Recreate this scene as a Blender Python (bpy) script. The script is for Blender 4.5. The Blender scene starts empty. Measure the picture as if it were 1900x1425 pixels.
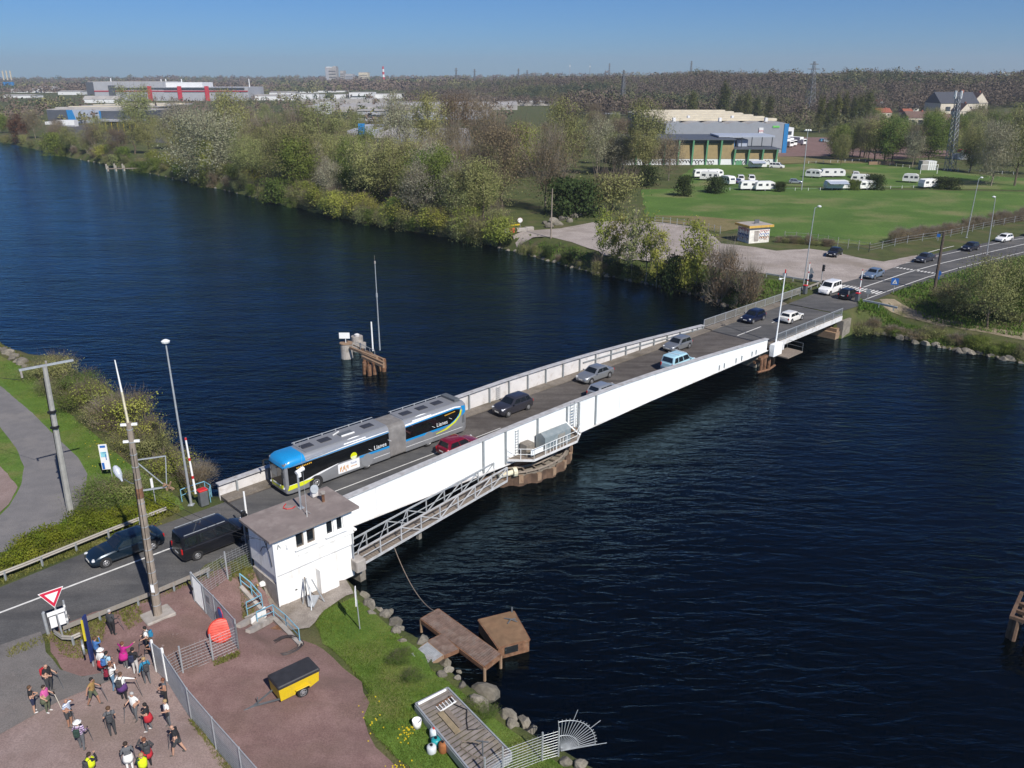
import bpy, bmesh, math, random
import numpy as np
from mathutils import Vector, Matrix
from mathutils.geometry import delaunay_2d_cdt
R = random.Random(11)
NR = np.random.default_rng(7)
rad = math.radians
sc = bpy.context.scene
COL = sc.collection
# ---------------------------------------------------------------- camera, sky, sun, exposure
CAMH = 30.0
FPX, CX, CY, HORY = 1538.0, 950.0, 712.5, 140.0      # focal length and horizon in photo pixels
TH = math.atan((CY - HORY) / FPX)
cam = bpy.data.cameras.new('camera')
cam.sensor_width = 36.0
cam.lens = 36.0 * FPX / 1900.0
cam.clip_start = 0.5
cam.clip_end = 20000.0
camo = bpy.data.objects.new('camera', cam)
camo.location = (0, 0, CAMH)
camo.rotation_euler = (math.pi / 2 - TH, 0, 0)
COL.objects.link(camo)
sc.camera = camo
SUN_EL = rad(43.0)
SUN_AZ = rad(303.0)                                   # towards the sun, counter-clockwise from +X
sv = Vector((math.cos(SUN_AZ) * math.cos(SUN_EL), math.sin(SUN_AZ) * math.cos(SUN_EL), math.sin(SUN_EL)))
world = bpy.data.worlds.new('World')
sc.world = world
world.use_nodes = True
wn = world.node_tree
bg = wn.nodes['Background']
sky = wn.nodes.new('ShaderNodeTexSky')
sky.sky_type = 'NISHITA'
sky.sun_disc = False
sky.sun_elevation = SUN_EL
sky.sun_rotation = math.atan2(sv.x, sv.y)
sky.altitude = 1000.0
sky.air_density = 1.0
sky.dust_density = 0.3
sky.ozone_density = 10.0
bg.inputs['Strength'].default_value = 0.064
stint = wn.nodes.new('ShaderNodeMix'); stint.data_type = 'RGBA'; stint.blend_type = 'MULTIPLY'; stint.inputs['Factor'].default_value = 1.0
stint.inputs['B'].default_value = (0.60, 0.82, 1.06, 1)
wn.links.new(sky.outputs['Color'], stint.inputs['A']); wn.links.new(stint.outputs['Result'], bg.inputs['Color'])
sun = bpy.data.lights.new('sun', 'SUN')
sun.energy = 4.7
sun.angle = rad(0.5)
sun.color = (1.0, 0.95, 0.87)
suno = bpy.data.objects.new('sun', sun)
suno.rotation_euler = (-sv).to_track_quat('-Z', 'Y').to_euler()
suno.location = sv * 200
COL.objects.link(suno)
sc.view_settings.view_transform = 'Standard'
sc.view_settings.look = 'None'
sc.view_settings.exposure = 0.3
sc.view_settings.gamma = 1.0
sc.cycles.max_bounces = 6
sc.cycles.diffuse_bounces = 2
sc.cycles.glossy_bounces = 3
sc.cycles.transmission_bounces = 3
sc.cycles.transparent_max_bounces = 6
sc.cycles.use_denoising = True
# ---------------------------------------------------------------- where things stand: sight lines of the survey camera
CT, ST = math.cos(TH), math.sin(TH)
def ray(px, py):
 a, b = (px - CX) / FPX, -(py - CY) / FPX
 return Vector((a, CT + b * ST, -ST + b * CT))
def G(px, py, z=0.0):
 d = ray(px, py); t = (z - CAMH) / d.z
 return Vector((d.x * t, d.y * t, z))
def GY(px, py, Y):
 d = ray(px, py); t = Y / d.y
 return Vector((d.x * t, Y, CAMH + d.z * t))
def PX(p):
 w = Vector(p) - Vector((0, 0, CAMH)); f = w.y * CT - w.z * ST
 return (CX + FPX * w.x / f, CY - FPX * (w.y * ST + w.z * CT) / f)
AX = rad(43.9)                                        # direction of the bridge
E1 = Vector((math.cos(AX), math.sin(AX), 0)); E2 = Vector((-math.sin(AX), math.cos(AX), 0))
ORI = Vector((0, 70.8, 0))
def UV(u, v, z=0.0):
 p = ORI + E1 * u + E2 * v
 return Vector((p.x, p.y, z))
def to_uv(p):
 q = Vector((p[0], p[1], 0)) - ORI
 return q.dot(E1), q.dot(E2)
WZ = -3.0                                             # water level
# ---------------------------------------------------------------- materials
MATS = {}
def mat(name, col, rough=0.6, metal=0.0, var=0.15, scale=3.0, bump=0.0, spec=0.5, dirt=None, dirt_amt=0.0, dirt_scale=1.0,
  streak=None, stretch=(1, 1, 1), coat=0.0, rand=0.0, hue=0.0, coords='Object', trans=0.0, detail=5.0):
 if name in MATS: return MATS[name]
 m = bpy.data.materials.new(name); m.use_nodes = True
 nt = m.node_tree; b = nt.nodes['Principled BSDF']
 L = nt.links.new
 tc = nt.nodes.new('ShaderNodeTexCoord')
 mp = nt.nodes.new('ShaderNodeMapping'); mp.inputs['Scale'].default_value = stretch
 if coords == 'World':
  ge = nt.nodes.new('ShaderNodeNewGeometry'); L(ge.outputs['Position'], mp.inputs['Vector'])
 else:
  L(tc.outputs[coords], mp.inputs['Vector'])
 n = nt.nodes.new('ShaderNodeTexNoise'); n.inputs['Scale'].default_value = scale; n.inputs['Detail'].default_value = detail
 L(mp.outputs['Vector'], n.inputs['Vector'])
 cr = nt.nodes.new('ShaderNodeValToRGB')
 lo = tuple(max(0, c * (1 - var)) for c in col); hi = tuple(min(1, c * (1 + var)) for c in col)
 cr.color_ramp.elements[0].position = 0.3; cr.color_ramp.elements[1].position = 0.7
 cr.color_ramp.elements[0].color = (*lo, 1); cr.color_ramp.elements[1].color = (*hi, 1)
 L(n.outputs['Fac'], cr.inputs['Fac'])
 out = cr.outputs['Color']
 if dirt:
  n2 = nt.nodes.new('ShaderNodeTexNoise'); n2.inputs['Scale'].default_value = dirt_scale; n2.inputs['Detail'].default_value = 6; n2.inputs['Roughness'].default_value = 0.65
  if streak:
   mp2 = nt.nodes.new('ShaderNodeMapping'); mp2.inputs['Scale'].default_value = streak
   L(mp.outputs['Vector'], mp2.inputs['Vector']); L(mp2.outputs['Vector'], n2.inputs['Vector'])
  else:
   L(mp.outputs['Vector'], n2.inputs['Vector'])
  c2 = nt.nodes.new('ShaderNodeValToRGB')
  c2.color_ramp.elements[0].position = 0.5; c2.color_ramp.elements[1].position = 0.72
  c2.color_ramp.elements[0].color = (0, 0, 0, 1); c2.color_ramp.elements[1].color = (dirt_amt,) * 3 + (1,)
  L(n2.outputs['Fac'], c2.inputs['Fac'])
  mx = nt.nodes.new('ShaderNodeMix'); mx.data_type = 'RGBA'
  L(c2.outputs['Color'], mx.inputs['Factor']); L(out, mx.inputs['A']); mx.inputs['B'].default_value = (*dirt, 1)
  out = mx.outputs['Result']
 if rand or hue:
  oi = nt.nodes.new('ShaderNodeObjectInfo')
  hs = nt.nodes.new('ShaderNodeHueSaturation')
  if rand:
   mr = nt.nodes.new('ShaderNodeMapRange'); mr.inputs['To Min'].default_value = 1 - rand; mr.inputs['To Max'].default_value = 1 + rand
   L(oi.outputs['Random'], mr.inputs['Value']); L(mr.outputs['Result'], hs.inputs['Value'])
  if hue:
   mh = nt.nodes.new('ShaderNodeMapRange'); mh.inputs['To Min'].default_value = 0.5 - hue; mh.inputs['To Max'].default_value = 0.5 + hue
   sn = nt.nodes.new('ShaderNodeMath'); sn.operation = 'FRACT'; ml = nt.nodes.new('ShaderNodeMath'); ml.operation = 'MULTIPLY'; ml.inputs[1].default_value = 7.31
   L(oi.outputs['Random'], ml.inputs[0]); L(ml.outputs[0], sn.inputs[0]); L(sn.outputs[0], mh.inputs['Value']); L(mh.outputs['Result'], hs.inputs['Hue'])
  L(out, hs.inputs['Color']); out = hs.outputs['Color']
 L(out, b.inputs['Base Color'])
 b.inputs['Roughness'].default_value = rough
 b.inputs['Metallic'].default_value = metal
 b.inputs['Specular IOR Level'].default_value = spec
 if coat: b.inputs['Coat Weight'].default_value = coat; b.inputs['Coat Roughness'].default_value = 0.04
 if bump:
  bp = nt.nodes.new('ShaderNodeBump'); bp.inputs['Strength'].default_value = 1.0; bp.inputs['Distance'].default_value = bump
  L(n.outputs['Fac'], bp.inputs['Height']); L(bp.outputs['Normal'], b.inputs['Normal'])
 if trans:
  tr = nt.nodes.new('ShaderNodeBsdfTranslucent'); L(out, tr.inputs['Color'])
  ms = nt.nodes.new('ShaderNodeMixShader'); ms.inputs['Fac'].default_value = trans
  L(b.outputs['BSDF'], ms.inputs[1]); L(tr.outputs['BSDF'], ms.inputs[2]); L(ms.outputs['Shader'], nt.nodes['Material Output'].inputs['Surface'])
 MATS[name] = m
 return m
def zone_mat(name, cols, scales, rough=0.95, bump=0.03, bscale=6.0, extra=None):
 """mix of three colours by two noises, in world space: grass, gravel, asphalt"""
 m = bpy.data.materials.new(name); m.use_nodes = True
 nt = m.node_tree; b = nt.nodes['Principled BSDF']; L = nt.links.new
 ge = nt.nodes.new('ShaderNodeNewGeometry')
 def noise(s, det=6, ro=0.6, str_=None):
  n = nt.nodes.new('ShaderNodeTexNoise'); n.inputs['Scale'].default_value = s; n.inputs['Detail'].default_value = det; n.inputs['Roughness'].default_value = ro
  if str_:
   mp = nt.nodes.new('ShaderNodeMapping'); mp.inputs['Rotation'].default_value = (0, 0, -AX); mp.inputs['Scale'].default_value = str_
   L(ge.outputs['Position'], mp.inputs['Vector']); L(mp.outputs['Vector'], n.inputs['Vector'])
  else: L(ge.outputs['Position'], n.inputs['Vector'])
  return n
 def ramp(src, a, c, p0=0.38, p1=0.62):
  r = nt.nodes.new('ShaderNodeValToRGB'); r.color_ramp.elements[0].position = p0; r.color_ramp.elements[1].position = p1
  r.color_ramp.elements[0].color = (*a, 1); r.color_ramp.elements[1].color = (*c, 1); L(src, r.inputs['Fac']); return r.outputs['Color']
 out = ramp(noise(scales[0]).outputs['Fac'], cols[0], cols[1])
 f = ramp(noise(scales[1], 5, 0.55).outputs['Fac'], (0, 0, 0), (1, 1, 1), 0.5, 0.68)
 mx = nt.nodes.new('ShaderNodeMix'); mx.data_type = 'RGBA'; L(f, mx.inputs['Factor']); L(out, mx.inputs['A']); mx.inputs['B'].default_value = (*cols[2], 1)
 out = mx.outputs['Result']
 # fine grain
 g = noise(scales[2], 3, 0.7)
 gr = nt.nodes.new('ShaderNodeMapRange'); gr.inputs['From Min'].default_value = 0.3; gr.inputs['From Max'].default_value = 0.7; gr.inputs['To Min'].default_value = 0.72; gr.inputs['To Max'].default_value = 1.28
 L(g.outputs['Fac'], gr.inputs['Value'])
 m2 = nt.nodes.new('ShaderNodeMix'); m2.data_type = 'RGBA'; m2.blend_type = 'MULTIPLY'; m2.inputs['Factor'].default_value = 1.0
 L(out, m2.inputs['A']); L(gr.outputs['Result'], m2.inputs['B']); out = m2.outputs['Result']
 if extra:                                          # long wear streaks along the road
  col, amt, st = extra
  f2 = ramp(noise(1.0, 4, 0.6, st).outputs['Fac'], (0, 0, 0), (amt,) * 3, 0.45, 0.7)
  m3 = nt.nodes.new('ShaderNodeMix'); m3.data_type = 'RGBA'; L(f2, m3.inputs['Factor']); L(out, m3.inputs['A']); m3.inputs['B'].default_value = (*col, 1); out = m3.outputs['Result']
 L(out, b.inputs['Base Color']); b.inputs['Roughness'].default_value = rough; b.inputs['Specular IOR Level'].default_value = 0.25
 if bump:
  bp = nt.nodes.new('ShaderNodeBump'); bp.inputs['Distance'].default_value = bump
  L(noise(bscale, 4, 0.65).outputs['Fac'], bp.inputs['Height']); L(bp.outputs['Normal'], b.inputs['Normal'])
 MATS[name] = m
 return m
# ---------------------------------------------------------------- mesh builder
class MB:
 def __init__(s): s.v = []; s.f = []; s.mi = []; s.ms = []; s.cur = 0; s.M = None
 def mat(s, m):
  if m not in s.ms: s.ms.append(m)
  s.cur = s.ms.index(m); return s
 def add(s, vs, fs):
  o = len(s.v)
  if s.M is not None: vs = [s.M @ Vector(p) for p in vs]
  s.v += [tuple(p) for p in vs]
  s.f += [tuple(i + o for i in f) for f in fs]; s.mi += [s.cur] * len(fs); return s
 def box(s, c, d, rz=0.0, M=None):
  x, y, z = (k / 2 for k in d)
  P = [Vector((sx * x, sy * y, sz * z)) for sz in (-1, 1) for sy in (-1, 1) for sx in (-1, 1)]
  T = Matrix.Translation(c) @ (M if M is not None else Matrix.Rotation(rz, 4, 'Z'))
  return s.add([T @ p for p in P], [(0, 2, 3, 1), (4, 5, 7, 6), (0, 1, 5, 4), (2, 6, 7, 3), (0, 4, 6, 2), (1, 3, 7, 5)])
 def bbox(s, c, d, bev=0.02, rz=0.0, M=None):
  x, y, z = (k / 2 for k in d); b = min(bev, x * .9, y * .9, z * .9)
  ring = lambda X, Y, k: [(X - k, -Y), (X, -Y + k), (X, Y - k), (X - k, Y), (-X + k, Y), (-X, Y - k), (-X, -Y + k), (-X + k, -Y)]
  T = Matrix.Translation(c) @ (M if M is not None else Matrix.Rotation(rz, 4, 'Z'))
  P = []
  for (zz, q) in ((-z, b), (-z + b, 0), (z - b, 0), (z, b)):
   P += [T @ Vector((a, c2, zz)) for a, c2 in ring(x - q, y - q, b)]
  F = [tuple(reversed(range(8))), tuple(range(24, 32))]
  for l in range(3):
   for i in range(8): F.append((l * 8 + i, l * 8 + (i + 1) % 8, l * 8 + 8 + (i + 1) % 8, l * 8 + 8 + i))
  return s.add(P, F)
 def cyl(s, p0, p1, r0, r1=None, n=8, cap=True):
  r1 = r0 if r1 is None else r1
  p0 = Vector(p0); p1 = Vector(p1); d = (p1 - p0)
  if d.length < 1e-6: return s
  q = d.to_track_quat('Z', 'Y')
  P = []
  for p, r in ((p0, r0), (p1, r1)):
   P += [p + q @ Vector((r * math.cos(2 * math.pi * i / n), r * math.sin(2 * math.pi * i / n), 0)) for i in range(n)]
  F = [(i, (i + 1) % n, n + (i + 1) % n, n + i) for i in range(n)]
  if cap: F += [tuple(reversed(range(n))), tuple(range(n, 2 * n))]
  return s.add(P, F)
 def tube(s, pts, r, n=6, closed=False):
  pts = [Vector(p) for p in pts]; P = []; N = len(pts)
  rs = r if isinstance(r, (list, tuple)) else [r] * N
  up = None
  for i, p in enumerate(pts):
   a = pts[(i - 1) % N] if (i > 0 or closed) else p
   b = pts[(i + 1) % N] if (i < N - 1 or closed) else p
   t = (b - a).normalized()
   if up is None: up = Vector((0, 0, 1)) if abs(t.z) < .9 else Vector((1, 0, 0))
   x = t.cross(up).normalized(); y = x.cross(t).normalized(); up = y
   P += [p + x * rs[i] * math.cos(2 * math.pi * k / n) + y * rs[i] * math.sin(2 * math.pi * k / n) for k in range(n)]
  F = []
  for i in range(N if closed else N - 1):
   j = (i + 1) % N
   F += [(i * n + k, i * n + (k + 1) % n, j * n + (k + 1) % n, j * n + k) for k in range(n)]
  if not closed: F += [tuple(reversed(range(n))), tuple(range((N - 1) * n, N * n))]
  return s.add(P, F)
 def prism(s, poly, z0, z1):
  n = len(poly)
  a = sum(poly[i][0] * poly[(i + 1) % n][1] - poly[(i + 1) % n][0] * poly[i][1] for i in range(n))
  if a < 0: poly = poly[::-1]
  P = [(p[0], p[1], z0) for p in poly] + [(p[0], p[1], z1) for p in poly]
  return s.add(P, [tuple(reversed(range(n))), tuple(range(n, 2 * n))] + [(i, (i + 1) % n, n + (i + 1) % n, n + i) for i in range(n)])
 def extrude(s, poly, d):
  """planar polygon of 3D points extruded along vector d"""
  n = len(poly); d = Vector(d); P = [Vector(p) for p in poly]; P += [p + d for p in P]
  return s.add(P, [tuple(reversed(range(n))), tuple(range(n, 2 * n))] + [(i, (i + 1) % n, n + (i + 1) % n, n + i) for i in range(n)])
 def lathe(s, prof, c=(0, 0, 0), n=12, M=None):
  P = []; T = Matrix.Translation(c) @ (M if M is not None else Matrix())
  for r, z in prof: P += [T @ Vector((r * math.cos(2 * math.pi * k / n), r * math.sin(2 * math.pi * k / n), z)) for k in range(n)]
  F = []
  for i in range(len(prof) - 1): F += [(i * n + k, i * n + (k + 1) % n, (i + 1) * n + (k + 1) % n, (i + 1) * n + k) for k in range(n)]
  F += [tuple(reversed(range(n))), tuple(range((len(prof) - 1) * n, len(prof) * n))]
  return s.add(P, F)
 def quad(s, *p): return s.add(p, [tuple(range(len(p)))])
 def beam(s, a, b, w, h):
  a = Vector(a); b = Vector(b); d = b - a; L = d.length; d.normalize()
  x = d.cross(Vector((0, 0, 1)))
  x = x.normalized() if x.length > 1e-4 else Vector((1, 0, 0)); y = x.cross(d).normalized()
  M = Matrix((x, d, y)).transposed().to_4x4()
  return s.box((a + b) / 2, (w, L, h), M=M)
 def build(s, name, parent=None, smooth=False, mats=None, loc=None):
  me = bpy.data.meshes.new(name); me.from_pydata(s.v, [], s.f)
  for m in (mats or s.ms): me.materials.append(m)
  if not mats and len(s.ms) > 1: me.polygons.foreach_set('material_index', s.mi)
  if smooth: me.polygons.foreach_set('use_smooth', [True] * len(s.f))
  me.update()
  o = bpy.data.objects.new(name, me); COL.objects.link(o)
  if parent: o.parent = parent
  if loc is not None: o.location = loc
  return o
def mesh_np(name, V, F, mats, mi=None, smooth=False, parent=None):
 me = bpy.data.meshes.new(name)
 V = np.asarray(V, np.float32); F = np.asarray(F, np.int32); k = F.shape[1]
 me.vertices.add(len(V)); me.vertices.foreach_set('co', V.ravel())
 me.loops.add(F.size); me.loops.foreach_set('vertex_index', F.ravel())
 me.polygons.add(len(F)); me.polygons.foreach_set('loop_start', np.arange(0, F.size, k, dtype=np.int32)); me.polygons.foreach_set('loop_total', np.full(len(F), k, np.int32))
 for m in mats: me.materials.append(m)
 if mi is not None: me.polygons.foreach_set('material_index', np.asarray(mi, np.int32))
 if smooth: me.polygons.foreach_set('use_smooth', np.ones(len(F), bool))
 me.update(calc_edges=True); me.validate()
 o = bpy.data.objects.new(name, me); COL.objects.link(o)
 if parent: o.parent = parent
 return o
def tag(o, label, cat, group=None):
 o['label'] = label; o['category'] = cat
 if group: o['group'] = group
 return o
def struct(o, kind='structure'): o['kind'] = kind; return o
def thing(name, label, cat, loc=(0, 0, 0), rz=0.0, group=None):
 o = bpy.data.objects.new(name, None); COL.objects.link(o); o.location = loc; o.rotation_euler = (0, 0, rz); o.empty_display_size = 0.2
 return tag(o, label, cat, group)
def text_mesh(body, size, name, m, parent, M, ext=0.004):
 cu = bpy.data.curves.new(name, 'FONT'); cu.body = body; cu.size = size; cu.align_x = 'CENTER'; cu.align_y = 'CENTER'; cu.extrude = ext
 t = bpy.data.objects.new(name, cu); COL.objects.link(t)
 dg = bpy.context.evaluated_depsgraph_get(); me = bpy.data.meshes.new_from_object(t.evaluated_get(dg))
 bpy.data.objects.remove(t); me.materials.clear(); me.materials.append(m); me.transform(M); me.name = name
 o = bpy.data.objects.new(name, me); COL.objects.link(o); o.parent = parent
 return o
def inpoly(x, y, poly):
 x = np.asarray(x); y = np.asarray(y); r = np.zeros(x.shape, bool); n = len(poly)
 for i in range(n):
  x1, y1 = poly[i][:2]; x2, y2 = poly[(i + 1) % n][:2]
  if y1 == y2: continue
  c = ((y1 > y) != (y2 > y)) & (x < (x2 - x1) * (y - y1) / (y2 - y1) + x1); r ^= c
 return r
def dline(x, y, pts):
 d = np.full(np.shape(x), 1e9)
 for a, b in zip(pts[:-1], pts[1:]):
  ax, ay = a[:2]; bx, by = b[:2]; ex, ey = bx - ax, by - ay; l2 = ex * ex + ey * ey + 1e-9
  t = np.clip(((x - ax) * ex + (y - ay) * ey) / l2, 0, 1)
  d = np.minimum(d, np.hypot(x - ax - t * ex, y - ay - t * ey))
 return d
def smooth01(t): t = np.clip(t, 0, 1); return t * t * (3 - 2 * t)
# ================================================================ terrain
def Gp(pts, z): return [tuple(G(x, y, z)[:2]) for x, y in pts]
near_shore = Gp([(-900, 380), (-500, 505), (-200, 590), (0, 646), (55, 676), (140, 692), (230, 742), (300, 800), (350, 850), (392, 897)], WZ) \
 + [tuple(UV(-26.2, 5.6)[:2]), tuple(UV(-25.9, 4.6)[:2]), tuple(UV(-25.9, -4.4)[:2]), tuple(UV(-22.6, -5.2)[:2])] \
 + Gp([(672, 1104), (700, 1128), (745, 1172), (800, 1205), (812, 1238), (850, 1262), (880, 1288), (930, 1325), (985, 1360), (1050, 1395), (1110, 1430), (1220, 1520), (1500, 1760)], WZ)
near_land = near_shore + [(40, -300), (-2000, -300), (-2000, 300)]
far_shore = Gp([(-1500, 196), (-600, 222), (-200, 243), (0, 264), (60, 276), (100, 287), (200, 307), (300, 327), (400, 350), (500, 374), (600, 399), (700, 419), (800, 437), (900, 454), (960, 470),
    (1040, 492), (1100, 508), (1200, 529), (1290, 549), (1380, 580), (1450, 592)], WZ) \
 + [tuple(UV(56.2, 5.5)[:2]), tuple(UV(56.2, -4.8)[:2])] + Gp([(1590, 613), (1650, 625), (1720, 643), (1800, 658), (1900, 676), (2100, 712), (2600, 800), (3600, 980)], WZ)
far_land = far_shore + [(4000, 60), (9000, 400), (9000, 9000), (-9000, 9000), (-9000, 1500)]
CP = []
for px, py, z in [(420, 1065, 0), (330, 1075, 0), (293, 1140, -.1), (200, 1160, -.1), (200, 1250, -.2), (100, 1300, -.2), (60, 1400, -.3), (300, 1400, -.5), (300, 1200, -.25),
                  (400, 1180, -.6), (440, 1195, -.8), (478, 1085, -1.0), (545, 1190, -1.6), (522, 1132, -2.0), (540, 1290, -1.4), (420, 1300, -1.0), (430, 1420, -1.2), (600, 1400, -1.6),
                  (690, 1330, -1.75), (620, 1180, -1.9), (700, 1240, -1.95), (655, 1095, -1.9), (760, 1400, -1.95), (900, 1420, -2.1), (1000, 1425, -2.2), (0, 1150, 0), (-200, 1300, 0), (0, 1420, -.2),
                  (200, 1600, -.6), (600, 1700, -1.6), (1000, 1700, -2.2)]:
 p = G(px, py, z); CP.append((p.x, p.y, z))
for v in (-5.2, -4.2):
 for u in range(-90, -24, 3): p = UV(u, v); CP.append((p.x, p.y, 0.0))
for u_ in np.arange(-29, -22.4, .8):
 p = UV(u_, -9.0); CP.append((p.x, p.y, -2.12)); p = UV(u_, -10.0); CP.append((p.x, p.y, -2.0))
for u_, v_, z_ in [(-29.3, -8.6, -2.1), (-29.6, -7.4, -1.7), (-29.6, -6.4, -1.1), (-29.8, -5.6, -.4), (-28, -7, -2.1), (-26, -7, -2.1), (-24, -7, -2.1), (-22.6, -7.5, -2.2), (-27, -5.6, -1.5), (-24, -5.6, -2)]:
 p = UV(u_, v_); CP.append((p.x, p.y, z_))
CP = np.array(CP)
def hills(x, y):
 a = x / np.maximum(y, 1)
 A = [-1.2, -.6, -.35, -.2, -.1, 0, .1, .2, .3, .4, .55, .8, 1.5]
 hh = np.interp(a, A, [2, 2, 3, 7, 10, 13, 17, 21, 22, 20, 21, 24, 24])
 d0 = np.interp(a, A, [1500, 1500, 1500, 1300, 1100, 950, 830, 780, 690, 560, 470, 420, 420])
 w = np.interp(a, A, [1500, 1500, 1300, 900, 700, 600, 500, 450, 450, 450, 450, 450, 450])
 rip = 1 + .10 * np.sin(a * 31 + 1) + .06 * np.sin(a * 67)
 far = 12 * smooth01((y - 2200) / 1800) * (1 + .3 * np.sin(a * 13))
 return hh * rip * smooth01((y - d0) / w) + far
def H(x, y):
 x = np.atleast_1d(np.asarray(x, float)); y = np.atleast_1d(np.asarray(y, float))
 z = np.full(x.shape, -6.0)
 n = inpoly(x, y, near_land); f = inpoly(x, y, far_land)
 dn = np.where(n, 1, -1) * dline(x, y, near_shore); df = np.where(f, 1, -1) * dline(x, y, far_shore)
 # near bank
 q = np.stack([x, y], -1).reshape(-1, 2)
 u = (q[:, 0]) * E1.x + (q[:, 1] - 70.8) * E1.y; v = q[:, 0] * E2.x + (q[:, 1] - 70.8) * E2.y
 plan = np.zeros(len(q)); k = (v < -4.2) & (q[:, 1] < 75)
 if k.any():
  d2 = ((q[k][:, None, :] - CP[None, :, :2]) ** 2).sum(-1) + .15
  w = d2 ** -1.6; plan[k] = (w * CP[:, 2]).sum(1) / w.sum(1)
 plan = plan.reshape(x.shape)
 wob = .12 * np.sin(x * .9 + y * .37) + .10 * np.sin(y * 1.3 - x * .5)
 U_ = u.reshape(x.shape); V_ = v.reshape(x.shape)
 sq = smooth01((np.abs(V_) - 5.0) / 2.5)               # walls hold the bank up at the two abutments
 sqn = np.where((V_ < -4) & (U_ > -32) & (U_ < -20), np.minimum(sq, .25), sq)
 zn = -3.25 + (plan + 3.25) * smooth01((dn + .3) / (.5 + sqn * (2.7 + wob * 3)))
 zf0 = np.maximum(0, hills(x, y))
 rt = (V_ < -5.0) & (y < 135) & (U_ > 50)                # right of the bridge the bank drops in two steps
 zf0 = np.where(rt, zf0 - 1.5 * (1 - smooth01((df - 5.5) / 8.5)) * smooth01((-V_ - 5.0) / 3.0), zf0)
 zf = -3.25 + (zf0 + 3.25) * smooth01((df + .3) / (.5 + sq * (4.1 + wob * 4)))
 z = np.where(dn > -1.0, zn, z); z = np.where(df > -1.0, np.maximum(z, zf), z)
 under = -3.25 - .8 * np.minimum(np.minimum(-dn, -df), 4)
 return np.where((dn <= -.3) & (df <= -.3), np.minimum(z, under), z)
def h1(x, y): return float(H([x], [y])[0])
def GT(px, py, dz=0.0):
 """the point of the terrain seen at a photo pixel"""
 z = 0.0
 for _ in range(14):
  p = G(px, py, z); z = .5 * z + .5 * max(h1(p.x, p.y), WZ) if _ > 2 else max(h1(p.x, p.y), WZ)
 p = G(px, py, z); return Vector((p.x, p.y, max(h1(p.x, p.y), WZ) + dz))
def on(x, y, dz=0.0): return Vector((x, y, h1(x, y) + dz))
ys = [16.0]
while ys[-1] < 5000: ys.append(ys[-1] * 1.0125)
ys = np.array(ys); us = np.concatenate([np.linspace(-3, -1.0, 24)[:-1], np.linspace(-1.0, 1.0, 230), np.linspace(1.0, 3, 24)[1:]])
YY, UU = np.meshgrid(ys, us, indexing='ij'); XX = np.clip(UU * YY, -6000, 6000)
ZZ = np.concatenate([H(XX[i:i + 40].ravel(), YY[i:i + 40].ravel()) for i in range(0, len(ys), 40)]).reshape(XX.shape)
nv = len(us)
idx = np.arange(len(ys) * nv).reshape(len(ys), nv)
F = np.stack([idx[:-1, :-1], idx[:-1, 1:], idx[1:, 1:], idx[1:, :-1]], -1).reshape(-1, 4)
grass_m = zone_mat('grass_ground', [(.050, .066, .020), (.080, .092, .028), (.105, .092, .045)], (.35, .16, 9.0), bump=.08, bscale=5.0)
ground = struct(mesh_np('ground', np.stack([XX, YY, ZZ], -1).reshape(-1, 3), F, [grass_m], smooth=True))
# water: one level sheet, rippled by two crossing wave trains and a finer wind chop
wm = bpy.data.materials.new('water'); wm.use_nodes = True
nt = wm.node_tree; b = nt.nodes['Principled BSDF']; L = nt.links.new
nt.nodes.remove(b); b = nt.nodes.new('ShaderNodeBsdfDiffuse'); b.inputs['Color'].default_value = (.0004, .0010, .0014, 1)
ge = nt.nodes.new('ShaderNodeNewGeometry')
def wnoise(sc_, str_, rot, det=3, dist=0.0):
 mp = nt.nodes.new('ShaderNodeMapping'); mp.inputs['Rotation'].default_value = (0, 0, rot); mp.inputs['Scale'].default_value = str_
 L(ge.outputs['Position'], mp.inputs['Vector'])
 n = nt.nodes.new('ShaderNodeTexNoise'); n.inputs['Scale'].default_value = sc_; n.inputs['Detail'].default_value = det; n.inputs['Roughness'].default_value = .55; n.inputs['Distortion'].default_value = dist
 L(mp.outputs['Vector'], n.inputs['Vector']); return n.outputs['Fac']
def wadd(a, b_, k):
 m = nt.nodes.new('ShaderNodeMath'); m.operation = 'MULTIPLY_ADD'; L(b_, m.inputs[0]); m.inputs[1].default_value = k; L(a, m.inputs[2]); return m.outputs[0]
w1 = wnoise(1.0, (.42, 1.25, 1), rad(10), 3, .6)
w2 = wnoise(1.0, (1.1, 3.4, 1), rad(-4), 3, .4)
w3 = wnoise(.06, (1, 2.2, 1), rad(20), 2)
w4 = wnoise(1.0, (.09, .30, 1), rad(14), 2, .5)
hgt = wadd(wadd(w1, w2, .22), w4, 1.3)
bp = nt.nodes.new('ShaderNodeBump'); bp.inputs['Distance'].default_value = .22
mr = nt.nodes.new('ShaderNodeMapRange'); mr.inputs['From Min'].default_value = .35; mr.inputs['From Max'].default_value = .65; mr.inputs['To Min'].default_value = .55; mr.inputs['To Max'].default_value = 1.0
L(w3, mr.inputs['Value']); L(mr.outputs['Result'], bp.inputs['Strength']); L(hgt, bp.inputs['Height'])
gl = nt.nodes.new('ShaderNodeBsdfGlossy'); gl.inputs['Color'].default_value = (.52, .82, 1, 1); gl.inputs['Roughness'].default_value = .12; L(bp.outputs['Normal'], gl.inputs['Normal'])
fr = nt.nodes.new('ShaderNodeFresnel'); fr.inputs['IOR'].default_value = 1.34; L(bp.outputs['Normal'], fr.inputs['Normal'])
ms = nt.nodes.new('ShaderNodeMixShader'); L(fr.outputs[0], ms.inputs[0]); L(b.outputs[0], ms.inputs[1]); L(gl.outputs[0], ms.inputs[2]); L(ms.outputs[0], nt.nodes['Material Output'].inputs['Surface'])
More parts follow.
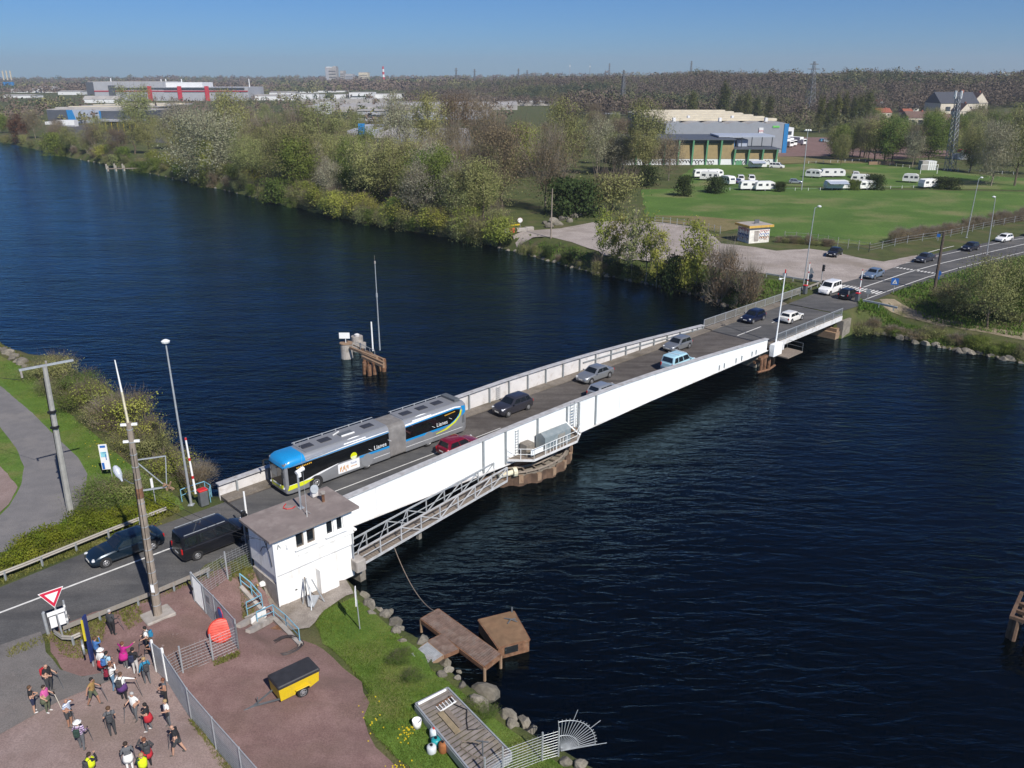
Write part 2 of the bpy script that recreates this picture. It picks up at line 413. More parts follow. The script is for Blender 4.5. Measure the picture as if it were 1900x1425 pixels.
mb = MB().mat(wm); mb.quad((-3000, -100, WZ), (3000, -100, WZ), (3000, 2600, WZ), (-3000, 2600, WZ))
struct(mb.build('water'))
# ---------------------------------------------------------------- surfaces laid on the ground
def sheet(name, poly, m, off=.05, step=1.0, rag=0.0, kind='structure'):
 poly = [Vector(p[:2]) for p in poly]
 B = []; n = len(poly)
 for i in range(n):
  a, b_ = poly[i], poly[(i + 1) % n]; k = max(1, int((b_ - a).length / step))
  for j in range(k):
   p = a.lerp(b_, j / k)
   if rag: p = p + Vector((R.uniform(-rag, rag), R.uniform(-rag, rag)))
   B.append(p)
 bx = [p.x for p in poly]; by = [p.y for p in poly]
 gx = np.arange(min(bx), max(bx), step); gy = np.arange(min(by), max(by), step)
 if len(gx) * len(gy) > 60000: raise RuntimeError('sheet too fine ' + name)
 I = []
 if len(gx) and len(gy):
  X, Y = np.meshgrid(gx, gy); X = X.ravel(); Y = Y.ravel()
  bl = [tuple(p) for p in B]
  ok = inpoly(X, Y, bl) & (dline(X, Y, bl + bl[:1]) > step * .45)
  I = [Vector((a, c)) for a, c in zip(X[ok], Y[ok])]
 V, _, Fc, *_r = delaunay_2d_cdt(B + I, [], [list(range(len(B)))], 1, 1e-5)
 z = H([p.x for p in V], [p.y for p in V]) + off
 o = MB().mat(m); o.add([(p.x, p.y, zz) for p, zz in zip(V, z)], [tuple(f) for f in Fc])
 ob = o.build(name, smooth=True)
 if kind: ob['kind'] = kind
 return ob
asph = zone_mat('asphalt', [(.078, .078, .080), (.105, .103, .103), (.135, .128, .122)], (.5, .12, 14.0), rough=.9, bump=.006, bscale=40.0, extra=((.040, .041, .045), .6, (.10, .75, 1)))
asph_old = zone_mat('old_asphalt', [(.125, .118, .115), (.16, .148, .143), (.19, .165, .155)], (.6, .2, 16.0), rough=.95, bump=.006, bscale=40.0)
asph_dark = zone_mat('path_asphalt', [(.150, .145, .148), (.178, .170, .172), (.20, .188, .182)], (.8, .2, 16.0), rough=.95, bump=.005, bscale=40.0)
red_m = zone_mat('red_gravel', [(.170, .105, .098), (.215, .138, .128), (.150, .098, .082)], (.9, .22, 13.0), bump=.015, bscale=20.0, extra=((.125, .085, .072), .55, (.12, .7, 1)))
pink_m = zone_mat('worn_red_gravel', [(.225, .165, .152), (.27, .205, .192), (.195, .148, .128)], (.7, .2, 13.0), bump=.012, bscale=20.0, extra=((.17, .13, .115), .5, (.6, .1, 1)))
gravel_m = zone_mat('gravel', [(.27, .235, .215), (.36, .315, .29), (.23, .195, .165)], (.25, .09, 6.0), bump=.02, bscale=12.0)
conc_g = zone_mat('concrete_ground', [(.22, .19, .165), (.30, .265, .235), (.16, .135, .11)], (1.2, .4, 14.0), bump=.01, bscale=25.0)
dirt_m = zone_mat('trodden_earth', [(.19, .155, .105), (.26, .215, .155), (.12, .12, .05)], (.8, .35, 10.0), bump=.02, bscale=12.0)
field_m = zone_mat('mown_field', [(.062, .118, .020), (.086, .152, .028), (.17, .165, .07)], (.10, .05, 2.2), bump=.05, bscale=2.0)
lawn_m = zone_mat('lawn', [(.068, .125, .018), (.100, .168, .028), (.150, .150, .05)], (.7, .22, 8.0), bump=.05, bscale=7.0)
dryg_m = zone_mat('dry_grass', [(.15, .13, .055), (.19, .155, .075), (.075, .10, .025)], (.3, .12, 5.0), bump=.05, bscale=4.0)
white_p = mat('road_paint', (.66, .65, .62), rough=.8, var=.12, scale=3, dirt=(.25, .25, .25), dirt_amt=.55, dirt_scale=6, coords='World')
def GTp(l): return [tuple(GT(x, y)[:2]) for x, y in l]
U = lambda *l: [UV(u, v) for u, v in l]
sheet('road', U((-130, 3.4), (-60, 2.6), (-41.6, 2.9), (-36, 3.5), (-26.3, 3.6), (-26.3, -3.9), (-31, -4.3), (-36, -4.2), (-43, -3.9), (-60, -4.2), (-130, -4.6)), asph, .05, 1.2)
far_c = [(57, 0), (65, .2), (76, .35), (88, -.1), (99, -1.1), (113, -3.1), (130, -5.7), (150, -10), (190, -21), (240, -38)]
def offline(c, d, side=0):
 out = []
 for i, p in enumerate(c):
  a = Vector(c[max(0, i - 1)]); b_ = Vector(c[min(len(c) - 1, i + 1)]); t = (b_ - a).normalized(); n_ = Vector((-t.y, t.x))
  dd = d(p[0]) if callable(d) else d
  out.append(tuple(Vector(p) + n_ * dd))
 return out
wl = lambda u: 3.4 if u < 80 else 4.9
wr = lambda u: -3.5 if u < 64 else (-4.4 if u < 80 else -5.6)
sheet('road', U(*(offline(far_c, wl) + offline(far_c, wr)[::-1])), asph, .05, 1.6)
# side road joining at the give-way sign, and the worn forecourt where the walkers stand
sheet('side_road', Gp([(-40, 1225), (0, 1203), (78, 1178), (88, 1215), (112, 1243), (150, 1257), (215, 1244), (205, 1262), (110, 1302), (0, 1362), (-80, 1400), (-500, 1500), (-500, 1330)], -.15), asph_old, .085, .8, .05)
sheet('forecourt', Gp([(215, 1240), (300, 1205), (345, 1165), (395, 1128), (300, 1190), (305, 1245), (350, 1310), (420, 1400), (520, 1530), (-400, 1640), (-500, 1500), (-80, 1395), (0, 1358), (110, 1298), (205, 1258)], -.35), pink_m, .065, .8, .12)
sheet('traffic_island', Gp([(95, 1168), (257, 1113), (362, 1074), (428, 1052), (445, 1062), (395, 1128), (340, 1166), (300, 1206), (215, 1241), (150, 1255), (112, 1241), (90, 1213)], -.1), red_m, .055, .7, .16)
sheet('yard', Gp([(420, 1105), (470, 1075), (500, 1105), (540, 1165), (600, 1195), (650, 1235), (690, 1290), (668, 1322), (700, 1372), (775, 1440), (900, 1560), (560, 1580), (350, 1308), (300, 1240), (300, 1205), (345, 1166)], -1.2), red_m, .075, .8, .2)
sheet('pavement', Gp([(455, 1030), (470, 1060), (500, 1120), (540, 1165), (575, 1160), (600, 1125), (640, 1098), (655, 1095), (640, 1060), (520, 1100), (470, 1000)], -1.6), conc_g, .095, .6, .05)
sheet('lawn', Gp([(600, 1130), (660, 1108), (700, 1145), (745, 1185), (790, 1215), (800, 1245), (840, 1275), (900, 1320), (1000, 1385), (1080, 1440), (1150, 1520), (900, 1560), (775, 1440), (700, 1372), (668, 1322), (690, 1290), (650, 1235), (600, 1195), (590, 1160)], -1.9), lawn_m, .035, .8, .1)
# left bank: tarmac path and pale footway on the lawn
sheet('lawn', Gp([(-300, 640), (-20, 652), (0, 660), (55, 690), (100, 745), (175, 805), (225, 850), (280, 890), (330, 925), (345, 945), (120, 1000), (0, 1060), (-300, 1180)], 0), lawn_m, .035, 1.0, .1)
sheet('path', Gp([(-260, 590), (-60, 668), (0, 716), (60, 767), (108, 815), (145, 850), (162, 880), (158, 918), (138, 950), (100, 982), (50, 1010), (0, 1028), (-80, 1050), (-300, 1120), (-300, 980), (-60, 985), (0, 958), (18, 940), (40, 900), (45, 868), (30, 832), (0, 792), (-80, 725), (-300, 640)], 0), asph_dark, .06, .8, .03)
sheet('footway', Gp([(-200, 820), (0, 866), (22, 890), (34, 905), (16, 938), (0, 952), (-200, 960)], 0), pink_m, .075, .6, .04)
# far bank: gravel ground beside the road, track, fields
sheet('gravel_ground', Gp([(950, 432), (985, 428), (1040, 424), (1110, 411), (1210, 411), (1290, 422), (1322, 436), (1338, 452), (1400, 459), (1440, 466), (1500, 462), (1545, 468), (1600, 480), (1640, 486), (1720, 470), (1700, 482), (1640, 503), (1600, 515), (1545, 530), (1500, 522), (1450, 512), (1400, 506), (1360, 503), (1300, 490), (1235, 488), (1180, 482), (1120, 470), (1060, 450), (1020, 440), (960, 438)], 0), gravel_m, .06, 1.6, .15)
sheet('track', GTp([(1632, 556), (1660, 556), (1690, 572), (1750, 593), (1830, 607), (1900, 618), (2050, 645), (2050, 660), (1900, 632), (1830, 618), (1740, 604), (1670, 586), (1640, 570)]), dirt_m, .05, 1.0, .1)
sheet('sports_field', Gp([(1190, 352), (1400, 345), (1640, 352), (1900, 356), (2300, 350), (2300, 420), (1900, 398), (1800, 425), (1700, 440), (1600, 456), (1470, 445), (1340, 425), (1200, 402)], 0), field_m, .05, 3.0, .5)
sheet('camping_field', Gp([(1255, 352), (1260, 330), (1300, 300), (1440, 306), (1600, 300), (1700, 312), (1880, 330), (2200, 340), (2200, 349), (1900, 353), (1640, 349), (1400, 344)], 0), field_m, .06, 3.0, .4)
sheet('dry_strip', Gp([(1440, 304), (1440, 291), (1560, 291), (1640, 298), (1600, 303)], 0), dryg_m, .09, 3.0, .4)
sheet('dry_verge', Gp([(1215, 400), (1300, 402), (1400, 412), (1420, 418), (1330, 432), (1290, 420), (1215, 411)], 0), dryg_m, .09, 2.0, .3)
sheet('lorry_yard', Gp([(1430, 291), (1440, 255), (1560, 255), (1625, 268), (1760, 280), (1760, 290), (1640, 296), (1560, 290)], 0), red_m, .08, 4.0)
sheet('industrial_yard', Gp([(105, 250), (130, 232), (330, 232), (520, 262), (900, 300), (900, 310), (600, 300), (300, 265), (210, 262)], 0), asph, .08, 6.0)
# road paint
def paint(segs, w=.14, off=.056):
 mb_ = MB().mat(white_p)
 for s in segs:
  pts = [Vector(p) for p in s[0]]; ww = s[1] if len(s) > 1 else w
  for a, c in zip(pts[:-1], pts[1:]):
   k = max(1, int((c - a).length / 3)); d = (c - a); n_ = Vector((-d.y, d.x, 0)).normalized() * ww / 2
   for j in range(k):
    p, q = a + d * (j / k), a + d * ((j + 1) / k)
    zp, zq = h1(p.x, p.y) + off, h1(q.x, q.y) + off
    mb_.quad((p.x - n_.x, p.y - n_.y, zp), (q.x - n_.x, q.y - n_.y, zq), (q.x + n_.x, q.y + n_.y, zq), (p.x + n_.x, p.y + n_.y, zp))
 return mb_.build('road_marking')
segs = [([UV(-130, -.2), UV(-60, -.1), UV(-27, .05)], .16)]
cl = [p for p in far_c if p[0] >= 72]; cl[0] = (74, .35)
segs += [([UV(*p) for p in cl], .2), ([UV(*p) for p in offline([p for p in far_c if p[0] > 64], lambda u: -3.2 if u < 76 else -3.6)], .16),
         ([UV(91, 3.6), UV(99, 2.6), UV(113, .5), UV(130, -2.2), UV(150, -6.5)], .16)]
segs += [([G(1658, 490), G(1676, 483), G(1700, 475), G(1740, 464), G(1770, 457)], .2)]
segs += [([G(8, 1217, -.05), G(0, 1220, -.05)], 1.0)]
for k in range(3): segs += [([G(36 - k * 42, 1200 + k * 14, -.1), G(58 - k * 42, 1192 + k * 14, -.1)], .55)]
for c0, n_, v0 in ((91.0, 14, 3.6), (71.2, 11, 2.9)):
 for k in range(n_):
  v = v0 - k * .56
  segs += [([UV(c0, v), UV(c0 + (.9 if c0 > 80 else 2.2), v)], .3)]
struct(paint(segs))
# ================================================================ the swing bridge and the works around it
M_WHITE = mat('white_paint', (.80, .805, .80), rough=.55, var=.05, scale=.6, dirt=(.42, .39, .33), dirt_amt=.28, dirt_scale=1.4, streak=(1.2, 1.2, .35))
M_WHITE2 = mat('weathered_white', (.60, .585, .58), rough=.65, var=.08, scale=1.0, dirt=(.30, .25, .2), dirt_amt=.6, dirt_scale=1.2)
M_FLANGE = mat('grey_flange', (.42, .42, .43), rough=.6, var=.15, scale=2.0, dirt=(.25, .22, .19), dirt_amt=.7, dirt_scale=1.6)
M_STIFF = mat('grey_steel', (.26, .285, .30), rough=.5, var=.12, scale=2, dirt=(.2, .13, .08), dirt_amt=.4, dirt_scale=2)
M_GALV = mat('galvanised_steel', (.40, .42, .44), rough=.45, metal=.35, var=.12, scale=4)
M_DARKG = mat('dark_grey_steel', (.10, .11, .12), rough=.5, var=.15)
M_RUST = mat('rusty_steel', (.155, .075, .04), rough=.9, var=.4, scale=3, dirt=(.26, .17, .11), dirt_amt=.7, dirt_scale=2.5, bump=.01)
M_RUSTL = mat('pale_rusty_steel', (.27, .18, .115), rough=.9, var=.3, scale=3, dirt=(.14, .07, .04), dirt_amt=.8, dirt_scale=3)
M_CONC = mat('concrete', (.34, .31, .285), rough=.9, var=.15, scale=2, dirt=(.16, .135, .10), dirt_amt=.7, dirt_scale=1.2, bump=.01)
M_CONCD = mat('stained_concrete', (.21, .185, .155), rough=.95, var=.25, scale=2, dirt=(.09, .075, .05), dirt_amt=.8, dirt_scale=1.5, bump=.02)
M_WOOD = mat('grey_timber', (.19, .155, .125), rough=.9, var=.3, scale=4, stretch=(1, 6, 1), bump=.008)
M_BLACK = mat('black_plastic', (.012, .012, .013), rough=.4, var=.1)
M_RED = mat('red_paint', (.50, .02, .02), rough=.45, var=.1)
M_REDO = mat('orange_red_plastic', (.62, .055, .03), rough=.5, var=.12)
M_BLUE = mat('pale_blue_paint', (.17, .40, .53), rough=.5, var=.1, dirt=(.3, .25, .2), dirt_amt=.4, dirt_scale=5)
M_GLASS = mat('dark_glass', (.012, .016, .02), rough=.04, var=.2, spec=.9)
M_CLEAR = mat('white_lacquer', (.80, .80, .79), rough=.35, var=.03)
M_MESH = mat('grey_infill_mesh', (.235, .225, .205), rough=.8, var=.12, scale=6)
deck_m = zone_mat('bridge_deck', [(.078, .068, .062), (.105, .094, .088), (.135, .122, .112)], (.5, .2, 10.0), rough=.85, bump=.006, bscale=30.0, extra=((.045, .04, .037), .7, (.08, .9, 1)))
walk_m = zone_mat('bridge_footway', [(.155, .135, .115), (.20, .175, .15), (.11, .095, .075)], (.9, .3, 9.0), rough=.95, bump=.008, bscale=25.0)
br = thing('swing_bridge', 'long white-girdered swing bridge carrying the bus and cars over the canal', 'bridge', ORI, AX)
def ztop(u): return float(np.interp(u, [-26.4, -21, -12, -4, 4, 10, 16, 26, 37.9], [1.38, 1.46, 1.75, 2.02, 2.14, 2.1, 1.95, 1.48, .80]))
def zbot(u): return float(np.interp(u, [-26.4, -20.7, -5, 4, 15, 37.9], [-.82, -.88, -1.22, -1.05, -.8, -.62]))
def girder(vo, vi, dz, name, label, m):
 g = MB().mat(m); us_ = list(np.linspace(-26.3, 37.8, 40)); ws = sorted((vo, vi))
 P = []
 for u in us_: P += [(u, ws[0], zbot(u)), (u, ws[1], zbot(u)), (u, ws[1], ztop(u) + dz - .06), (u, ws[0], ztop(u) + dz - .06)]
 Fc = [(0, 1, 2, 3), tuple(len(P) - 4 + k for k in (3, 2, 1, 0))]
 for i in range(len(us_) - 1):
  a = i * 4; b_ = a + 4
  Fc += [(a, b_, b_ + 1, a + 1), (a + 1, b_ + 1, b_ + 2, a + 2), (a + 2, b_ + 2, b_ + 3, a + 3), (a + 3, b_ + 3, b_, a)]
 g.add(P, [tuple(reversed(f)) for f in Fc]); o = g.build(name, br); o['label'] = label
 return o
def flange(vc, w, dz, zf, th, m, parent, name='flange', u0=-26.35, u1=37.85):
 g = MB().mat(m); us_ = list(np.linspace(u0, u1, 40)); P = []
 for u in us_: z = zf(u) + dz; P += [(u, vc - w / 2, z), (u, vc + w / 2, z), (u, vc + w / 2, z + th), (u, vc - w / 2, z + th)]
 Fc = [(0, 1, 2, 3), tuple(len(P) - 4 + k for k in (3, 2, 1, 0))]
 for i in range(len(us_) - 1):
  a = i * 4; b_ = a + 4
  Fc += [(a, b_, b_ + 1, a + 1), (a + 1, b_ + 1, b_ + 2, a + 2), (a + 2, b_ + 2, b_ + 3, a + 3), (a + 3, b_ + 3, b_, a)]
 g.add(P, [tuple(reversed(f)) for f in Fc]); return g.build(name, parent)
gn = girder(-4.40, -4.25, 0, 'girder', 'bright white plate girder facing the camera', M_WHITE)
gf = girder(4.75, 4.6, -.22, 'girder', 'weathered girder on the far side, ribbed towards the road', M_WHITE2)
flange(-4.28, .56, -.06, ztop, .07, M_FLANGE, gn); flange(4.64, .56, -.28, ztop, .07, M_FLANGE, gf)
flange(-4.36, .5, -.06, zbot, .058, M_WHITE2, gn, 'bottom_flange'); flange(4.7, .5, -.06, zbot, .058, M_FLANGE, gf, 'bottom_flange')
u = -24.9
while u < 37.6:                                          # ribs on the roadside face of the far girder
 g = MB().mat(M_STIFF); h = ztop(u) - .29; g.box((u, 4.50, h / 2 + .07), (.12, .195, h - .13)); g.build('stiffener', gf); u += 2.62 if u < 34 else 1.1
g = MB().mat(M_STIFF); g.beam((15, 4.53, ztop(15) - .95), (26, 4.53, ztop(26) - .80), .12, .10); g.beam((26, 4.53, ztop(26) - .80), (37.6, 4.53, ztop(37.6) - .62), .12, .10); g.build('rail', gf)
for u in (-7.6, -5.05, -1.2, 2.6, 4.15, 6.6):          # ribs on the outer face near the pivot
 g = MB().mat(M_STIFF); a, b_ = zbot(u), ztop(u); g.box((u, -4.48, (a + b_) / 2), (.16, .155, b_ - a - .15)); g.build('stiffener', gn)
for u in (27.6, 28.6, 31.0, 32.2, 34.4, 35.3):         # short brackets under the near girder
 g = MB().mat(M_STIFF); g.box((u, -4.46, zbot(u) + .35), (.10, .115, .55)); g.build('bracket', gn)
g = MB().mat(M_STIFF)
for u in (-3.9, -3.55): g.beam((u, -4.47, -.6), (u, -4.47, 1.6), .03, .03)
for k in range(9): g.beam((-3.9, -4.47, -.5 + k * .25), (-3.55, -4.47, -.5 + k * .25), .03, .03)
g.build('ladder', gn)
g = MB().mat(M_STIFF)
for dv in (-.1, -.75):
 for u in (3.0, 3.5): g.beam((u, -4.45 + dv, -.6), (u, -4.45 + dv, 2.3), .035, .035)
 for k in range(10): g.beam((3.0, -4.45 + dv, -.5 + k * .28), (3.5, -4.45 + dv, -.5 + k * .28), .03, .03)
g.build('ladder', gn)
g = MB().mat(M_STIFF)
for u in (2.2, 2.62): g.beam((u, 4.42, .15), (u, 4.42, 1.6), .03, .03)
for k in range(7): g.beam((2.2, 4.42, .25 + k * .2), (2.62, 4.42, .25 + k * .2), .03, .03)
g.build('ladder', gf)
for k in range(11):                                     # welded plate seams on the outer face
 u = -24 + k * 5.7; g = MB().mat(M_WHITE2); a, b_ = zbot(u), ztop(u); g.box((u, -4.404, (a + b_) / 2), (.035, .012, b_ - a - .2)); g.build('plate_seam', gn)
# deck: slab, footway strips and the cross girders under it
g = MB().mat(deck_m); g.box((5.75, -.35, -.10), (64.0, 7.5, .32)); dk = g.build('deck', br)
g = MB().mat(asph); g.box((-16.9, -.35, .062), (18.6, 7.1, .012)); g.build('road_surface', dk)
g = MB().mat(walk_m); g.box((5.75, 4.0, -.02), (64.0, 1.19, .40)); g.build('footway', br)
g = MB().mat(walk_m); g.box((5.75, -4.16, -.03), (64.0, .17, .36)); g.build('footway', br)
g = MB().mat(M_RUSTL)
for u in np.arange(-25, 37.8, 2.62): g.box((u, .1, -.62), (.25, 8.6, .7))
g.build('cross_girders', br)
g = MB().mat(white_p)
g.quad((-26.2, -1.75 + 1.0, .0725), (-2, -1.65 + 1.0, .0725), (-2, -1.55 + 1.0, .0725), (-26.2, -1.65 + 1.0, .0725))
g.quad((-26.2, -3.45, .0725), (-8, -3.45, .0725), (-8, -3.36, .0725), (-26.2, -3.36, .0725))
g.build('lane_marking', dk)
# low railing inside the near girder at the control-house end
rl = MB().mat(M_GALV)
for u in np.arange(-25.5, -4, 4.4): rl.box((u, -3.85, .60), (.06, .06, 1.05))
rl.beam((-25.5, -3.85, 1.10), (-7.9, -3.85, 1.10), .05, .05); rl.beam((-25.5, -3.85, .62), (-7.9, -3.85, .62), .03, .03)
rl.build('railing', br)
for u in (-26.3, 37.85): g = MB().mat(M_BLACK); g.box((u, -.1, .064), (.17, 8.2, .02)); g.build('expansion_joint', br)
# machinery platform hung on the near girder above the pivot
PZ = -.70
g = MB().mat(M_WOOD); g.prism([(-5, -4.55), (-3.4, -6.2), (2.2, -6.1), (3.9, -5.0), (3.9, -4.55)], PZ - .1, PZ); pf = g.build('platform', br)
g = MB().mat(M_WHITE2)
pl = [(-5, -4.62), (-3.4, -6.25), (2.2, -6.15), (3.95, -5.05)]
for a, b_ in zip(pl[:-1], pl[1:]): g.beam((*a, PZ - .07), (*b_, PZ - .07), .06, .2)
g.build('edge_beam', pf)
g = MB().mat(M_CLEAR)
for a, b_ in zip(pl[:-1], pl[1:]):
 a = Vector((*a, PZ)); b_ = Vector((*b_, PZ)); n_ = max(1, round((b_ - a).length / 1.5))
 for k in range(n_ + 1):
  p = a.lerp(b_, k / n_); g.cyl(p, p + Vector((0, 0, 1.0)), .03, n=6)
 for hh in (.5, 1.0): g.beam(a + Vector((0, 0, hh)), b_ + Vector((0, 0, hh)), .035, .035)
for k in range(7): g.cyl((-1.7 + k * .42, -6.12, PZ), (-1.7 + k * .42, -6.12, PZ + .9), .022, n=5)
g.build('guard_rail', pf)
g = MB().mat(mat('machine_housing_grey', (.20, .235, .25), rough=.5, var=.12, scale=2, dirt=(.3, .28, .26), dirt_amt=.4, dirt_scale=2))
hu = [(-1.55, -5.75), (1.75, -5.75), (1.75, -4.62), (-1.55, -4.62)]
g.add([(x, y, PZ) for x, y in hu] + [(x, y, PZ + 1.25) for x, y in hu] + [(-1.55, -5.2, PZ + 1.58), (1.75, -5.2, PZ + 1.58)],
      [(0, 1, 5, 4), (1, 2, 6, 9, 5), (2, 3, 7, 6), (3, 0, 4, 8, 7), (4, 5, 9, 8), (6, 7, 8, 9)])
hs_ = g.build('machine_housing', pf)
g = MB().mat(M_MESH); g.box((.55, -5.765, PZ + .6), (.9, .03, 1.0)); g.build('louvre', hs_)
g = MB().mat(M_CONCD); g.bbox((-3.0, -5.0, PZ + .55), (1.0, .9, 1.1), .05); g.build('control_cabinet', pf)
g = MB().mat(M_CLEAR); g.bbox((-2.75, -5.95, PZ + .55), (1.5, .06, .55), .01); g.build('white_panel', pf)
g = MB().mat(M_CLEAR); g.beam((2.0, -4.9, PZ + 1.5), (3.3, -5.5, PZ + .05), .12, .12); g.build('stay_tube', pf)
g = MB().mat(M_RUSTL); g.lathe([(.02, -.25), (.28, -.2), (.33, 0), (.25, .25), (.05, .32)], (3.2, -4.9, PZ + .3)); g.build('hydraulic_motor', pf)
g = MB().mat(M_RUST); g.box((-.4, -1, -1.5), (7.5, 7.2, .9)); g.build('pivot_frame', br)
g = MB().mat(mat('pale_yellow_paint', (.62, .57, .42), rough=.6, var=.15, dirt=(.25, .18, .1), dirt_amt=.6))
g.cyl((-6.3, -4.9, -1.75), (-4.9, -5.3, -1.65), .22, n=10); g.cyl((-5.0, -5.3, -1.65), (-4.7, -5.42, -1.65), .42, n=12); g.build('locking_motor', br)
# pivot pier: sheet-pile ring in the water
M_PILE = mat('dark_rust_pile', (.105, .062, .040), rough=.95, var=.4, scale=1.5, dirt=(.20, .13, .085), dirt_amt=.6, dirt_scale=1.2, bump=.01)
pv = thing('pivot_pier', 'round rusty sheet-pile pier under the middle of the swing bridge', 'bridge pier', UV(-1.4, 0, -6), AX)
g = MB().mat(M_PILE); n_ = 96; rr = lambda k: 6.55 if k % 4 < 2 else 6.28
P = [(rr(k) * math.cos(k / n_ * 6.28318), rr(k) * math.sin(k / n_ * 6.28318), z) for z in (0, 3.93) for k in range(n_)]
g.add(P, [(k, (k + 1) % n_, n_ + (k + 1) % n_, n_ + k) for k in range(n_)]); g.build('sheet_pile_ring', pv)
g = MB().mat(M_CONCD); g.lathe([(6.27, 0), (6.27, 3.85), (5.2, 3.86), (5.2, 3.4), (1.8, 3.4), (1.8, 4.3)], n=64); g.build('pier_cap', pv)
g = MB().mat(M_WOOD)
for r_, z in ((6.05, 4.05), (5.35, 4.2)):
 g.tube([(r_ * math.cos(a), r_ * math.sin(a), z) for a in np.linspace(0, 2 * math.pi, 49)[:-1]], .12, 4, True)
for a in np.linspace(0, 2 * math.pi, 33)[:-1]: g.beam((5.3 * math.cos(a), 5.3 * math.sin(a), 4.02), (6.2 * math.cos(a), 6.2 * math.sin(a), 4.02), .16, .12)
g.build('timber_fender', pv)
for k in range(0, 96, 4):
 g = MB().mat(M_RUSTL); a = (k + .5) / 96 * 6.28318; g.box((6.5 * math.cos(a), 6.5 * math.sin(a), 3.6 + R.uniform(-.1, .1)), (.25, .4, .7), a); g.build('pile_head', pv)
# fixed approach span at the far bank
fs = thing('approach_span', 'short fixed bridge span with mesh railings between the swing bridge and far bank', 'bridge', UV(38, 0, 0), AX)
SL = 18.6
g = MB().mat(asph); g.box((SL / 2 + .02, -.4, -.20), (SL, 7.7, .52)); g.build('deck', fs)
g = MB().mat(walk_m); g.box((SL / 2, 4.05, -.10), (SL, 1.2, .6)); g.build('footway', fs)
g = MB().mat(walk_m); g.box((SL / 2, -4.42, -.10), (SL, .34, .55)); g.build('footway', fs)
g = MB().mat(M_WHITE2); g.box((SL / 2, -4.65, -.33), (SL, .12, .62)); g.build('edge_beam', fs)
g = MB().mat(M_RUST); g.box((SL / 2, -4.0, -.62), (SL, .3, .5)); g.box((SL / 2, 4.2, -.62), (SL, .3, .5)); g.build('main_beams', fs)
for a in (.4, 8.6): g = MB().mat(white_p); g.quad((a, -.05, .0645), (a + 5.6, -.02, .0645), (a + 5.6, .12, .0645), (a, .09, .0645)); g.build('lane_marking', fs)
def railing(parent, v, u0, u1, h, step, name, infill=None, zb=.1):
 g = MB().mat(M_GALV)
 for u in np.arange(u0, u1 + .01, step): g.box((u, v, zb + h / 2 - .25), (.07, .07, h + .5))
 g.beam((u0, v, zb + h), (u1, v, zb + h), .06, .06); g.beam((u0, v, zb + .14), (u1, v, zb + .14), .04, .04)
 o = g.build(name, parent)
 if infill:
  g = MB().mat(infill);
  for k in range(int((u1 - u0) / .11)): g.box((u0 + .055 + k * .11, v, zb + .14 + (h - .14) / 2), (.055 if infill is M_MESH else .018, .012, h - .16))
  g.build('infill_bars', o)
 return o
railing(fs, 4.55, -.1, 24.5, 1.05, 2.45, 'railing', M_MESH, .2)
railing(fs, -4.66, 1.2, SL - .1, 1.0, 2.45, 'railing', M_STIFF, .05)
# abutments and the pier that carries the free end
def block(name, label, cat, uvs, z0, z1, m):
 c = UV(sum(p[0] for p in uvs) / len(uvs), sum(p[1] for p in uvs) / len(uvs), z0)
 o = thing(name, label, cat, c, AX); cu, cv = to_uv(c)
 return o, cu, cv
ab, cu, cv = block('bridge_abutment', 'concrete abutment under the bus end of the bridge beside the control house', 'abutment', [(-28, -4.3), (-26.4, 5.2)], -6, -.35, M_CONCD)
g = MB().mat(M_CONCD); g.box((-.35, 0, 2.75), (3.2, 10.2, 5.5)); g.build('abutment_wall', ab)
g = MB().mat(M_CONC); g.box((1.4, 0, 2.4), (.7, 10.0, 4.8)); g.build('bearing_shelf', ab)
ab2, cu, cv = block('bridge_abutment', 'stepped brown abutment where the approach span meets the far bank', 'abutment', [(56.7, -4.5), (58, 4.8)], -6, -.5, M_CONCD)
g = MB().mat(M_CONCD); g.box((0, 0, 2.7), (2.2, 10.6, 5.4)); g.build('abutment_wall', ab2)
g = MB().mat(M_RUSTL); g.box((-1.6, -2.2, 1.95), (1.4, 5.5, 3.9)); g.box((-1.35, -2.2, 4.12), (.9, 5.2, .44)); g.build('timber_shelf', ab2)
pr_, cu, cv = block('bridge_pier', 'rusty pier with a side platform under the free end of the swing bridge', 'bridge pier', [(36.5, -4.6), (40.5, 4.6)], -6, -.7, M_CONCD)
g = MB().mat(M_CONCD); g.box((.2, .8, 2.4), (2.6, 8.5, 4.8)); g.build('pier_wall', pr_)
g = MB().mat(M_RUST)
for a in (-1.6, -.8, 0.2, 1.2): g.cyl((a, -4.4, 0), (a, -4.4, 4.5), .22, n=8)
g.box((-.5, -4.4, 4.6), (3.4, .4, .3)); g.box((-.9, -3.8, 4.0), (2.6, .3, .3)); g.tube([(-3.2, -4.9, 3.3), (-1.2, -5.2, 3.25), (.6, -5.0, 3.3)], .14, 6); g.build('pile', pr_)
g = MB().mat(M_WOOD); g.box((2.2, -5.6, 4.62), (3.6, 2.1, .14)); pw = g.build('side_platform', pr_)
g = MB().mat(M_DARKG)
for q in ((3.95, -6.6), (3.95, -4.6), (2.4, -4.62)): g.cyl((*q, 4.69), (*q, 5.7), .03, n=6)
for hh in (5.2, 5.7): g.beam((3.95, -6.6, hh), (3.95, -4.6, hh), .04, .04); g.beam((3.95, -4.6, hh), (2.4, -4.62, hh), .04, .04)
g.build('guard_rail', pw)
cb = thing('signal_cabinet', 'white metal cabinet at the free end of the swing bridge, under the white mast', 'cabinet', UV(38.9, -5.0, -1.35), AX)
g = MB().mat(M_WHITE); g.bbox((0, 0, .75), (1.9, .62, 1.5), .03); g.build('body', cb)
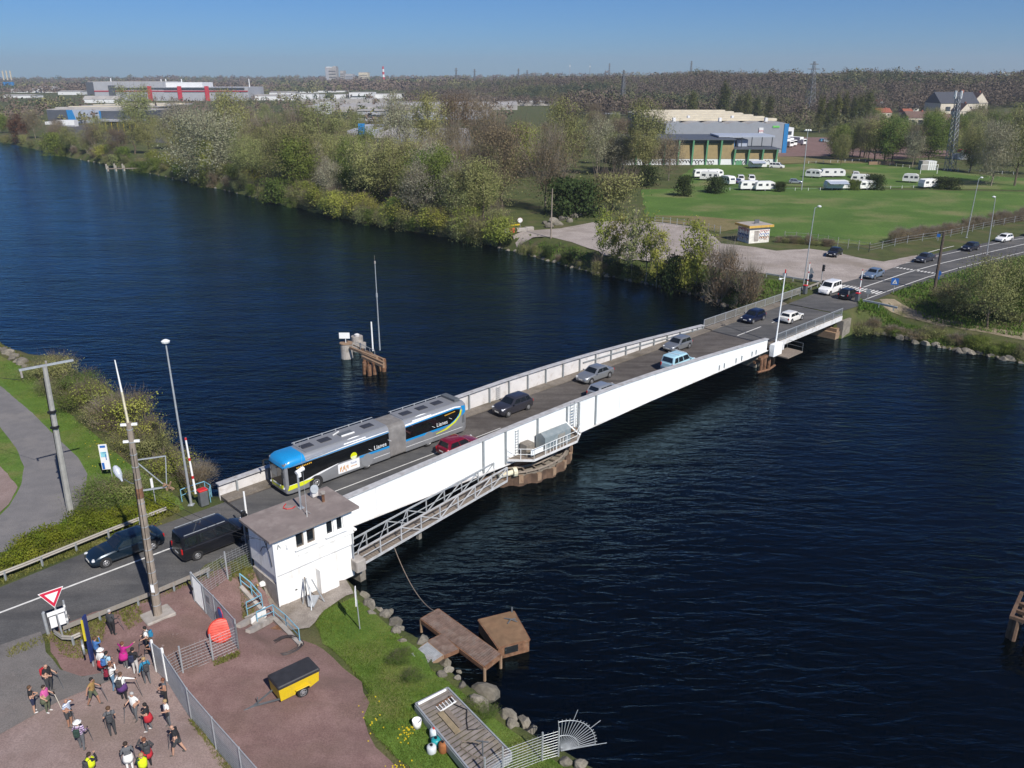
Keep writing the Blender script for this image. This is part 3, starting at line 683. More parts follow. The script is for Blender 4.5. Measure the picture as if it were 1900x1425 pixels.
g = MB().mat(M_WHITE2); g.bbox((1.15, -.1, .9), (.34, .5, .85), .03); g.build('meter_box', cb)
g = MB().mat(M_CLEAR); g.box((-.4, -.325, .75), (.5, .03, 1.2)); g.box((.3, -.325, .75), (.5, .03, 1.2)); g.build('door', cb)
ms = thing('signal_mast', 'tall white leaning mast with red tip and camera arm beside the free bridge end', 'mast', UV(39.15, -4.75, .15), AX)
g = MB().mat(M_CLEAR); g.cyl((0, 0, 0), (.35, 0, 8.3), .10, .06, n=8); g.build('pole', ms)
g = MB().mat(M_RED); g.cyl((.35, 0, 8.31), (.37, 0, 8.75), .08, .07, n=8); g.build('red_tip', ms)
g = MB().mat(M_CLEAR); g.beam((.33, 0, 7.75), (.05, .2, 7.7), .05, .05); g.bbox((-.1, .3, 7.66), (.45, .2, .16), .03); g.build('camera', ms)
# lattice gangway from the control house to the pivot pier
gw = thing('gangway', 'narrow grey lattice gangway low over the water from the white house to the pivot', 'gangway', UV(-22.6, -7.4, -1.75), AX)
ga = Vector((0, 0, 0)); gb = Vector((16.3, 2.25, -.15)); gd = (gb - ga); gl = gd.length; gM = Matrix.Rotation(math.atan2(gd.y, gd.x), 4, 'Z')
g = MB().mat(M_WOOD); g.M = gM;
for k in range(int(gl / .25)): g.box((.125 + k * .25, 0, -.04), (.225, 1.3, .05))
g.build('plank_deck', gw)
for s_, nm in ((-.72, 'truss'), (.72, 'truss')):
 g = MB().mat(M_FLANGE if s_ < 0 else M_GALV); g.M = gM
 g.beam((0, s_, -.1), (gl, s_, -.1), .09, .16); g.beam((0, s_, 1.15), (gl, s_, 1.15), .09, .10); g.beam((0, s_, .52), (gl, s_, .52), .05, .06)
 nb = 8
 for k in range(nb + 1): g.beam((k * gl / nb, s_, -.1), (k * gl / nb, s_, 1.15), .08, .08)
 for k in range(nb):
  a, b_ = (k, k + 1) if k >= 4 else (k + 1, k)
  if k % 1 == 0 and k >= 2: g.beam((a * gl / nb, s_, 0), (b_ * gl / nb, s_, 1.1), .06, .07)
 g.build('truss', gw)
g = MB().mat(M_GALV); g.M = gM
for k in range(3): g.beam((k * gl / 8, -.72, 1.15), ((k + 1) * gl / 8, .72, 1.15), .05, .05)
g.build('cross_brace', gw)
for q in (((.15, 0, -1.2), (.5, 1.8, 2.0)), ((6.6, 0, -1.0), (.3, .3, 1.7))): g = MB().mat(M_CONCD); g.M = gM; g.box(*q); g.build('support', gw)
# ---------------------------------------------------------------- control house
HX, HY = 5.8, 3.15
hz = -2.15
ho = thing('control_house', 'white two-storey bridge control house with a flat grey roof at the canal edge', 'control house', UV(-28.85, -8.55, hz), AX)
M_HOUSE = mat('white_render', (.80, .79, .77), rough=.75, var=.04, scale=.8, dirt=(.42, .38, .32), dirt_amt=.5, dirt_scale=1.0, streak=(2.0, 2.0, .4))
M_ROOF = mat('roof_felt', (.20, .165, .155), rough=.95, var=.15, scale=1.2, dirt=(.33, .29, .27), dirt_amt=.6, dirt_scale=.8)
HT = 5.25
UPZ = 2.55
g = MB().mat(M_HOUSE); g.prism([(.12, .16), (HX, .16), (HX, HY), (.12, HY)], 0, UPZ); g.build('lower_wall', ho)
g = MB().mat(M_CONC); g.box((.06, 1.68, .95), (.10, 3.0, 1.9)); g.build('plinth', ho)
# upper storey with the window openings cut in the front
W = [(1.62, 2.18), (2.40, 2.98), (3.85, 4.38), (4.62, 5.12)]
wz0, wz1 = 3.95, 4.95
g = MB().mat(M_HOUSE)
xs = [0.0] + [a for w_ in W for a in w_] + [HX + .02]
for i in range(0, len(xs), 2): g.box(((xs[i] + xs[i + 1]) / 2, .1, (wz0 + wz1) / 2), (xs[i + 1] - xs[i], .2, wz1 - wz0))
g.box(((HX + .02) / 2, .1, (UPZ + wz0) / 2), (HX + .02, .2, wz0 - UPZ)); g.box(((HX + .02) / 2, .1, (wz1 + HT) / 2), (HX + .02, .2, HT - wz1))
g.box((.1, HY / 2 + .1, (UPZ + HT) / 2), (.2, HY - .2, HT - UPZ)); g.box((HX - .08, HY / 2 + .1, (UPZ + HT) / 2), (.2, HY - .2, HT - UPZ)); g.box((HX / 2, HY - .1, (UPZ + HT) / 2), (HX - .36, .2, HT - UPZ))
g.build('upper_wall', ho)
g = MB().mat(M_CONC); g.box((HX / 2, HY / 2, UPZ + .1), (HX - .4, HY - .4, .15)); g.build('upper_floor', ho)
for a, b_ in W:
 g = MB().mat(M_WOOD if a < 3 else M_CLEAR); c = (a + b_) / 2
 for q in (a + .03, b_ - .03): g.box((q, .12, (wz0 + wz1) / 2), (.06, .06, wz1 - wz0))
 for q in (wz0 + .03, wz1 - .03): g.box((c, .12, q), (b_ - a - .12, .06, .06))
 f = g.build('window', ho)
 g = MB().mat(M_GLASS); g.box((c, .14, (wz0 + wz1) / 2), (b_ - a - .12, .015, wz1 - wz0 - .12)); g.build('pane', f)
g = MB().mat(M_CLEAR)
for a, b_ in ((1.45, 3.1), (3.7, 5.3)): g.box(((a + b_) / 2, -.07, wz0 - .06), (b_ - a, .2, .07))
g.build('window_sill', ho)
g = MB().mat(M_HOUSE); g.box((3.75, -.035, 3.45), (4.2, .07, .09)); g.box((HX + .12, .6, 3.62), (.2, 1.5, .12)); g.build('ledge', ho)
g = MB().mat(M_ROOF); g.box((HX / 2, HY / 2 - .02, HT + .09), (HX + .75, HY + .8, .17)); rf = g.build('roof', ho)
g = MB().mat(M_CLEAR); g.cyl((.02, -.06, .4), (.02, -.06, HT), .05, n=8); g.build('downpipe', ho)
g = MB().mat(M_HOUSE); g.box((3.55, -.12, .95), (1.35, .55, 1.9)); d_ = g.build('cable_cupboard', ho)
g = MB().mat(M_CLEAR); g.box((3.55, -.41, .92), (1.1, .03, 1.6)); g.box((3.62, -.43, .95), (.04, .05, .15)); g.build('door', d_)
g = MB().mat(M_CLEAR); g.box((1.45, .145, .95), (1.6, .03, 1.75)); dd = g.build('door', ho)
g = MB().mat(M_BLACK); g.box((1.35, .11, .95), (.14, .05, .06)); g.build('handle', dd)
g = MB().mat(M_CONC); g.bbox((HX + .15, -.1, .95), (.75, .9, .9), .06); g.build('concrete_box', ho)
g = MB().mat(M_BLACK); g.tube([(-.03, .5, HT - .1), (-.03, .8, 4.4), (-.03, 1.3, 4.2), (-.03, 1.7, 3.7)], .025, 4); g.tube([(-.03, 1.2, HT - .1), (-.03, .9, 4.7), (-.03, .5, 4.1), (-.03, .3, 3.2)], .02, 4); g.build('cable', ho)
g = MB().mat(M_GALV); g.cyl((HX - .1, -.05, .9), (HX - .1, -.05, 3.4), .045, n=8); g.build('downpipe', ho)
g = MB().mat(M_CLEAR); g.bbox((.95, -.08, 4.45), (.14, .14, .35), .03); g.build('wall_lamp', ho)
g = MB().mat(M_STIFF); g.beam((.38, -.03, 4.75), (.52, -.03, 4.45), .04, .04); g.beam((.38, -.03, 4.75), (.30, -.03, 4.45), .04, .04); g.build('wall_bracket', ho)
# things on the roof
RZ = HT + .175
def on_roof(name, label, cat, x, y):
 p = ho.matrix_basis @ Vector((0, 0, 0)); q = UV(-28.85 + x, -8.55 + y, hz + RZ); return thing(name, label, cat, q, AX)
t = on_roof('camera_mast', 'grey mast with a white camera housing standing on the control house roof', 'mast', 3.25, 2.0)
g = MB().mat(M_GALV); g.cyl((0, 0, 0), (0, 0, 2.55), .07, n=8); g.box((0, 0, .04), (.35, .35, .06)); g.build('pole', t)
g = MB().mat(M_CLEAR); g.cyl((-.1, 0, 2.62), (.5, .1, 2.72), .13, .15, n=10); g.bbox((.1, 0, 2.4), (.25, .2, .3), .03); g.build('camera', t)
t = on_roof('aerial', 'thin rod aerial near the front edge of the control house roof', 'aerial', 3.05, .9)
g = MB().mat(M_GALV); g.cyl((0, 0, 0), (0, 0, 1.6), .022, n=5); g.cyl((0, 0, 1.6), (0, 0, 5.3), .012, .006, n=5)
for a in (0, 2.1, 4.2): g.beam((0, 0, .35), (.28 * math.cos(a), .28 * math.sin(a), .02), .02, .02)
g.build('rod', t)
t = on_roof('vent_pipe', 'short rusty vent pipe with a pale cap on the control house roof', 'pipe', 4.8, 1.75)
g = MB().mat(M_RUST); g.cyl((0, 0, 0), (0, 0, .62), .10, n=10); g.build('stack', t)
g = MB().mat(M_CONC); g.cyl((0, 0, .62), (0, 0, .74), .17, n=10); g.build('cap', t)
t = on_roof('siren', 'round cream siren horn bolted to the control house roof', 'siren', 4.7, 2.9)
g = MB().mat(M_GALV); g.lathe([(.08, 0), (.25, .1), (.30, .3)], (0, 0, .55), 16, Matrix.Rotation(1.2, 4, 'X')); g.build('horn', t)
g = MB().mat(M_WHITE2); g.bbox((.05, -.1, .28), (.45, .4, .5), .04); g.build('motor_box', t)
hs2 = on_roof('red_hose', 'red hose curling across the control house roof beside the mast', 'hose', 3.1, 2.4)
g = MB().mat(M_RED); g.tube([(-.02, .02, .05), (-.3, -.1, .05), (-.62, .05, .05), (-.72, .35, .05), (-.5, .6, .05), (-.3, .75, .05)], .035, 6); g.build('tube', hs2)
# ---------------------------------------------------------------- old dolphin in the middle of the canal
db = G(690, 672, WZ)
dp = thing('mooring_dolphin', 'rusty timber mooring dolphin standing alone in the canal', 'dolphin', (db.x, db.y, -6))
def dl(px, py, z): p = G(px, py, z); return Vector((p.x - db.x, p.y - db.y, z + 6))
g = MB().mat(M_RUST)
for i in range(13):
 a = dl(676 + (i % 5) * 9, 662 + (i // 5) * 6 + R.uniform(-2, 2), -1.6); a.z = 4.35 + R.uniform(-.2, .25)
 g.cyl((a.x + R.uniform(-.15, .15), a.y, 0), a, .26, .24, n=8)
g.build('pile_cluster', dp)
g = MB().mat(M_RUSTL)
for k in range(3):
 a, b_ = dl(672, 650 + k * 6, -1.5), dl(712, 668 + k * 6, -1.5); g.beam(a, b_, .25, .3)
a, b_ = dl(650, 645, -1.4), dl(700, 665, -1.4); g.beam(a, b_, .3, .3); g.beam(dl(655, 640, -1.3), dl(690, 655, -1.3), .12, .12); g.build('timber_beam', dp)
g = MB().mat(M_GALV); a, b_ = dl(660, 634, -.6), dl(695, 650, -.8); g.beam(a, b_, .05, .05)
for k in range(5): c = a.lerp(b_, k / 4); g.cyl(c, (c.x, c.y, 4.5), .03, n=5)
g.build('guard_rail', dp)
cp = G(644, 664, WZ); cpl = thing('concrete_column', 'pale round concrete column with a white board beside the rusty dolphin', 'column', (cp.x, cp.y, -6))
g = MB().mat(M_CONC); g.cyl((0, 0, 0), (0, 0, 4.9), .78, .74, n=20); g.build('shaft', cpl)
g = MB().mat(M_RUSTL); g.cyl((0, 0, 4.9), (0, 0, 5.0), .8, n=20); g.build('cap', cpl)
g = MB().mat(M_CLEAR); g.cyl((0, -.1, 5.0), (0, -.1, 6.1), .04, n=6); g.box((-.1, -.16, 5.95), (1.3, .05, .75)); g.build('board', cpl)
cp = G(664, 650, WZ); cpl2 = thing('concrete_column', 'second concrete column joined to the dolphin by a beam, without a board', 'column', (cp.x, cp.y, -6))
g = MB().mat(M_CONC); g.cyl((0, 0, 0), (0, 0, 4.9), .78, .74, n=20); g.box((.2, -.6, 3.9), (2.0, .6, .7)); g.build('shaft', cpl2)
g = MB().mat(M_WHITE2); g.lathe([(.3, 4.9), (.34, 5.15), (.1, 5.25)], n=10); g.build('bollard', cpl2)
def simple_pole(name, label, cat, p, h, r0, r1, m, lean=(0, 0), extra=None):
 t = thing(name, label, cat, p); g = MB().mat(m); g.cyl((0, 0, 0), (lean[0], lean[1], h), r0, r1, n=8); g.build('pole', t); return t
p = dl(705, 650, -1.7) + Vector((db.x, db.y, -6)); t = simple_pole('signal_mast', 'very tall thin grey mast on the rusty dolphin in the canal', 'mast', p, 10.8, .09, .045, M_GALV)
g = MB().mat(M_GALV); g.cyl((0, 0, 6.7), (0, 0, 7.2), .12, n=8); g.build('collar', t)
g = MB().mat(M_CONC); g.cyl((0, 0, 10.8), (0, 0, 11.1), .1, n=8); g.cyl((0, 0, 11.1), (0, 0, 11.8), .012, n=4); g.build('lantern', t)
p = dl(692, 651, -1.7) + Vector((db.x, db.y, -6)); simple_pole('marker_post', 'shorter white post on the rusty dolphin beside the tall mast', 'post', p, 3.7, .10, .09, M_CLEAR)
# timber dolphin cut by the right edge of the picture
rb_ = G(1885, 1180, WZ); d2 = thing('timber_landing', 'dark timber landing cut off by the right edge of the picture', 'landing', (rb_.x, rb_.y, -6))
def dl2(px, py, z): p = G(px, py, z); return Vector((p.x - rb_.x, p.y - rb_.y, z + 6))
g = MB().mat(M_WOOD)
for k in range(3): g.mat(M_PILE); g.beam(dl2(1876 + k * 5, 1144 - k * 13, -1.4), dl2(1975, 1180 - k * 13, -1.4), .2, .22)
g.beam(dl2(1876, 1146, -1.35), dl2(1896, 1100, -1.35), .2, .2); g.build('beam', d2)
for (a, b_) in ((1888, 1150), (1880, 1145), (1900, 1120), (1915, 1160), (1940, 1170), (1960, 1180)):
 q = dl2(a, b_, -1.5); g = MB().mat(M_PILE); g.cyl((q.x, q.y, 0), q, .2, .18, n=8); g.build('pile', d2)
# ================================================================ vehicles
def paint_m(name, col, metal=0.0): return mat('car_paint_' + name, col, rough=.28, metal=metal, var=.04, coat=.6, spec=.5)
TYRE = mat('tyre_rubber', (.018, .018, .019), rough=.85, var=.2)
RIM = mat('alloy_rim', (.42, .42, .43), rough=.35, metal=.6, var=.15, scale=9)
LAMP_W = mat('headlamp_glass', (.62, .64, .66), rough=.12, var=.1)
LAMP_R = mat('tail_lamp_red', (.42, .012, .012), rough=.2, var=.1)
PLATE = mat('plate_white', (.72, .71, .66), rough=.5, var=.05)
TRIM = mat('dark_trim', (.025, .026, .028), rough=.6, var=.15)
CGLASS = mat('car_glass', (.010, .013, .016), rough=.05, var=.3, spec=.8)
def sharp(o, a=32):
 o.data.set_sharp_from_angle(angle=rad(a)); return o
def loft(mb, rings, closed=True, caps=True):
 n = len(rings[0]); P = [p for r_ in rings for p in r_]; Fc = []
 for i in range(len(rings) - 1):
  for k in range(n if closed else n - 1): Fc.append((i * n + k, i * n + (k + 1) % n, (i + 1) * n + (k + 1) % n, (i + 1) * n + k))
 if caps: Fc += [tuple(reversed(range(n))), tuple(range((len(rings) - 1) * n, len(rings) * n))]
 return mb.add(P, Fc)
def wheel(parent, x, y, r=.31, w=.2):
 s_ = 1 if y > 0 else -1
 o = MB().mat(TYRE); Mx = Matrix.Rotation(-math.pi / 2 * s_, 4, 'X')
 o.lathe([(r * .62, -w / 2), (r * .94, -w / 2), (r, -w * .3), (r, w * .3), (r * .94, w / 2), (r * .62, w / 2)], (x, y - s_ * w / 2 + s_ * .02, r), 20, Mx)
 wh = o.build('wheel', parent, True); sharp(wh, 40)
 o = MB().mat(RIM); c = Vector((x, y + s_ * .028, r))
 o.lathe([(r * .60, -.03), (r * .64, .0), (r * .58, .012), (r * .52, -.02), (.06, .005), (.03, .01)], c, 16, Mx)
 for k in range(5):
  a = k * 1.2566; q = Vector((math.cos(a), 0, math.sin(a))); o.beam(c + q * .05 + Vector((0, s_ * .005, 0)), c + q * r * .56 + Vector((0, s_ * .005, 0)), .05, .02)
 o.build('rim', wh)
TYPES = {  # L, W, H, belt, hood front z, ws base, ws top, roof end, rear glass base, tail z, windows
 'hatch': (3.95, 1.70, 1.46, .92, .72, .20, .02, -.38, -.455, .92, 2), 'sedan': (4.55, 1.76, 1.44, .93, .72, .20, .04, -.22, -.34, .96, 2),
 'suv': (4.12, 1.78, 1.56, 1.02, .84, .22, .05, -.36, -.46, 1.02, 3), 'mpv': (4.35, 1.81, 1.80, 1.06, .86, .27, .12, -.43, -.48, 1.06, 3),
 'van': (5.1, 1.92, 1.92, 1.12, .95, .30, .17, -.465, -.49, 1.12, 3), 'liftback': (4.75, 1.80, 1.44, .94, .70, .20, .05, -.26, -.41, .96, 3),
 'oldhatch': (4.05, 1.64, 1.38, .88, .74, .19, .06, -.36, -.43, .86, 2)}
def make_car(label, typ, paint, u, v, head, world=None, z=.07, detail=True, name=None, cat='car', group='cars queuing over the bridge', bump=None):
 L_, W_, H_, bz, hz_, wsb, wst, rfe, rgb_, tz, nw = TYPES[typ]
 loc = UV(u, v, z) if world is None else world
 t = thing(name or 'car', label, cat, loc, head, group)
 hw = W_ / 2
 o = MB().mat(paint)
 st = [(-.5, .80, tz * .62, .36), (-.49, .88, tz * .93, .27), (-.46, .95, tz, .22), (rgb_ + .02, .98, max(tz, bz * .99), .2), (-.2, 1.0, bz, .2), (.0, 1.0, bz, .2), (wsb - .02, .99, bz * 1.0, .2), (wsb + .03, .985, bz * .985, .2),
          (.36, .96, (bz * .5 + hz_ * .5) + .04, .2), (.44, .91, hz_ + .03, .22), (.48, .82, hz_ - .05, .28), (.5, .70, hz_ * .75, .34)]
 rings = []
 for (fx, fw, zt, zb) in st:
  w_ = hw * fw; x = fx * L_; zm = zb + (zt - zb) * .55
  half = [(w_ * .90, zb), (w_ * .985, zb + .10), (w_, zm), (w_ * .975, zt - .09), (w_ * .90, zt - .01), (w_ * .45, zt + .025)]
  rings.append([(x, y, z_) for y, z_ in half] + [(x, -y, z_) for y, z_ in reversed(half)])
 loft(o, rings)
 # cabin
 x0, x1, x2, x3 = wsb * L_, wst * L_, rfe * L_, rgb_ * L_
 wb, wr = hw * .95, hw * .76 if typ not in ('van', 'mpv') else hw * .83
 zt = H_; zb = bz - .04
 def ringz(z_, xa, xb, w_, k=.12): return [(xa, w_ - k, z_), (xa - k * .8, w_, z_), (xb + k * .8, w_, z_), (xb, w_ - k, z_), (xb, -w_ + k, z_), (xb + k * .8, -w_, z_), (xa - k * .8, -w_, z_), (xa, -w_ + k, z_)]
 zs = zt - .09
 f_ = (zs - zb) / (zt - zb)
 xa, xb = x0 + (x1 - x0) * f_, x3 + (x2 - x3) * f_; wm_ = wb + (wr - wb) * f_ + .02
 loft(o, [ringz(zb, x0, x3, wb), ringz(zs, xa, xb, wm_), ringz(zt - .02, x1 - .05, x2 + .05, wr - .05), ringz(zt, x1 - .25, x2 + .25, wr - .25)])
 body = sharp(o.build('body', t, True), 30)
 # glazing, proud of the cabin by a few mm
 def lerp3(a, b_, k): return Vector(a).lerp(Vector(b_), k)
 def pane(nm, c00, c10, c11, c01, nrm):
  g = MB().mat(CGLASS); n_ = Vector(nrm).normalized() * .012
  q = [Vector(c) + n_ for c in (c00, c10, c11, c01)]; bk = [c - n_ * 1.6 for c in q]
  g.add(q + bk, [(0, 1, 2, 3), (7, 6, 5, 4), (0, 4, 5, 1), (1, 5, 6, 2), (2, 6, 7, 3), (3, 7, 4, 0)]); g.build(nm, t)
 k = .16
 A0, A1 = Vector((x0, 0, zb)), Vector((xa, 0, zs)); up_ = (A1 - A0)
 p0, p1 = A0 + up_ * .14, A0 + up_ * .96; n0 = Vector((up_.z, 0, -up_.x))
 if n0.x < 0: n0 = -n0
 pane('windscreen', (p0.x, wb - k, p0.z), (p0.x, -wb + k, p0.z), (p1.x, -wm_ + k, p1.z), (p1.x, wm_ - k, p1.z), n0)
 A0, A1 = Vector((x3, 0, zb)), Vector((xb, 0, zs)); up_ = (A1 - A0); p0, p1 = A0 + up_ * .22, A0 + up_ * .94; n0 = Vector((-up_.z, 0, up_.x))
 if n0.x > 0: n0 = -n0
 pane('rear_window', (p0.x, -wb + k + .03, p0.z), (p0.x, wb - k - .03, p0.z), (p1.x, wm_ - k - .03, p1.z), (p1.x, -wm_ + k + .03, p1.z), n0)
 for s_ in (1, -1):
  za, zb_ = zb + (zs - zb) * .14, zb + (zs - zb) * .93
  fa, fb = .14, .93
  def edge(xl, xh, f): return xl + (xh - xl) * f
  fr = lambda f: edge(x0, xa, f) - .17 ; re = lambda f: edge(x3, xb, f) + .19
  cuts = {2: [0, .5, 1], 3: [0, .4, .74, 1]}[nw]
  for i in range(len(cuts) - 1):
   a, b_ = cuts[i] + (.02 if i else 0), cuts[i + 1] - (.02 if i < len(cuts) - 2 else 0)
   def pt_(c, f): return (fr(f) + (re(f) - fr(f)) * c, s_ * (wb + (wm_ - wb) * f), zb + (zs - zb) * f)
   q = [pt_(a, fa), pt_(b_, fa), pt_(b_, fb), pt_(a, fb)]
   if s_ < 0: q = [q[1], q[0], q[3], q[2]]
   q = [q[1], q[0], q[3], q[2]]
   pane('side_window', *q, (0, s_, .25))
  g = MB().mat(paint if detail else TRIM); g.bbox((x0 - .22, s_ * (hw + .09), bz + .06), (.12, .2, .13), .03); g.build('door_mirror', t)
  g = MB().mat(LAMP_W); g.bbox((.462 * L_, s_ * hw * .70, hz_ - .06), (.20, hw * .32, .15), .04, rz=-s_ * .45); g.build('headlight', t)
  g = MB().mat(LAMP_R); g.bbox((-.488 * L_, s_ * hw * .80, tz * .80), (.10, hw * .18, .26 if typ not in ('mpv', 'van') else .4), .03); g.build('tail_light', t)
  for fx in (.325, -.31):
   g = MB().mat(TYRE); g.cyl((fx * L_, s_ * (hw * .80), .335), (fx * L_, s_ * (hw * .985 + .006), .335), .375, n=20); g.build('wheel_arch', t)
   wheel(t, fx * L_, s_ * (hw - .01), .315)
 g = MB().mat(TRIM); g.bbox((.492 * L_, 0, .42), (.06, hw * 1.0, .16), .02); g.build('grille', t)
 g = MB().mat(TRIM); g.bbox((-.485 * L_, 0, .33), (.12, hw * 1.5, .12), .03); g.build('rear_bumper', t)
 for x in (.502, -.499):
  g = MB().mat(PLATE); g.box((x * L_, 0, .50 if x > 0 else .62), (.025, .5, .11)); g.build('number_plate', t)
 return t
LEFT, RIGHT = AX + math.pi, AX
c_ = make_car('dark blue-green liftback saloon driving left past the tall wooden pole', 'liftback', paint_m('dark_teal', (.007, .019, .034), .3), -34.4, 1.45, LEFT)
c_ = make_car('black passenger van waiting beside the white control house', 'van', paint_m('black', (.012, .013, .018), .3), -29.7, -1.75, RIGHT, name='van', cat='van')
g = MB().mat(M_GALV)
for s_ in (1, -1): g.beam((.6, s_ * .72, 1.95), (-2.2, s_ * .72, 1.95), .04, .04)
g.build('roof_rail', c_)
make_car('dark red hatchback alongside the bus, half hidden by the white girder', 'hatch', paint_m('dark_red', (.20, .006, .022), .2), -7.9, -1.75, RIGHT)
make_car('dark grey crossover driving left behind the bus', 'suv', paint_m('dark_grey', (.055, .055, .070), .5), 1.6, 1.60, LEFT)
make_car('silver saloon on the far lane in the middle of the bridge', 'sedan', paint_m('silver', (.33, .35, .37), .6), 14.0, 2.0, LEFT)
make_car('pale silver hatchback mostly hidden behind the near girder', 'hatch', paint_m('pale_silver', (.42, .45, .48), .6), 11.0, -1.9, RIGHT)
c_ = make_car('pale turquoise-blue estate van with roof bars behind the near girder', 'mpv', paint_m('turquoise', (.36, .58, .68)), 23.2, -2.0, RIGHT)
g = MB().mat(M_CLEAR)
for x in (-.9, .3): g.beam((x, -.75, 1.86), (x, .75, 1.86), .05, .05)
g.build('roof_bars', c_)
make_car('silver hatchback with an arm out of the window at the bridge end', 'hatch', paint_m('silver_grey', (.30, .315, .33), .6), 28.7, 2.0, LEFT)
make_car('navy hatchback on the approach span facing left', 'hatch', paint_m('navy', (.008, .013, .040), .3), 45.6, 2.2, LEFT)
make_car('old white hatchback on the approach span seen from behind', 'oldhatch', paint_m('old_white', (.72, .70, .66)), 49.2, -1.25, RIGHT)
make_car('white people carrier coming onto the approach span', 'mpv', paint_m('white', (.78, .78, .78)), 66.9, 2.3, LEFT)
make_car('black hatchback leaving the bridge beside the red barrier', 'hatch', paint_m('black_blue', (.010, .011, .018), .2), 66.2, -.95, RIGHT)
make_car('light blue saloon near the pedestrian crossing', 'sedan', paint_m('light_blue', (.20, .28, .40), .5), 81.5, 2.2, LEFT)
make_car('dark grey saloon beyond the dashed stop line', 'sedan', paint_m('slate', (.04, .043, .06), .4), 99.6, 1.35, LEFT - .11)
make_car('dark blue estate car in front of the white car on the far road', 'mpv' if False else 'hatch', paint_m('midnight', (.014, .018, .032), .3), 115.6, -.55, LEFT - .15)
make_car('white hatchback last but one in the queue on the far road', 'hatch', paint_m('pure_white', (.80, .80, .79)), 129.6, -1.9, LEFT - .2)
make_car('maroon car cut off by the right edge of the picture', 'hatch', paint_m('maroon', (.14, .008, .014)), 140.2, -3.9, LEFT - .23)
make_car('black car parked on the gravel below the green field', 'sedan', paint_m('parked_black', (.010, .010, .014)), 93.2, 14.4, LEFT + .15, group=None)
# ---------------------------------------------------------------- articulated bus
bus = thing('articulated_bus', 'long silver and blue articulated bus with a yellow nose crossing the bridge', 'bus', UV(-22.8, 2.0, .075), LEFT)
B_SIL = paint_m('bus_silver', (.30, .31, .33), .35); B_BLUE = paint_m('bus_blue', (.012, .24, .55)); B_YEL = paint_m('bus_yellow', (.62, .66, .01)); B_BLK = mat('bus_black_glass', (.008, .009, .010), rough=.06, var=.3, scale=1.5, spec=.7)
B_WHT = paint_m('bus_white', (.76, .77, .78)); B_ROOF = mat('bus_roof_grey', (.185, .19, .205), rough=.45, var=.06, scale=.8); B_CYAN = paint_m('bus_cyan', (.10, .52, .66))
HW, BH = 1.275, 3.08
def bring(x, w=1.0, zb=.28, zt=BH, in_=0.0):
 h_ = [(HW * w * .96, zb), (HW * w, zb + .12), (HW * w, 1.5), (HW * w, 2.55), (HW * w - .05, 2.78), (HW * w - .17, zt - .10), (HW * w - .38, zt)]
 return [(x, y, z) for y, z in h_] + [(x, -y, z) for y, z in reversed(h_)]
def cring(x, w, zb, zt):
 h_ = [(HW * w, zb), (HW * w, zt - .34), (HW * w - .05, zt - .24), (HW * w - .17, zt - .10), (HW * w - .38, zt)]
 return [(x, y, z) for y, z in h_] + [(x, -y, z) for y, z in reversed(h_)]
fb = MB().mat(B_SIL)
front = [bring(-.02, .78, .42, 2.35), bring(-.08, .90, .34, 2.72), bring(-.22, .965, .30, 2.95), bring(-.55, 1.0)]
loft(fb, [bring(-9.55)] + [bring(-7.0), bring(-4.0)] + front[::-1]); fbo = sharp(fb.build('front_body', bus, True), 35)
rbm = MB().mat(B_SIL); loft(rbm, [bring(-17.85, .94, .5, 2.9), bring(-17.75, .98, .36, 3.02), bring(-17.5), bring(-14), bring(-11.15)]); rbo = sharp(rbm.build('rear_body', bus, True), 35)
g = MB().mat(mat('bellows_grey', (.19, .18, .175), rough=.8, var=.2, scale=2)); rs = []
for k in range(29): rs.append(bring(-11.15 + k * 1.6 / 28, .985 if k % 2 else 1.012, .32, BH - (.04 if k % 2 else .0)))
loft(g, rs); g.build('bellows', bus)
def side(poly, s_, m, off, nm, parent):
 """poly of (metres behind nose, z) laid on the side of the bus"""
 g = MB().mat(m); y = s_ * (HW + off); pts = [(-a, y, z) for a, z in poly]
 ar = sum(poly[i][0] * poly[(i + 1) % len(poly)][1] - poly[(i + 1) % len(poly)][0] * poly[i][1] for i in range(len(poly)))
 if (ar > 0) == (s_ > 0): pts = pts[::-1]
 g.extrude(pts[::-1], (0, -s_ * .012, 0)); return g.build(nm, parent)
NS = 1            # the side towards the camera is the bus's left
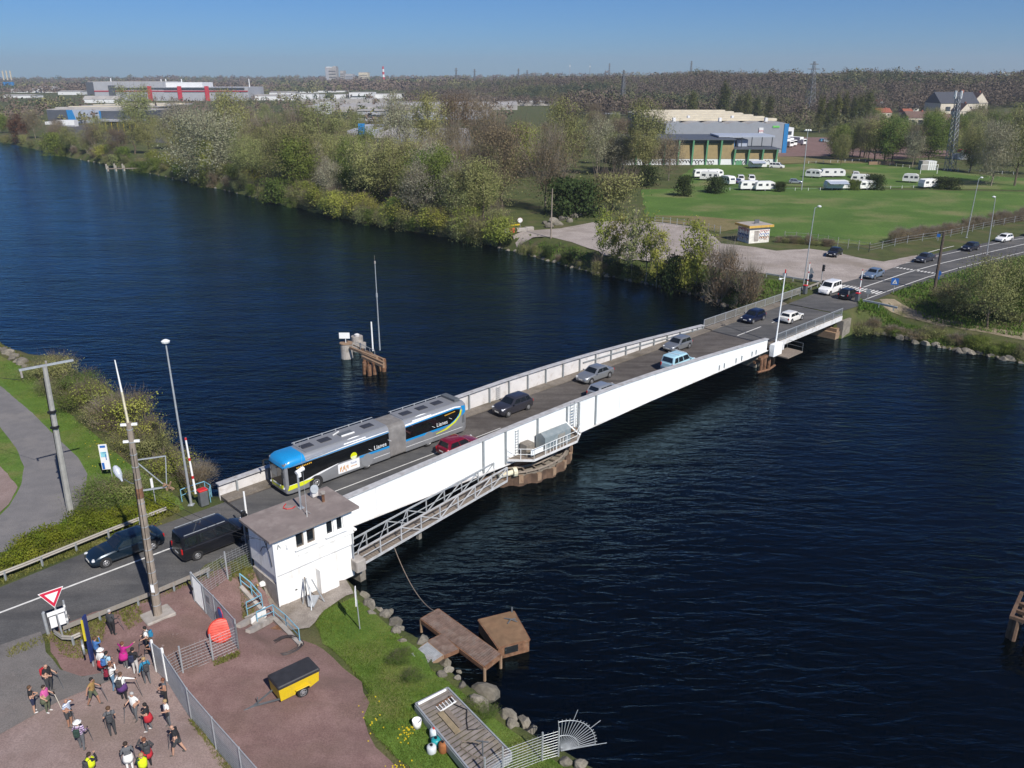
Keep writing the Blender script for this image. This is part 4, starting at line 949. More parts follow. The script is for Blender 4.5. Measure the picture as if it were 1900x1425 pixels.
for s_ in (1, -1):
 side([(.3, 1.02), (1.5, 1.02), (3.2, 1.30), (4.6, 1.45), (9.5, 1.40), (9.5, 2.55), (7.0, 2.50), (4.0, 2.46), (2.2, 2.46), (.3, 2.46)], s_, B_BLK, .006, 'window_band', fbo)
 side([(.4, 2.48), (2.2, 2.48), (4.0, 2.49), (7.0, 2.53), (9.5, 2.57), (9.5, 2.62), (6.0, 2.58), (3.0, 2.54), (.4, 2.54)], s_, B_BLUE, .004, 'blue_line', fbo)
 side([(6.6, 1.22), (9.5, 1.22), (9.5, 1.40), (6.6, 1.40)], s_, B_BLUE, .004, 'blue_stripe', fbo)
 side([(.3, .80), (1.4, .84), (3.0, 1.10), (4.6, 1.40), (4.6, 1.45), (3.0, 1.26), (1.4, 1.02), (.3, 1.02)], s_, B_WHT, .003, 'white_swoosh', fbo)
 side([(.12, .62), (1.6, .68), (2.4, .90), (1.6, 1.0), (.3, .98)], s_, B_YEL, .009, 'yellow_flash', fbo)
 side([(11.2, 1.40), (16.0, 1.40), (16.7, 1.75), (17.1, 2.15), (17.15, 2.5), (16.6, 2.62), (14, 2.56), (11.2, 2.50)], s_, B_BLK, .006, 'window_band', rbo)
 arc = [(11.2, 1.22), (15.0, 1.2), (16.3, 1.42), (17.0, 1.85), (17.28, 2.3), (17.2, 2.62), (16.6, 2.72), (14, 2.66), (11.2, 2.58)]
 side(arc, s_, B_BLUE, .002, 'blue_surround', rbo)
 side([(14.4, .92), (15.6, 1.0), (16.6, 1.38), (17.2, 1.9), (17.36, 2.4), (17.2, 2.4), (17.02, 1.9), (16.45, 1.5), (15.5, 1.12), (14.4, .96)], s_, B_YEL, .010, 'yellow_arc', rbo)
 side([(17.25, 2.75), (17.7, 2.72), (17.76, 2.1), (17.3, 1.75), (17.45, 2.3)], s_, B_BLUE, .004, 'blue_corner', rbo)
 for a in (2.55, 7.3):
  g = MB().mat(TYRE if a < 5 else B_SIL); z_ = .5 if a < 5 else .84; g.cyl((-a, s_ * HW * .8, z_), (-a, s_ * (HW + .008), z_), .60 if a < 5 else .55, n=24); g.build('wheel_arch', fbo)
 g = MB().mat(B_SIL); g.cyl((-13.6, s_ * HW * .8, .84), (-13.6, s_ * (HW + .008), .84), .55, n=24); g.build('wheel_arch', rbo)
 for a in (2.55, 7.3, 13.6): wheel(bus, -a, s_ * (HW - (0 if a < 5 else .06)), .48, .28)
 g = MB().mat(B_WHT)
 for a0, a1, pz in ((4.6, 6.5, .74), (11.2, 17.4, .72), (7.9, 9.5, .76)): g.box((-(a0 + a1) / 2, s_ * (HW + .004), pz), (a1 - a0, .01, .03))
 g.build('trim_line', bus)
def onside(a, z, s_=1, off=.016): return Matrix.Translation((-a, s_ * (HW + off), z)) @ Matrix.Rotation(math.pi if s_ > 0 else 0, 4, 'Z') @ Matrix.Rotation(math.pi / 2, 4, 'X')
LED = mat('amber_led', (.75, .40, .03), rough=.5, var=.1)
for a, z, p in ((8.6, 1.66, fbo), (15.1, 1.72, rbo)):
 text_mesh('Lianes', .50, 'lettering', B_WHT, p, onside(a, z), .003)
 g = MB().mat(B_WHT)
 for dx, dz in ((-.95, .06), (.95, .18)):
  g.M = onside(a, z); g.beam((dx - .16, .06 if dx < 0 else .3, 0), (dx + .16, -.14 if dx < 0 else .10, 0), .03, .01)
 g.build('lettering_flick', p)
g = MB().mat(LED)
for k in range(9): g.box((-1.05 - k * .15, HW + .012, 2.25 + k * .006), (.085, .012, .09))
g.build('destination_display', fbo)
g = MB().mat(LED)
for k in range(10): g.box((-15.45 - k * .12, HW + .012, 2.36 + k * .008), (.075, .012, .075))
g.build('slogan_lettering', rbo)
side([(4.55, .50), (7.0 - .45, .50), (6.55, 1.32), (4.55, 1.32)], 1, B_WHT, .010, 'advert_panel', fbo)
text_mesh('Funds', .24, 'advert_lettering', mat('advert_blue', (.05, .12, .30), rough=.5), fbo, onside(6.0, 1.06), .002)
g = MB().mat(mat('advert_orange', (.55, .25, .05), rough=.5))
for k in range(8):
 g.box((-4.75 - k * .10, HW + .015, .82 + .16 * math.sin(k * 2.2)), (.07, .008, .26 + .1 * math.cos(k * 1.7)))
for k in range(5): g.box((-5.75 - k * .12, HW + .015, .80), (.08, .008, .07))
g.build('advert_print', fbo)
g = MB().mat(B_YEL); g.cyl((-6.05, HW + .004, 1.62), (-6.05, HW + .014, 1.62), .30, n=24); sd = g.build('sun_emblem', fbo)
g = MB().mat(B_WHT)
for k in range(3): g.box((-6.05, HW + .017, 1.56 - k * .09), (.54 - k * .08, .008, .045))
g.build('emblem_lines', sd)
g = MB().mat(B_WHT)
for a in (6.3, 13.0):
 g.M = None; q = [(-a - 1.0 * math.cos(t_) * 1.0, 0, 0) for t_ in (0,)]
 P = [(-a + 1.05 * math.cos(t_), HW - .04 - .26 * math.sin(t_) , 2.80 + .275 * math.sin(t_)) for t_ in np.linspace(0, math.pi, 9)]
 g.add(P + [(p[0], p[1] - .02, p[2] - .02) for p in P], [tuple(range(9)), tuple(reversed(range(9, 18)))])
g.build('roof_emblem', bus)
# front
fr_ = MB().mat(B_BLK)
P0 = [(-.0, y, z) for y, z in ((-.92, 1.0), (.92, 1.0), (.98, 2.3), (-.98, 2.3))]
fr_.add([(-.06 + .09, -.80, 1.02), (-.06 + .09, .80, 1.02), (.0, .86, 2.48), (.0, -.86, 2.48), (-.30, -1.262, 1.02), (-.30, 1.262, 1.02), (-.30, 1.264, 2.52), (-.30, -1.264, 2.52)], [(0, 1, 2, 3), (1, 5, 6, 2), (4, 0, 3, 7)])
wsn = fr_.build('windscreen', fbo)
g = MB().mat(mat('bus_interior_grey', (.16, .165, .16), rough=.3)); g.add([(.036, -.70, 1.5), (.036, .1, 1.5), (.008, .12, 2.2), (.008, -.70, 2.2)], [(0, 1, 2, 3)]); g.build('sun_blind', wsn)
g = MB().mat(B_BLUE); loft(g, [cring(-1.8, 1.004, 2.60, BH + .014), cring(-.55, 1.004, 2.54, BH + .014), cring(-.22, .975, 2.50, 2.972), cring(-.07, .92, 2.46, 2.83), cring(.01, .83, 2.44, 2.70)])
fx = g.build('roof_cap', fbo, True); sharp(fx, 40)
g = MB().mat(B_YEL); g.add([(.04, -.78, .62), (.04, .78, .62), (.04, .80, .98), (.04, -.80, .98), (-.30, -1.266, .66), (-.30, 1.266, .66), (-.30, 1.266, 1.0), (-.30, -1.266, 1.0)], [(0, 1, 2, 3), (1, 5, 6, 2), (4, 0, 3, 7)]); g.build('yellow_nose', fbo)
g = MB().mat(B_WHT); g.box((.045, 0, .90), (.03, 1.1, .12)); g.build('front_badge_bar', fbo)
for s_ in (1, -1):
 g = MB().mat(LAMP_W); g.bbox((-.02, s_ * .93, .76), (.10, .24, .16), .03, rz=-s_ * .8); g.build('headlight', fbo)
 g = MB().mat(TRIM); g.beam((-.1, s_ * 1.1, 2.5), (.25, s_ * 1.42, 2.45), .05, .05); g.bbox((.28, s_ * 1.45, 2.15), (.12, .22, .5), .04); g.build('mirror', bus)
 g = MB().mat(LAMP_R); g.bbox((-17.83, s_ * 1.08, 1.1), (.08, .14, .5), .02); g.build('tail_light', rbo)
# roof
g = MB().mat(B_ROOF); g.box((-5.8, 0, BH + .012), (7.5, 1.9, .05)); rfo = g.build('roof_skin', fbo)
g = MB().mat(B_ROOF); g.box((-14.2, 0, BH + .012), (5.9, 1.9, .05)); rfr = g.build('roof_skin', rbo)
for a, p in ((2.7, rfo), (4.3, rfo), (8.3, rfo), (12.2, rfr), (13.9, rfr), (15.6, rfr)):
 g = MB().mat(mat('hatch_black', (.035, .036, .042), rough=.5)); g.bbox((-a, -.02, BH + .06), (1.0, .72, .05), .02); g.build('roof_hatch', p)
g = MB().mat(M_DARKG); g.box((-6.2, 0.05, BH + .07), (1.2, .55, .06)); ac = g.build('cooling_grille', rfo)
g = MB().mat(M_CLEAR); g.box((-6.2, .40, BH + .09), (1.2, .1, .09)); g.box((-5.6, -.4, BH + .09), (.8, .07, .07), rz=.4); g.build('white_rail', ac)
g = MB().mat(M_GALV);
for a in list(np.arange(2.2, 9.6, 1.25)) + list(np.arange(11.4, 17.2, 1.25)): g.box((-a, -1.0, BH + .10), (.09, .06, .2))
g.beam((-2.0, -1.0, BH + .16), (-9.5, -1.0, BH + .16), .05, .05); g.beam((-11.2, -1.0, BH + .16), (-17.2, -1.0, BH + .16), .05, .05); g.build('roof_edge_rail', bus)
g = MB().mat(mat('roof_unit_grey', (.09, .10, .11), rough=.6)); g.bbox((-17.15, 0, BH + .13), (.6, 1.9, .26), .04); g.build('engine_cover', rbo)
g = MB().mat(TRIM)
for k in range(9): g.box((-17.5, HW + .006, 1.15 + k * .085), (.30, .012, .03))
g.build('rear_louvre', rbo)
for s_ in (1,):
 g = MB().mat(B_WHT); q = [(a, z) for a, z in ((.6, 2.50), (2.4, 2.55), (4.5, 2.60), (7, 2.64), (9.5, 2.68), (9.5, 2.76), (7, 2.74), (4.5, 2.74), (2.4, 2.72), (.9, 2.64))]
 P = [(-a, s_ * (HW + .004 - max(0, z - 2.55) * .24), z) for a, z in q]; g.extrude(P, (0, -.015, 0)); g.build('white_roofline', fbo)
 q = [(11.2, 2.60), (14, 2.68), (16.6, 2.74), (17.2, 2.66), (17.3, 2.72), (16.6, 2.84), (14, 2.80), (11.2, 2.74)]
 g = MB().mat(B_WHT); P = [(-a, s_ * (HW + .012 - max(0, z - 2.55) * .24), z) for a, z in q]; g.extrude(P, (0, -.015, 0)); g.build('white_roofline', rbo)
# ================================================================ street furniture and loose things
def solve_h(base, py):
 lo, hi = 0.0, 45.0
 for _ in range(40):
  m_ = (lo + hi) / 2
  if PX(base + Vector((0, 0, m_)))[1] > py: lo = m_
  else: hi = m_
 return lo
def up_at(base, px, py):
 """height and sideways lean of an upright whose top is seen at a photo pixel"""
 h = solve_h(base, py); q = base + Vector((0, 0, h)); t = GY(px, py, q.y); return h, t.x - base.x
def lookrz(d): return math.atan2(d.y, d.x)
CAMDIR = lambda p: math.atan2(-p.y, -p.x)          # heading from p towards the camera
# ---- lamp posts
def lamp_post(label, bx, by, tx, ty, zref=None, head=(0, 0), m=M_GALV, r=.10):
 b_ = G(bx, by, 0.05) if zref is None else G(bx, by, zref)
 h, ln = up_at(b_, tx, ty)
 t = thing('street_lamp', label, 'street lamp', b_, 0, 'street lamps')
 g = MB().mat(m); g.cyl((0, 0, 0), (ln, 0, h), r, r * .55, n=8); g.box((0, 0, .03), (.4, .4, .06)); g.build('pole', t)
 hd = Vector((head[0], head[1], 0))
 g = MB().mat(M_GALV); g.beam((ln, 0, h), Vector((ln, 0, h + .15)) + hd * .5, .06, .06); g.build('arm', t)
 g = MB().mat(mat('lamp_glass', (.70, .72, .72), rough=.3)); g.lathe([(.05, -.12), (.26, -.06), (.30, .06), (.16, .16), (.03, .2)], Vector((ln, 0, h + .22)) + hd, 12); g.build('lamp_head', t)
 return t
lamp_post('tall lamp post at the bus end of the bridge beside the red-topped barrier box', 355, 937, 308, 640)
lamp_post('lamp post at the far bridge end behind the white people carrier', 1490, 533, 1512, 386, head=(.6, -.1))
lamp_post('lamp post on the green verge left of the far road', 1793, 441, 1816, 332, head=(.5, 0))
lamp_post('lamp post right of the far road rising from the big bush', 1831, 472, 1847, 368, head=(-.3, 0))
b_ = G(1487, 353); h, ln = up_at(b_, 1499, 243)
t = thing('floodlight_mast', 'thin floodlight mast with a lamp bar on the camping field', 'floodlight', b_)
g = MB().mat(M_GALV); g.cyl((0, 0, 0), (ln, 0, h), .16, .10, n=8); g.build('pole', t)
g = MB().mat(M_CLEAR); g.box((ln, 0, h + .1), (1.9, .2, .25));
for k in (-.6, 0, .6): g.bbox((ln + k, -.2, h + .25), (.42, .3, .4), .05)
g.build('lamp_bar', t)
# ---- utility poles
M_POLE = mat('weathered_pole', (.26, .215, .175), rough=.9, var=.3, scale=3, stretch=(1, 1, .25), dirt=(.12, .095, .075), dirt_amt=.6, dirt_scale=4)
M_CPOLE = mat('concrete_pole', (.30, .295, .275), rough=.9, var=.15, scale=3)
b_ = G(293, 1142, -.1); h, ln = up_at(b_, 239, 784)
wp = thing('utility_pole', 'tall weathered pole with straps, lamp and cable bracket beside the near road', 'pole', b_)
def wpt(k): return Vector((ln * k / h, 0, k))
g = MB().mat(M_POLE); g.cyl((0, 0, 0), wpt(h), .27, .15, n=12); g.build('shaft', wp)
g = MB().mat(M_GALV);
for k in np.arange(.8, h, .75): g.cyl(wpt(k) , wpt(k + .05), .285 - .115 * k / h, n=12)
g.build('strap', wp)
g = MB().mat(M_RUST); g.cyl(wpt(7.9), wpt(8.5), .215, n=12); g.build('rusty_collar', wp)
g = MB().mat(M_BLACK); g.beam(wpt(0) + Vector((-.12, -.26, 0)), wpt(9.5) + Vector((-.08, -.2, 0)), .05, .05); g.beam(wpt(1.6) + Vector((.1, -.25, 0)), wpt(11) + Vector((.06, -.18, 0)), .03, .03); g.build('cable', wp)
g = MB().mat(M_CLEAR)
for k in (h - .1, h - 1.1): g.beam(wpt(k) + Vector((-.42, -.1, 0)), wpt(k) + Vector((.42, .05, 0)), .12, .12)
g.build('crossarm', wp)
g = MB().mat(mat('lamp_shell', (.42, .45, .50), rough=.4)); q = wpt(9.5) + Vector((-.75, -.5, .15))
g.lathe([(.04, -.5), (.08, -.32), (.18, -.1), (.21, .2), (.12, .42), (.03, .48)], q, 12, Matrix.Rotation(rad(-30), 4, 'Y') @ Matrix.Rotation(rad(-20), 4, 'X')); g.build('lamp_head', wp)
g = MB().mat(M_DARKG); g.tube([wpt(8.7), wpt(8.9) + Vector((-.3, -.2, 0)), q + Vector((.2, .1, -.4))], .03, 5); g.build('lamp_arm', wp)
g = MB().mat(M_GALV)
A_, B_ = wpt(10.2), wpt(8.3); e1_ = A_ + Vector((1.5, .55, .0)); e2_ = B_ + Vector((1.35, .5, .0))
g.beam(A_, e1_, .06, .06); g.beam(B_, e2_, .08, .08); g.beam(A_, e2_, .05, .05); g.beam(e1_, e2_, .05, .05); g.build('bracket', wp)
g = MB().mat(M_RUSTL)
for k in range(7): g.cyl(e2_ + Vector((R.uniform(-.15, .3), R.uniform(-.2, .2), R.uniform(-.15, .25))), e2_ + Vector((R.uniform(0, .5), R.uniform(-.3, .3), R.uniform(-.3, .5))), .06, .05, n=6)
g.build('insulator', wp)
h2, ln2 = up_at(b_, 213, 668)
g = MB().mat(mat('cream_tube', (.62, .56, .40), rough=.5, var=.2, scale=4)); g.cyl(wpt(h - .8), (ln2 * .55 + ln * .45, 0, (h + h2) / 2), .075, .06, n=6); g.build('mast_tube', wp)
g = MB().mat(M_CLEAR); g.cyl((ln2 * .55 + ln * .45, 0, (h + h2) / 2), (ln2, 0, h2), .055, .03, n=6); g.build('aerial', wp)
g = MB().mat(M_CONC); g.bbox((0, 0, .02), (1.7, 1.3, .24), .05, AX); g.build('footing', wp)
g = MB().mat(M_CLEAR); g.box(wpt(1.9) + Vector((.06, -.275, .15)), (.2, .02, .5)); g.build('notice', wp)
b_ = G(133, 960, 0.0); h, ln = up_at(b_, 83, 681)
tp = thing('utility_pole', 'grey concrete pole with a long T crossbar beside the dark path', 'pole', b_)
g = MB().mat(M_CPOLE); g.cyl((0, 0, 0), (ln, 0, h), .24, .15, n=8); g.build('shaft', tp)
l_, r_ = G(35, 687, h) - b_, G(136, 668, h) - b_
g = MB().mat(M_GALV); g.beam(l_, r_, .13, .14); g.build('crossbar', tp)
g = MB().mat(M_CONC)
for k in (.03, .5): g.cyl(l_.lerp(r_, k), l_.lerp(r_, k) + Vector((0, 0, -.55 if k < .4 else .3)), .07, n=8)
g.build('insulator', tp)
g = MB().mat(M_BLACK); g.tube([(ln * k / h - .2, -.05, k) for k in np.linspace(.1, h * .93, 12)], .035, 5)
for k in (.62, .72): g.bbox((ln * k, -.1, h * k), (.5, .4, .18), .04)
g.build('cable', tp)
b_ = G(1022, 442); h, ln = up_at(b_, 1025, 350); t = thing('utility_pole', 'thin wooden pole on the gravel ground behind the far bank', 'pole', b_)
g = MB().mat(M_POLE); g.cyl((0, 0, 0), (ln, 0, h), .16, .10, n=8); g.build('shaft', t)
b_ = G(1733, 541); h, ln = up_at(b_, 1752, 430); t = thing('utility_pole', 'leaning dark wooden pole on the slope right of the far road', 'pole', b_)
g = MB().mat(mat('dark_pole', (.085, .065, .052), rough=.9, var=.3, scale=4)); g.cyl((0, 0, 0), (ln, 0, h), .24, .18, n=8); g.build('shaft', t)
b_ = GT(638, 332); h, ln = up_at(b_, 636, 308); t = thing('utility_pole', 'short pole with one arm among the bushes on the far bank', 'pole', b_)
g = MB().mat(M_CPOLE); g.cyl((0, 0, 0), (0, 0, max(h, 6)), .16, .12, n=6); g.beam((0, 0, max(h, 6)), (-3.4, 0, max(h, 6) + .7), .14, .14); g.build('shaft', t)
# overhead wires
def wire(label, a, b_, sag, r=.014):
 a = Vector(a); b_ = Vector(b_); t = MB().mat(M_BLACK)
 t.tube([a.lerp(b_, k / 12) - Vector((0, 0, sag * 4 * (k / 12) * (1 - k / 12))) for k in range(13)], r, 4)
 return tag(t.build('overhead_wire'), label, 'wire')
wb_ = wp.location
wire('thin wire from the strapped pole to the control house roof corner', wb_ + wpt(9.0), UV(-28.9, -8.7, 3.0), .5)
wire('second thin wire from the strapped pole to the control house side', wb_ + wpt(8.4), UV(-28.95, -6.4, 2.3), .6)
wire('wire from the T pole crossbar leaving the left edge', tp.location + Vector((ln * 0, 0, 10.6)) + Vector((-1.6, 0, 0)), (-75, 78, 9), 1.2, .018)
# ---- guard rails
M_RAILC = mat('guard_rail_grey', (.29, .27, .24), rough=.6, metal=.2, var=.15, scale=2, dirt=(.16, .11, .07), dirt_amt=.6, dirt_scale=2)
def guard_rail(label, pts, zt=.72, hh=.30, m=M_RAILC, step=2.2):
 pts = [Vector(p) for p in pts]; c = pts[0].copy(); t = thing('guard_rail', label, 'guard rail', c)
 g = MB().mat(m); P = [p - c for p in pts]
 prof = [(-.03, -hh / 2), (.035, -hh / 4), (-.02, 0), (.035, hh / 4), (-.03, hh / 2), (-.055, hh / 2), (-.055, -hh / 2)]
 rings = []
 for i, p in enumerate(P):
  d = (P[min(i + 1, len(P) - 1)] - P[max(i - 1, 0)]); d.z = 0; d.normalize(); n_ = Vector((d.y, -d.x, 0))
  rings.append([p + n_ * a + Vector((0, 0, zt - hh / 2 + b_)) for a, b_ in prof])
 loft(g, rings); g.build('rail', t)
 tot = 0; nxt = .15
 for a, b_ in zip(P[:-1], P[1:]):
  L_ = (b_ - a).length
  while nxt < tot + L_:
   q = a.lerp(b_, (nxt - tot) / L_); g = MB().mat(M_STIFF); g.box(q + Vector((0, 0, zt / 2 - .1)), (.1, .1, zt + .1)); g.build('post', t); nxt += step
  tot += L_
 return t
U3 = lambda u, v, z=0: UV(u, v, z)
guard_rail('weathered guard rail along the far side of the near road', [U3(-50, 3.0), U3(-40, 3.6), U3(-34.6, 4.25), U3(-30.3, 4.6)], .75)
guard_rail('second guard rail cut off by the left edge behind the shrubs', [U3(-58, 4.8), U3(-46, 4.6)], .75)
c0 = [U3(-31.5, -4.9), U3(-35.6, -5.0), U3(-40.2, -4.9)]
ctr = G(126, 1176, -.1); ring_pts = [G(x, y, -.05) for x, y in ((131, 1158), (112, 1160), (101, 1172), (104, 1188), (118, 1198), (136, 1199), (152, 1192))]
guard_rail('pale guard rail ending in a tight curl round the give-way sign', c0 + ring_pts, .68)
guard_rail('guard rail on the verge beside the lamp at the far bridge end', [U3(62.5, 5.3), U3(66, 5.2), U3(70.5, 5.4)], .7)
guard_rail('dark guard rail edging the gravel ground above the far bank', [G(1420, 514), G(1470, 522), G(1522, 530)], .7, m=M_STIFF)
guard_rail('guard rail beside the earth track on the right bank', [G(1600, 563), G(1630, 569), G(1664, 577)], .6, m=M_GALV)
# ---- signs
SIGN_W = mat('sign_white', (.75, .75, .74), rough=.45, var=.04); SIGN_B = mat('sign_blue', (.02, .12, .42), rough=.45, var=.05); SIGN_R = mat('sign_red', (.52, .015, .05), rough=.45, var=.05); SIGN_BK = mat('sign_back_grey', (.24, .26, .28), rough=.5, metal=.3)
gp = G(119, 1190, -.1); gs = thing('give_way_sign', 'red and white give-way triangle beside the curled guard rail', 'road sign', gp)
g = MB().mat(M_GALV); g.cyl((0, 0, 0), (-.12, 0, 3.3), .05, n=8); g.build('post', gs)
fz = CAMDIR(gp) ; Mz = Matrix.Rotation(fz + math.pi / 2 + .12, 4, 'Z')
def tri(r, z, y, m, nm):
 g = MB().mat(m); g.M = Matrix.Translation((-.12, 0, z)) @ Mz @ Matrix.Rotation(rad(-4), 4, 'X')
 g.extrude([(r * math.sin(a), y, r * math.cos(a)) for a in (math.pi, math.pi / 3, -math.pi / 3)][::-1], (0, .02, 0)); return g.build(nm, gs)
tri(.74, 3.05, -.06, SIGN_W, 'sign_plate'); tri(.67, 3.05, -.085, SIGN_R, 'red_border'); tri(.39, 3.05, -.105, SIGN_W, 'white_centre')
g = MB().mat(SIGN_W); g.M = Matrix.Translation((-.10, 0, 2.0)) @ Mz; g.box((0, -.06, 0), (.9, .03, .25)); g.box((-.22, -.06, -.55), (.34, .03, .7)); g.box((.22, -.06, -.55), (.34, .03, .7)); g.build('sub_plate', gs)
p = G(130, 1175, -.1); t = thing('striped_post', 'pale blue and white post behind the give-way sign', 'post', p); h, l2 = up_at(p, 117, 1114)
g = MB().mat(M_GALV); g.cyl((0, 0, 0), (l2, 0, h), .055, n=8); g.build('pole', t)
g = MB().mat(SIGN_W)
for k in range(4): g.cyl((l2 * (.2 + k * .2), 0, h * (.2 + k * .2)), (l2 * (.28 + k * .2), 0, h * (.28 + k * .2)), .062, n=8)
g.build('bands', t)
p = G(91, 1181, -.1); t = thing('bollard', 'short grey post left of the give-way sign', 'bollard', p); g = MB().mat(M_GALV); g.cyl((0, 0, 0), (-.03, 0, 1.6), .09, n=8); g.lathe([(.09, 1.6), (.06, 1.68), (.01, 1.7)], n=8); g.build('post', t)
p = G(172, 1238, -.15); h, l2 = up_at(p, 154, 1145); t = thing('information_board', 'tall narrow blue board seen edge-on beside the curled guard rail', 'sign', p)
g = MB().mat(mat('board_navy', (.02, .035, .14), rough=.5)); g.box((l2 * .5, .1, h * .56), (.10, .30, h * .88), M=Matrix.Rotation(math.atan2(l2, h), 4, 'Y')); g.build('panel', t)
g = MB().mat(SIGN_BK); g.cyl((l2 * .55 - .08, -.3, h * .48), (l2 * .55 - .16, -.35, h * .48), .42, n=20); g.build('round_sign', t)
g = MB().mat(mat('sign_yellow', (.62, .5, .03), rough=.5)); g.box((l2 * .93, -.2, h * .78), (.10, .06, h * .4), M=Matrix.Rotation(math.atan2(l2, h), 4, 'Y')); g.build('yellow_edge', t)
g = MB().mat(M_GALV); g.cyl((0, .1, 0), (l2 * .2, .1, h * .2), .05, n=6); g.build('post', t)
p = G(201, 886, 0); h, l2 = up_at(p, 186, 824); t = thing('notice_board', 'narrow white notice board on the lawn beside the dark path', 'sign', p, CAMDIR(p) + math.pi / 2 - .3)
g = MB().mat(SIGN_W); g.box((0, 0, h * .62), (.62, .06, h * .74)); bd = g.build('board', t)
g = MB().mat(SIGN_B); g.box((0, -.04, h * .93), (.40, .02, .18)); g.box((-.18, -.04, h * .36), (.18, .02, .55)); g.box((.05, -.04, h * .75), (.3, .02, .04)); g.box((.12, -.04, h * .62), (.06, .02, .5)); g.build('print', bd)
g = MB().mat(mat('board_cyan', (.25, .55, .62), rough=.5)); g.box((-.02, -.036, h * .70), (.42, .02, .45)); g.build('picture', bd)
g = MB().mat(M_GALV); g.cyl((.28, .06, 0), (.28, .06, h * .9), .04, n=6); g.build('post', t)
p = G(290, 940, 0); h, l2 = up_at(p, 283, 886); t = thing('footpath_sign', 'slim post with a thin white plate on the lawn near the shrubs', 'sign', p)
g = MB().mat(M_GALV); g.cyl((0, 0, 0), (0, 0, h), .035, n=6); g.build('post', t)
g = MB().mat(SIGN_W); g.box((-.02, -.05, h * .82), (.18, .04, .75), .9); g.build('plate', t)
p = GT(668, 1168); t = thing('warning_sign', 'small sign on a thin post on the canal-side lawn', 'sign', p); h, l2 = up_at(p, 660, 1097)
g = MB().mat(M_GALV); g.cyl((0, 0, 0), (l2, 0, h), .035, n=6); g.build('post', t)
g = MB().mat(SIGN_W); g.box((l2 - .03, .02, h - .15), (.06, .62, .62), .15); g.box((l2 - .03, .02, h - .72), (.06, .62, .35), .15); sp = g.build('plate', t)
g = MB().mat(SIGN_R); g.beam((l2 - .075, -.18, h - .3), (l2 - .075, .2, h - .02), .03, .06); g.build('red_bar', sp)
def post_sign(name, label, px, py, tx, ty, shape, sz, mface, extra=None, z=0.0):
 p = G(px, py, z); h, l2 = up_at(p, tx, ty); t = thing(name, label, 'road sign', p, CAMDIR(p) + math.pi / 2)
 g = MB().mat(M_GALV); g.cyl((0, .05, 0), (0, .05, h), .045, n=6); g.build('post', t)
 g = MB().mat(mface)
 if shape == 'sq': g.box((0, -.02, h - sz / 2), (sz, .05, sz))
 elif shape == 'disc': g.cyl((0, 0, h - sz / 2), (0, -.05, h - sz / 2), sz / 2, n=20)
 elif shape == 'tri': g.extrude([(-sz / 2, -.05, h - sz * .9), (sz / 2, -.05, h - sz * .9), (0, -.05, h)], (0, .04, 0))
 pl_ = g.build('sign_plate', t)
 if extra: extra(t, pl_, h, sz)
 return t
def crossing(t, pl_, h, sz):
 g = MB().mat(SIGN_W); g.extrude([(-sz * .32, -.05, h - sz * .82), (sz * .32, -.05, h - sz * .82), (0, -.05, h - sz * .15)], (0, .004, 0)); g.build('white_triangle', pl_)
 g = MB().mat(M_BLACK); g.tube([(-.12, -.058, h - sz * .74), (.02, -.058, h - sz * .52), (.10, -.058, h - sz * .74)], .035, 4); g.cyl((.02, -.056, h - sz * .42), (.02, -.062, h - sz * .42), .06, n=8); g.build('walker', pl_)
post_sign('crossing_sign', 'square blue pedestrian-crossing sign in front of the earth track', 1657, 545, 1661, 516, 'sq', 1.0, SIGN_B, crossing)
def under(t, pl_, h, sz):
 g = MB().mat(SIGN_B); g.box((0, -.02, h - sz - .35), (.5, .05, .55)); g.build('lower_plate', t)
post_sign('cycle_sign', 'round blue sign behind the leaning dark pole', 1739, 520, 1745, 502, 'disc', .85, SIGN_B, under)
post_sign('road_sign', 'grey back of a small sign beside the black hatchback', 1609, 556, 1608, 537, 'sq', .6, SIGN_BK)
def tri3(t, pl_, h, sz):
 g = MB().mat(SIGN_BK); g.cyl((0, 0, h - sz - .35), (0, -.05, h - sz - .35), .42, n=18); g.box((0, -.02, h - sz - .95), (.7, .05, .3)); g.build('lower_plate', t)
post_sign('warning_sign', 'grey-backed triangle over a round plate at the far bridge end', 1502, 527, 1503, 496, 'tri', 1.0, SIGN_BK, tri3)
post_sign('road_sign', 'small square sign back on the grass above the far bank', 1453, 537, 1456, 506, 'sq', .6, SIGN_BK)
post_sign('road_sign', 'small blue roadside sign near the dry hedge of the far road', 1740, 447, 1742, 434, 'sq', .6, SIGN_B)
def ring_red(t, pl_, h, sz):
 g = MB().mat(SIGN_R); g.cyl((0, .005, h - sz / 2), (0, -.045, h - sz / 2), sz / 2 + .02, n=20); g.build('red_rim', pl_)
post_sign('no_entry_sign', 'round white no-vehicles sign beside the concrete blocks of the gravel ground', 965, 426, 965, 404, 'disc', 1.0, SIGN_W, ring_red)
# traffic lights at the far bridge end
def traffic_light(label, px, py, tx, ty, heads=1, z=0.0):
 p = G(px, py, z); h, l2 = up_at(p, tx, ty); t = thing('traffic_light', label, 'traffic light', p, CAMDIR(p) + math.pi / 2 + .5)
 g = MB().mat(M_GALV); g.cyl((0, .1, 0), (0, .1, h), .06, n=8); g.build('pole', t)
 for k in range(heads):
  zc = h - .5 - k * 2.4; g = MB().mat(M_BLACK); g.bbox((.0 if k == 0 else .25, -.06, zc), (.34, .22, 1.0), .05)
  for q in (-.3, 0, .3): g.cyl((0 if k == 0 else .25, -.17, zc + q), (0 if k == 0 else .25, -.36, zc + q + .02), .12, .13, n=10)
  g.build('signal_head', t)
 return t
traffic_light('two-headed traffic light behind the white people carrier', 1523, 532, 1526, 491, 2)
traffic_light('black traffic light between the black van and the control house', 458, 1010, 455, 948, 1)
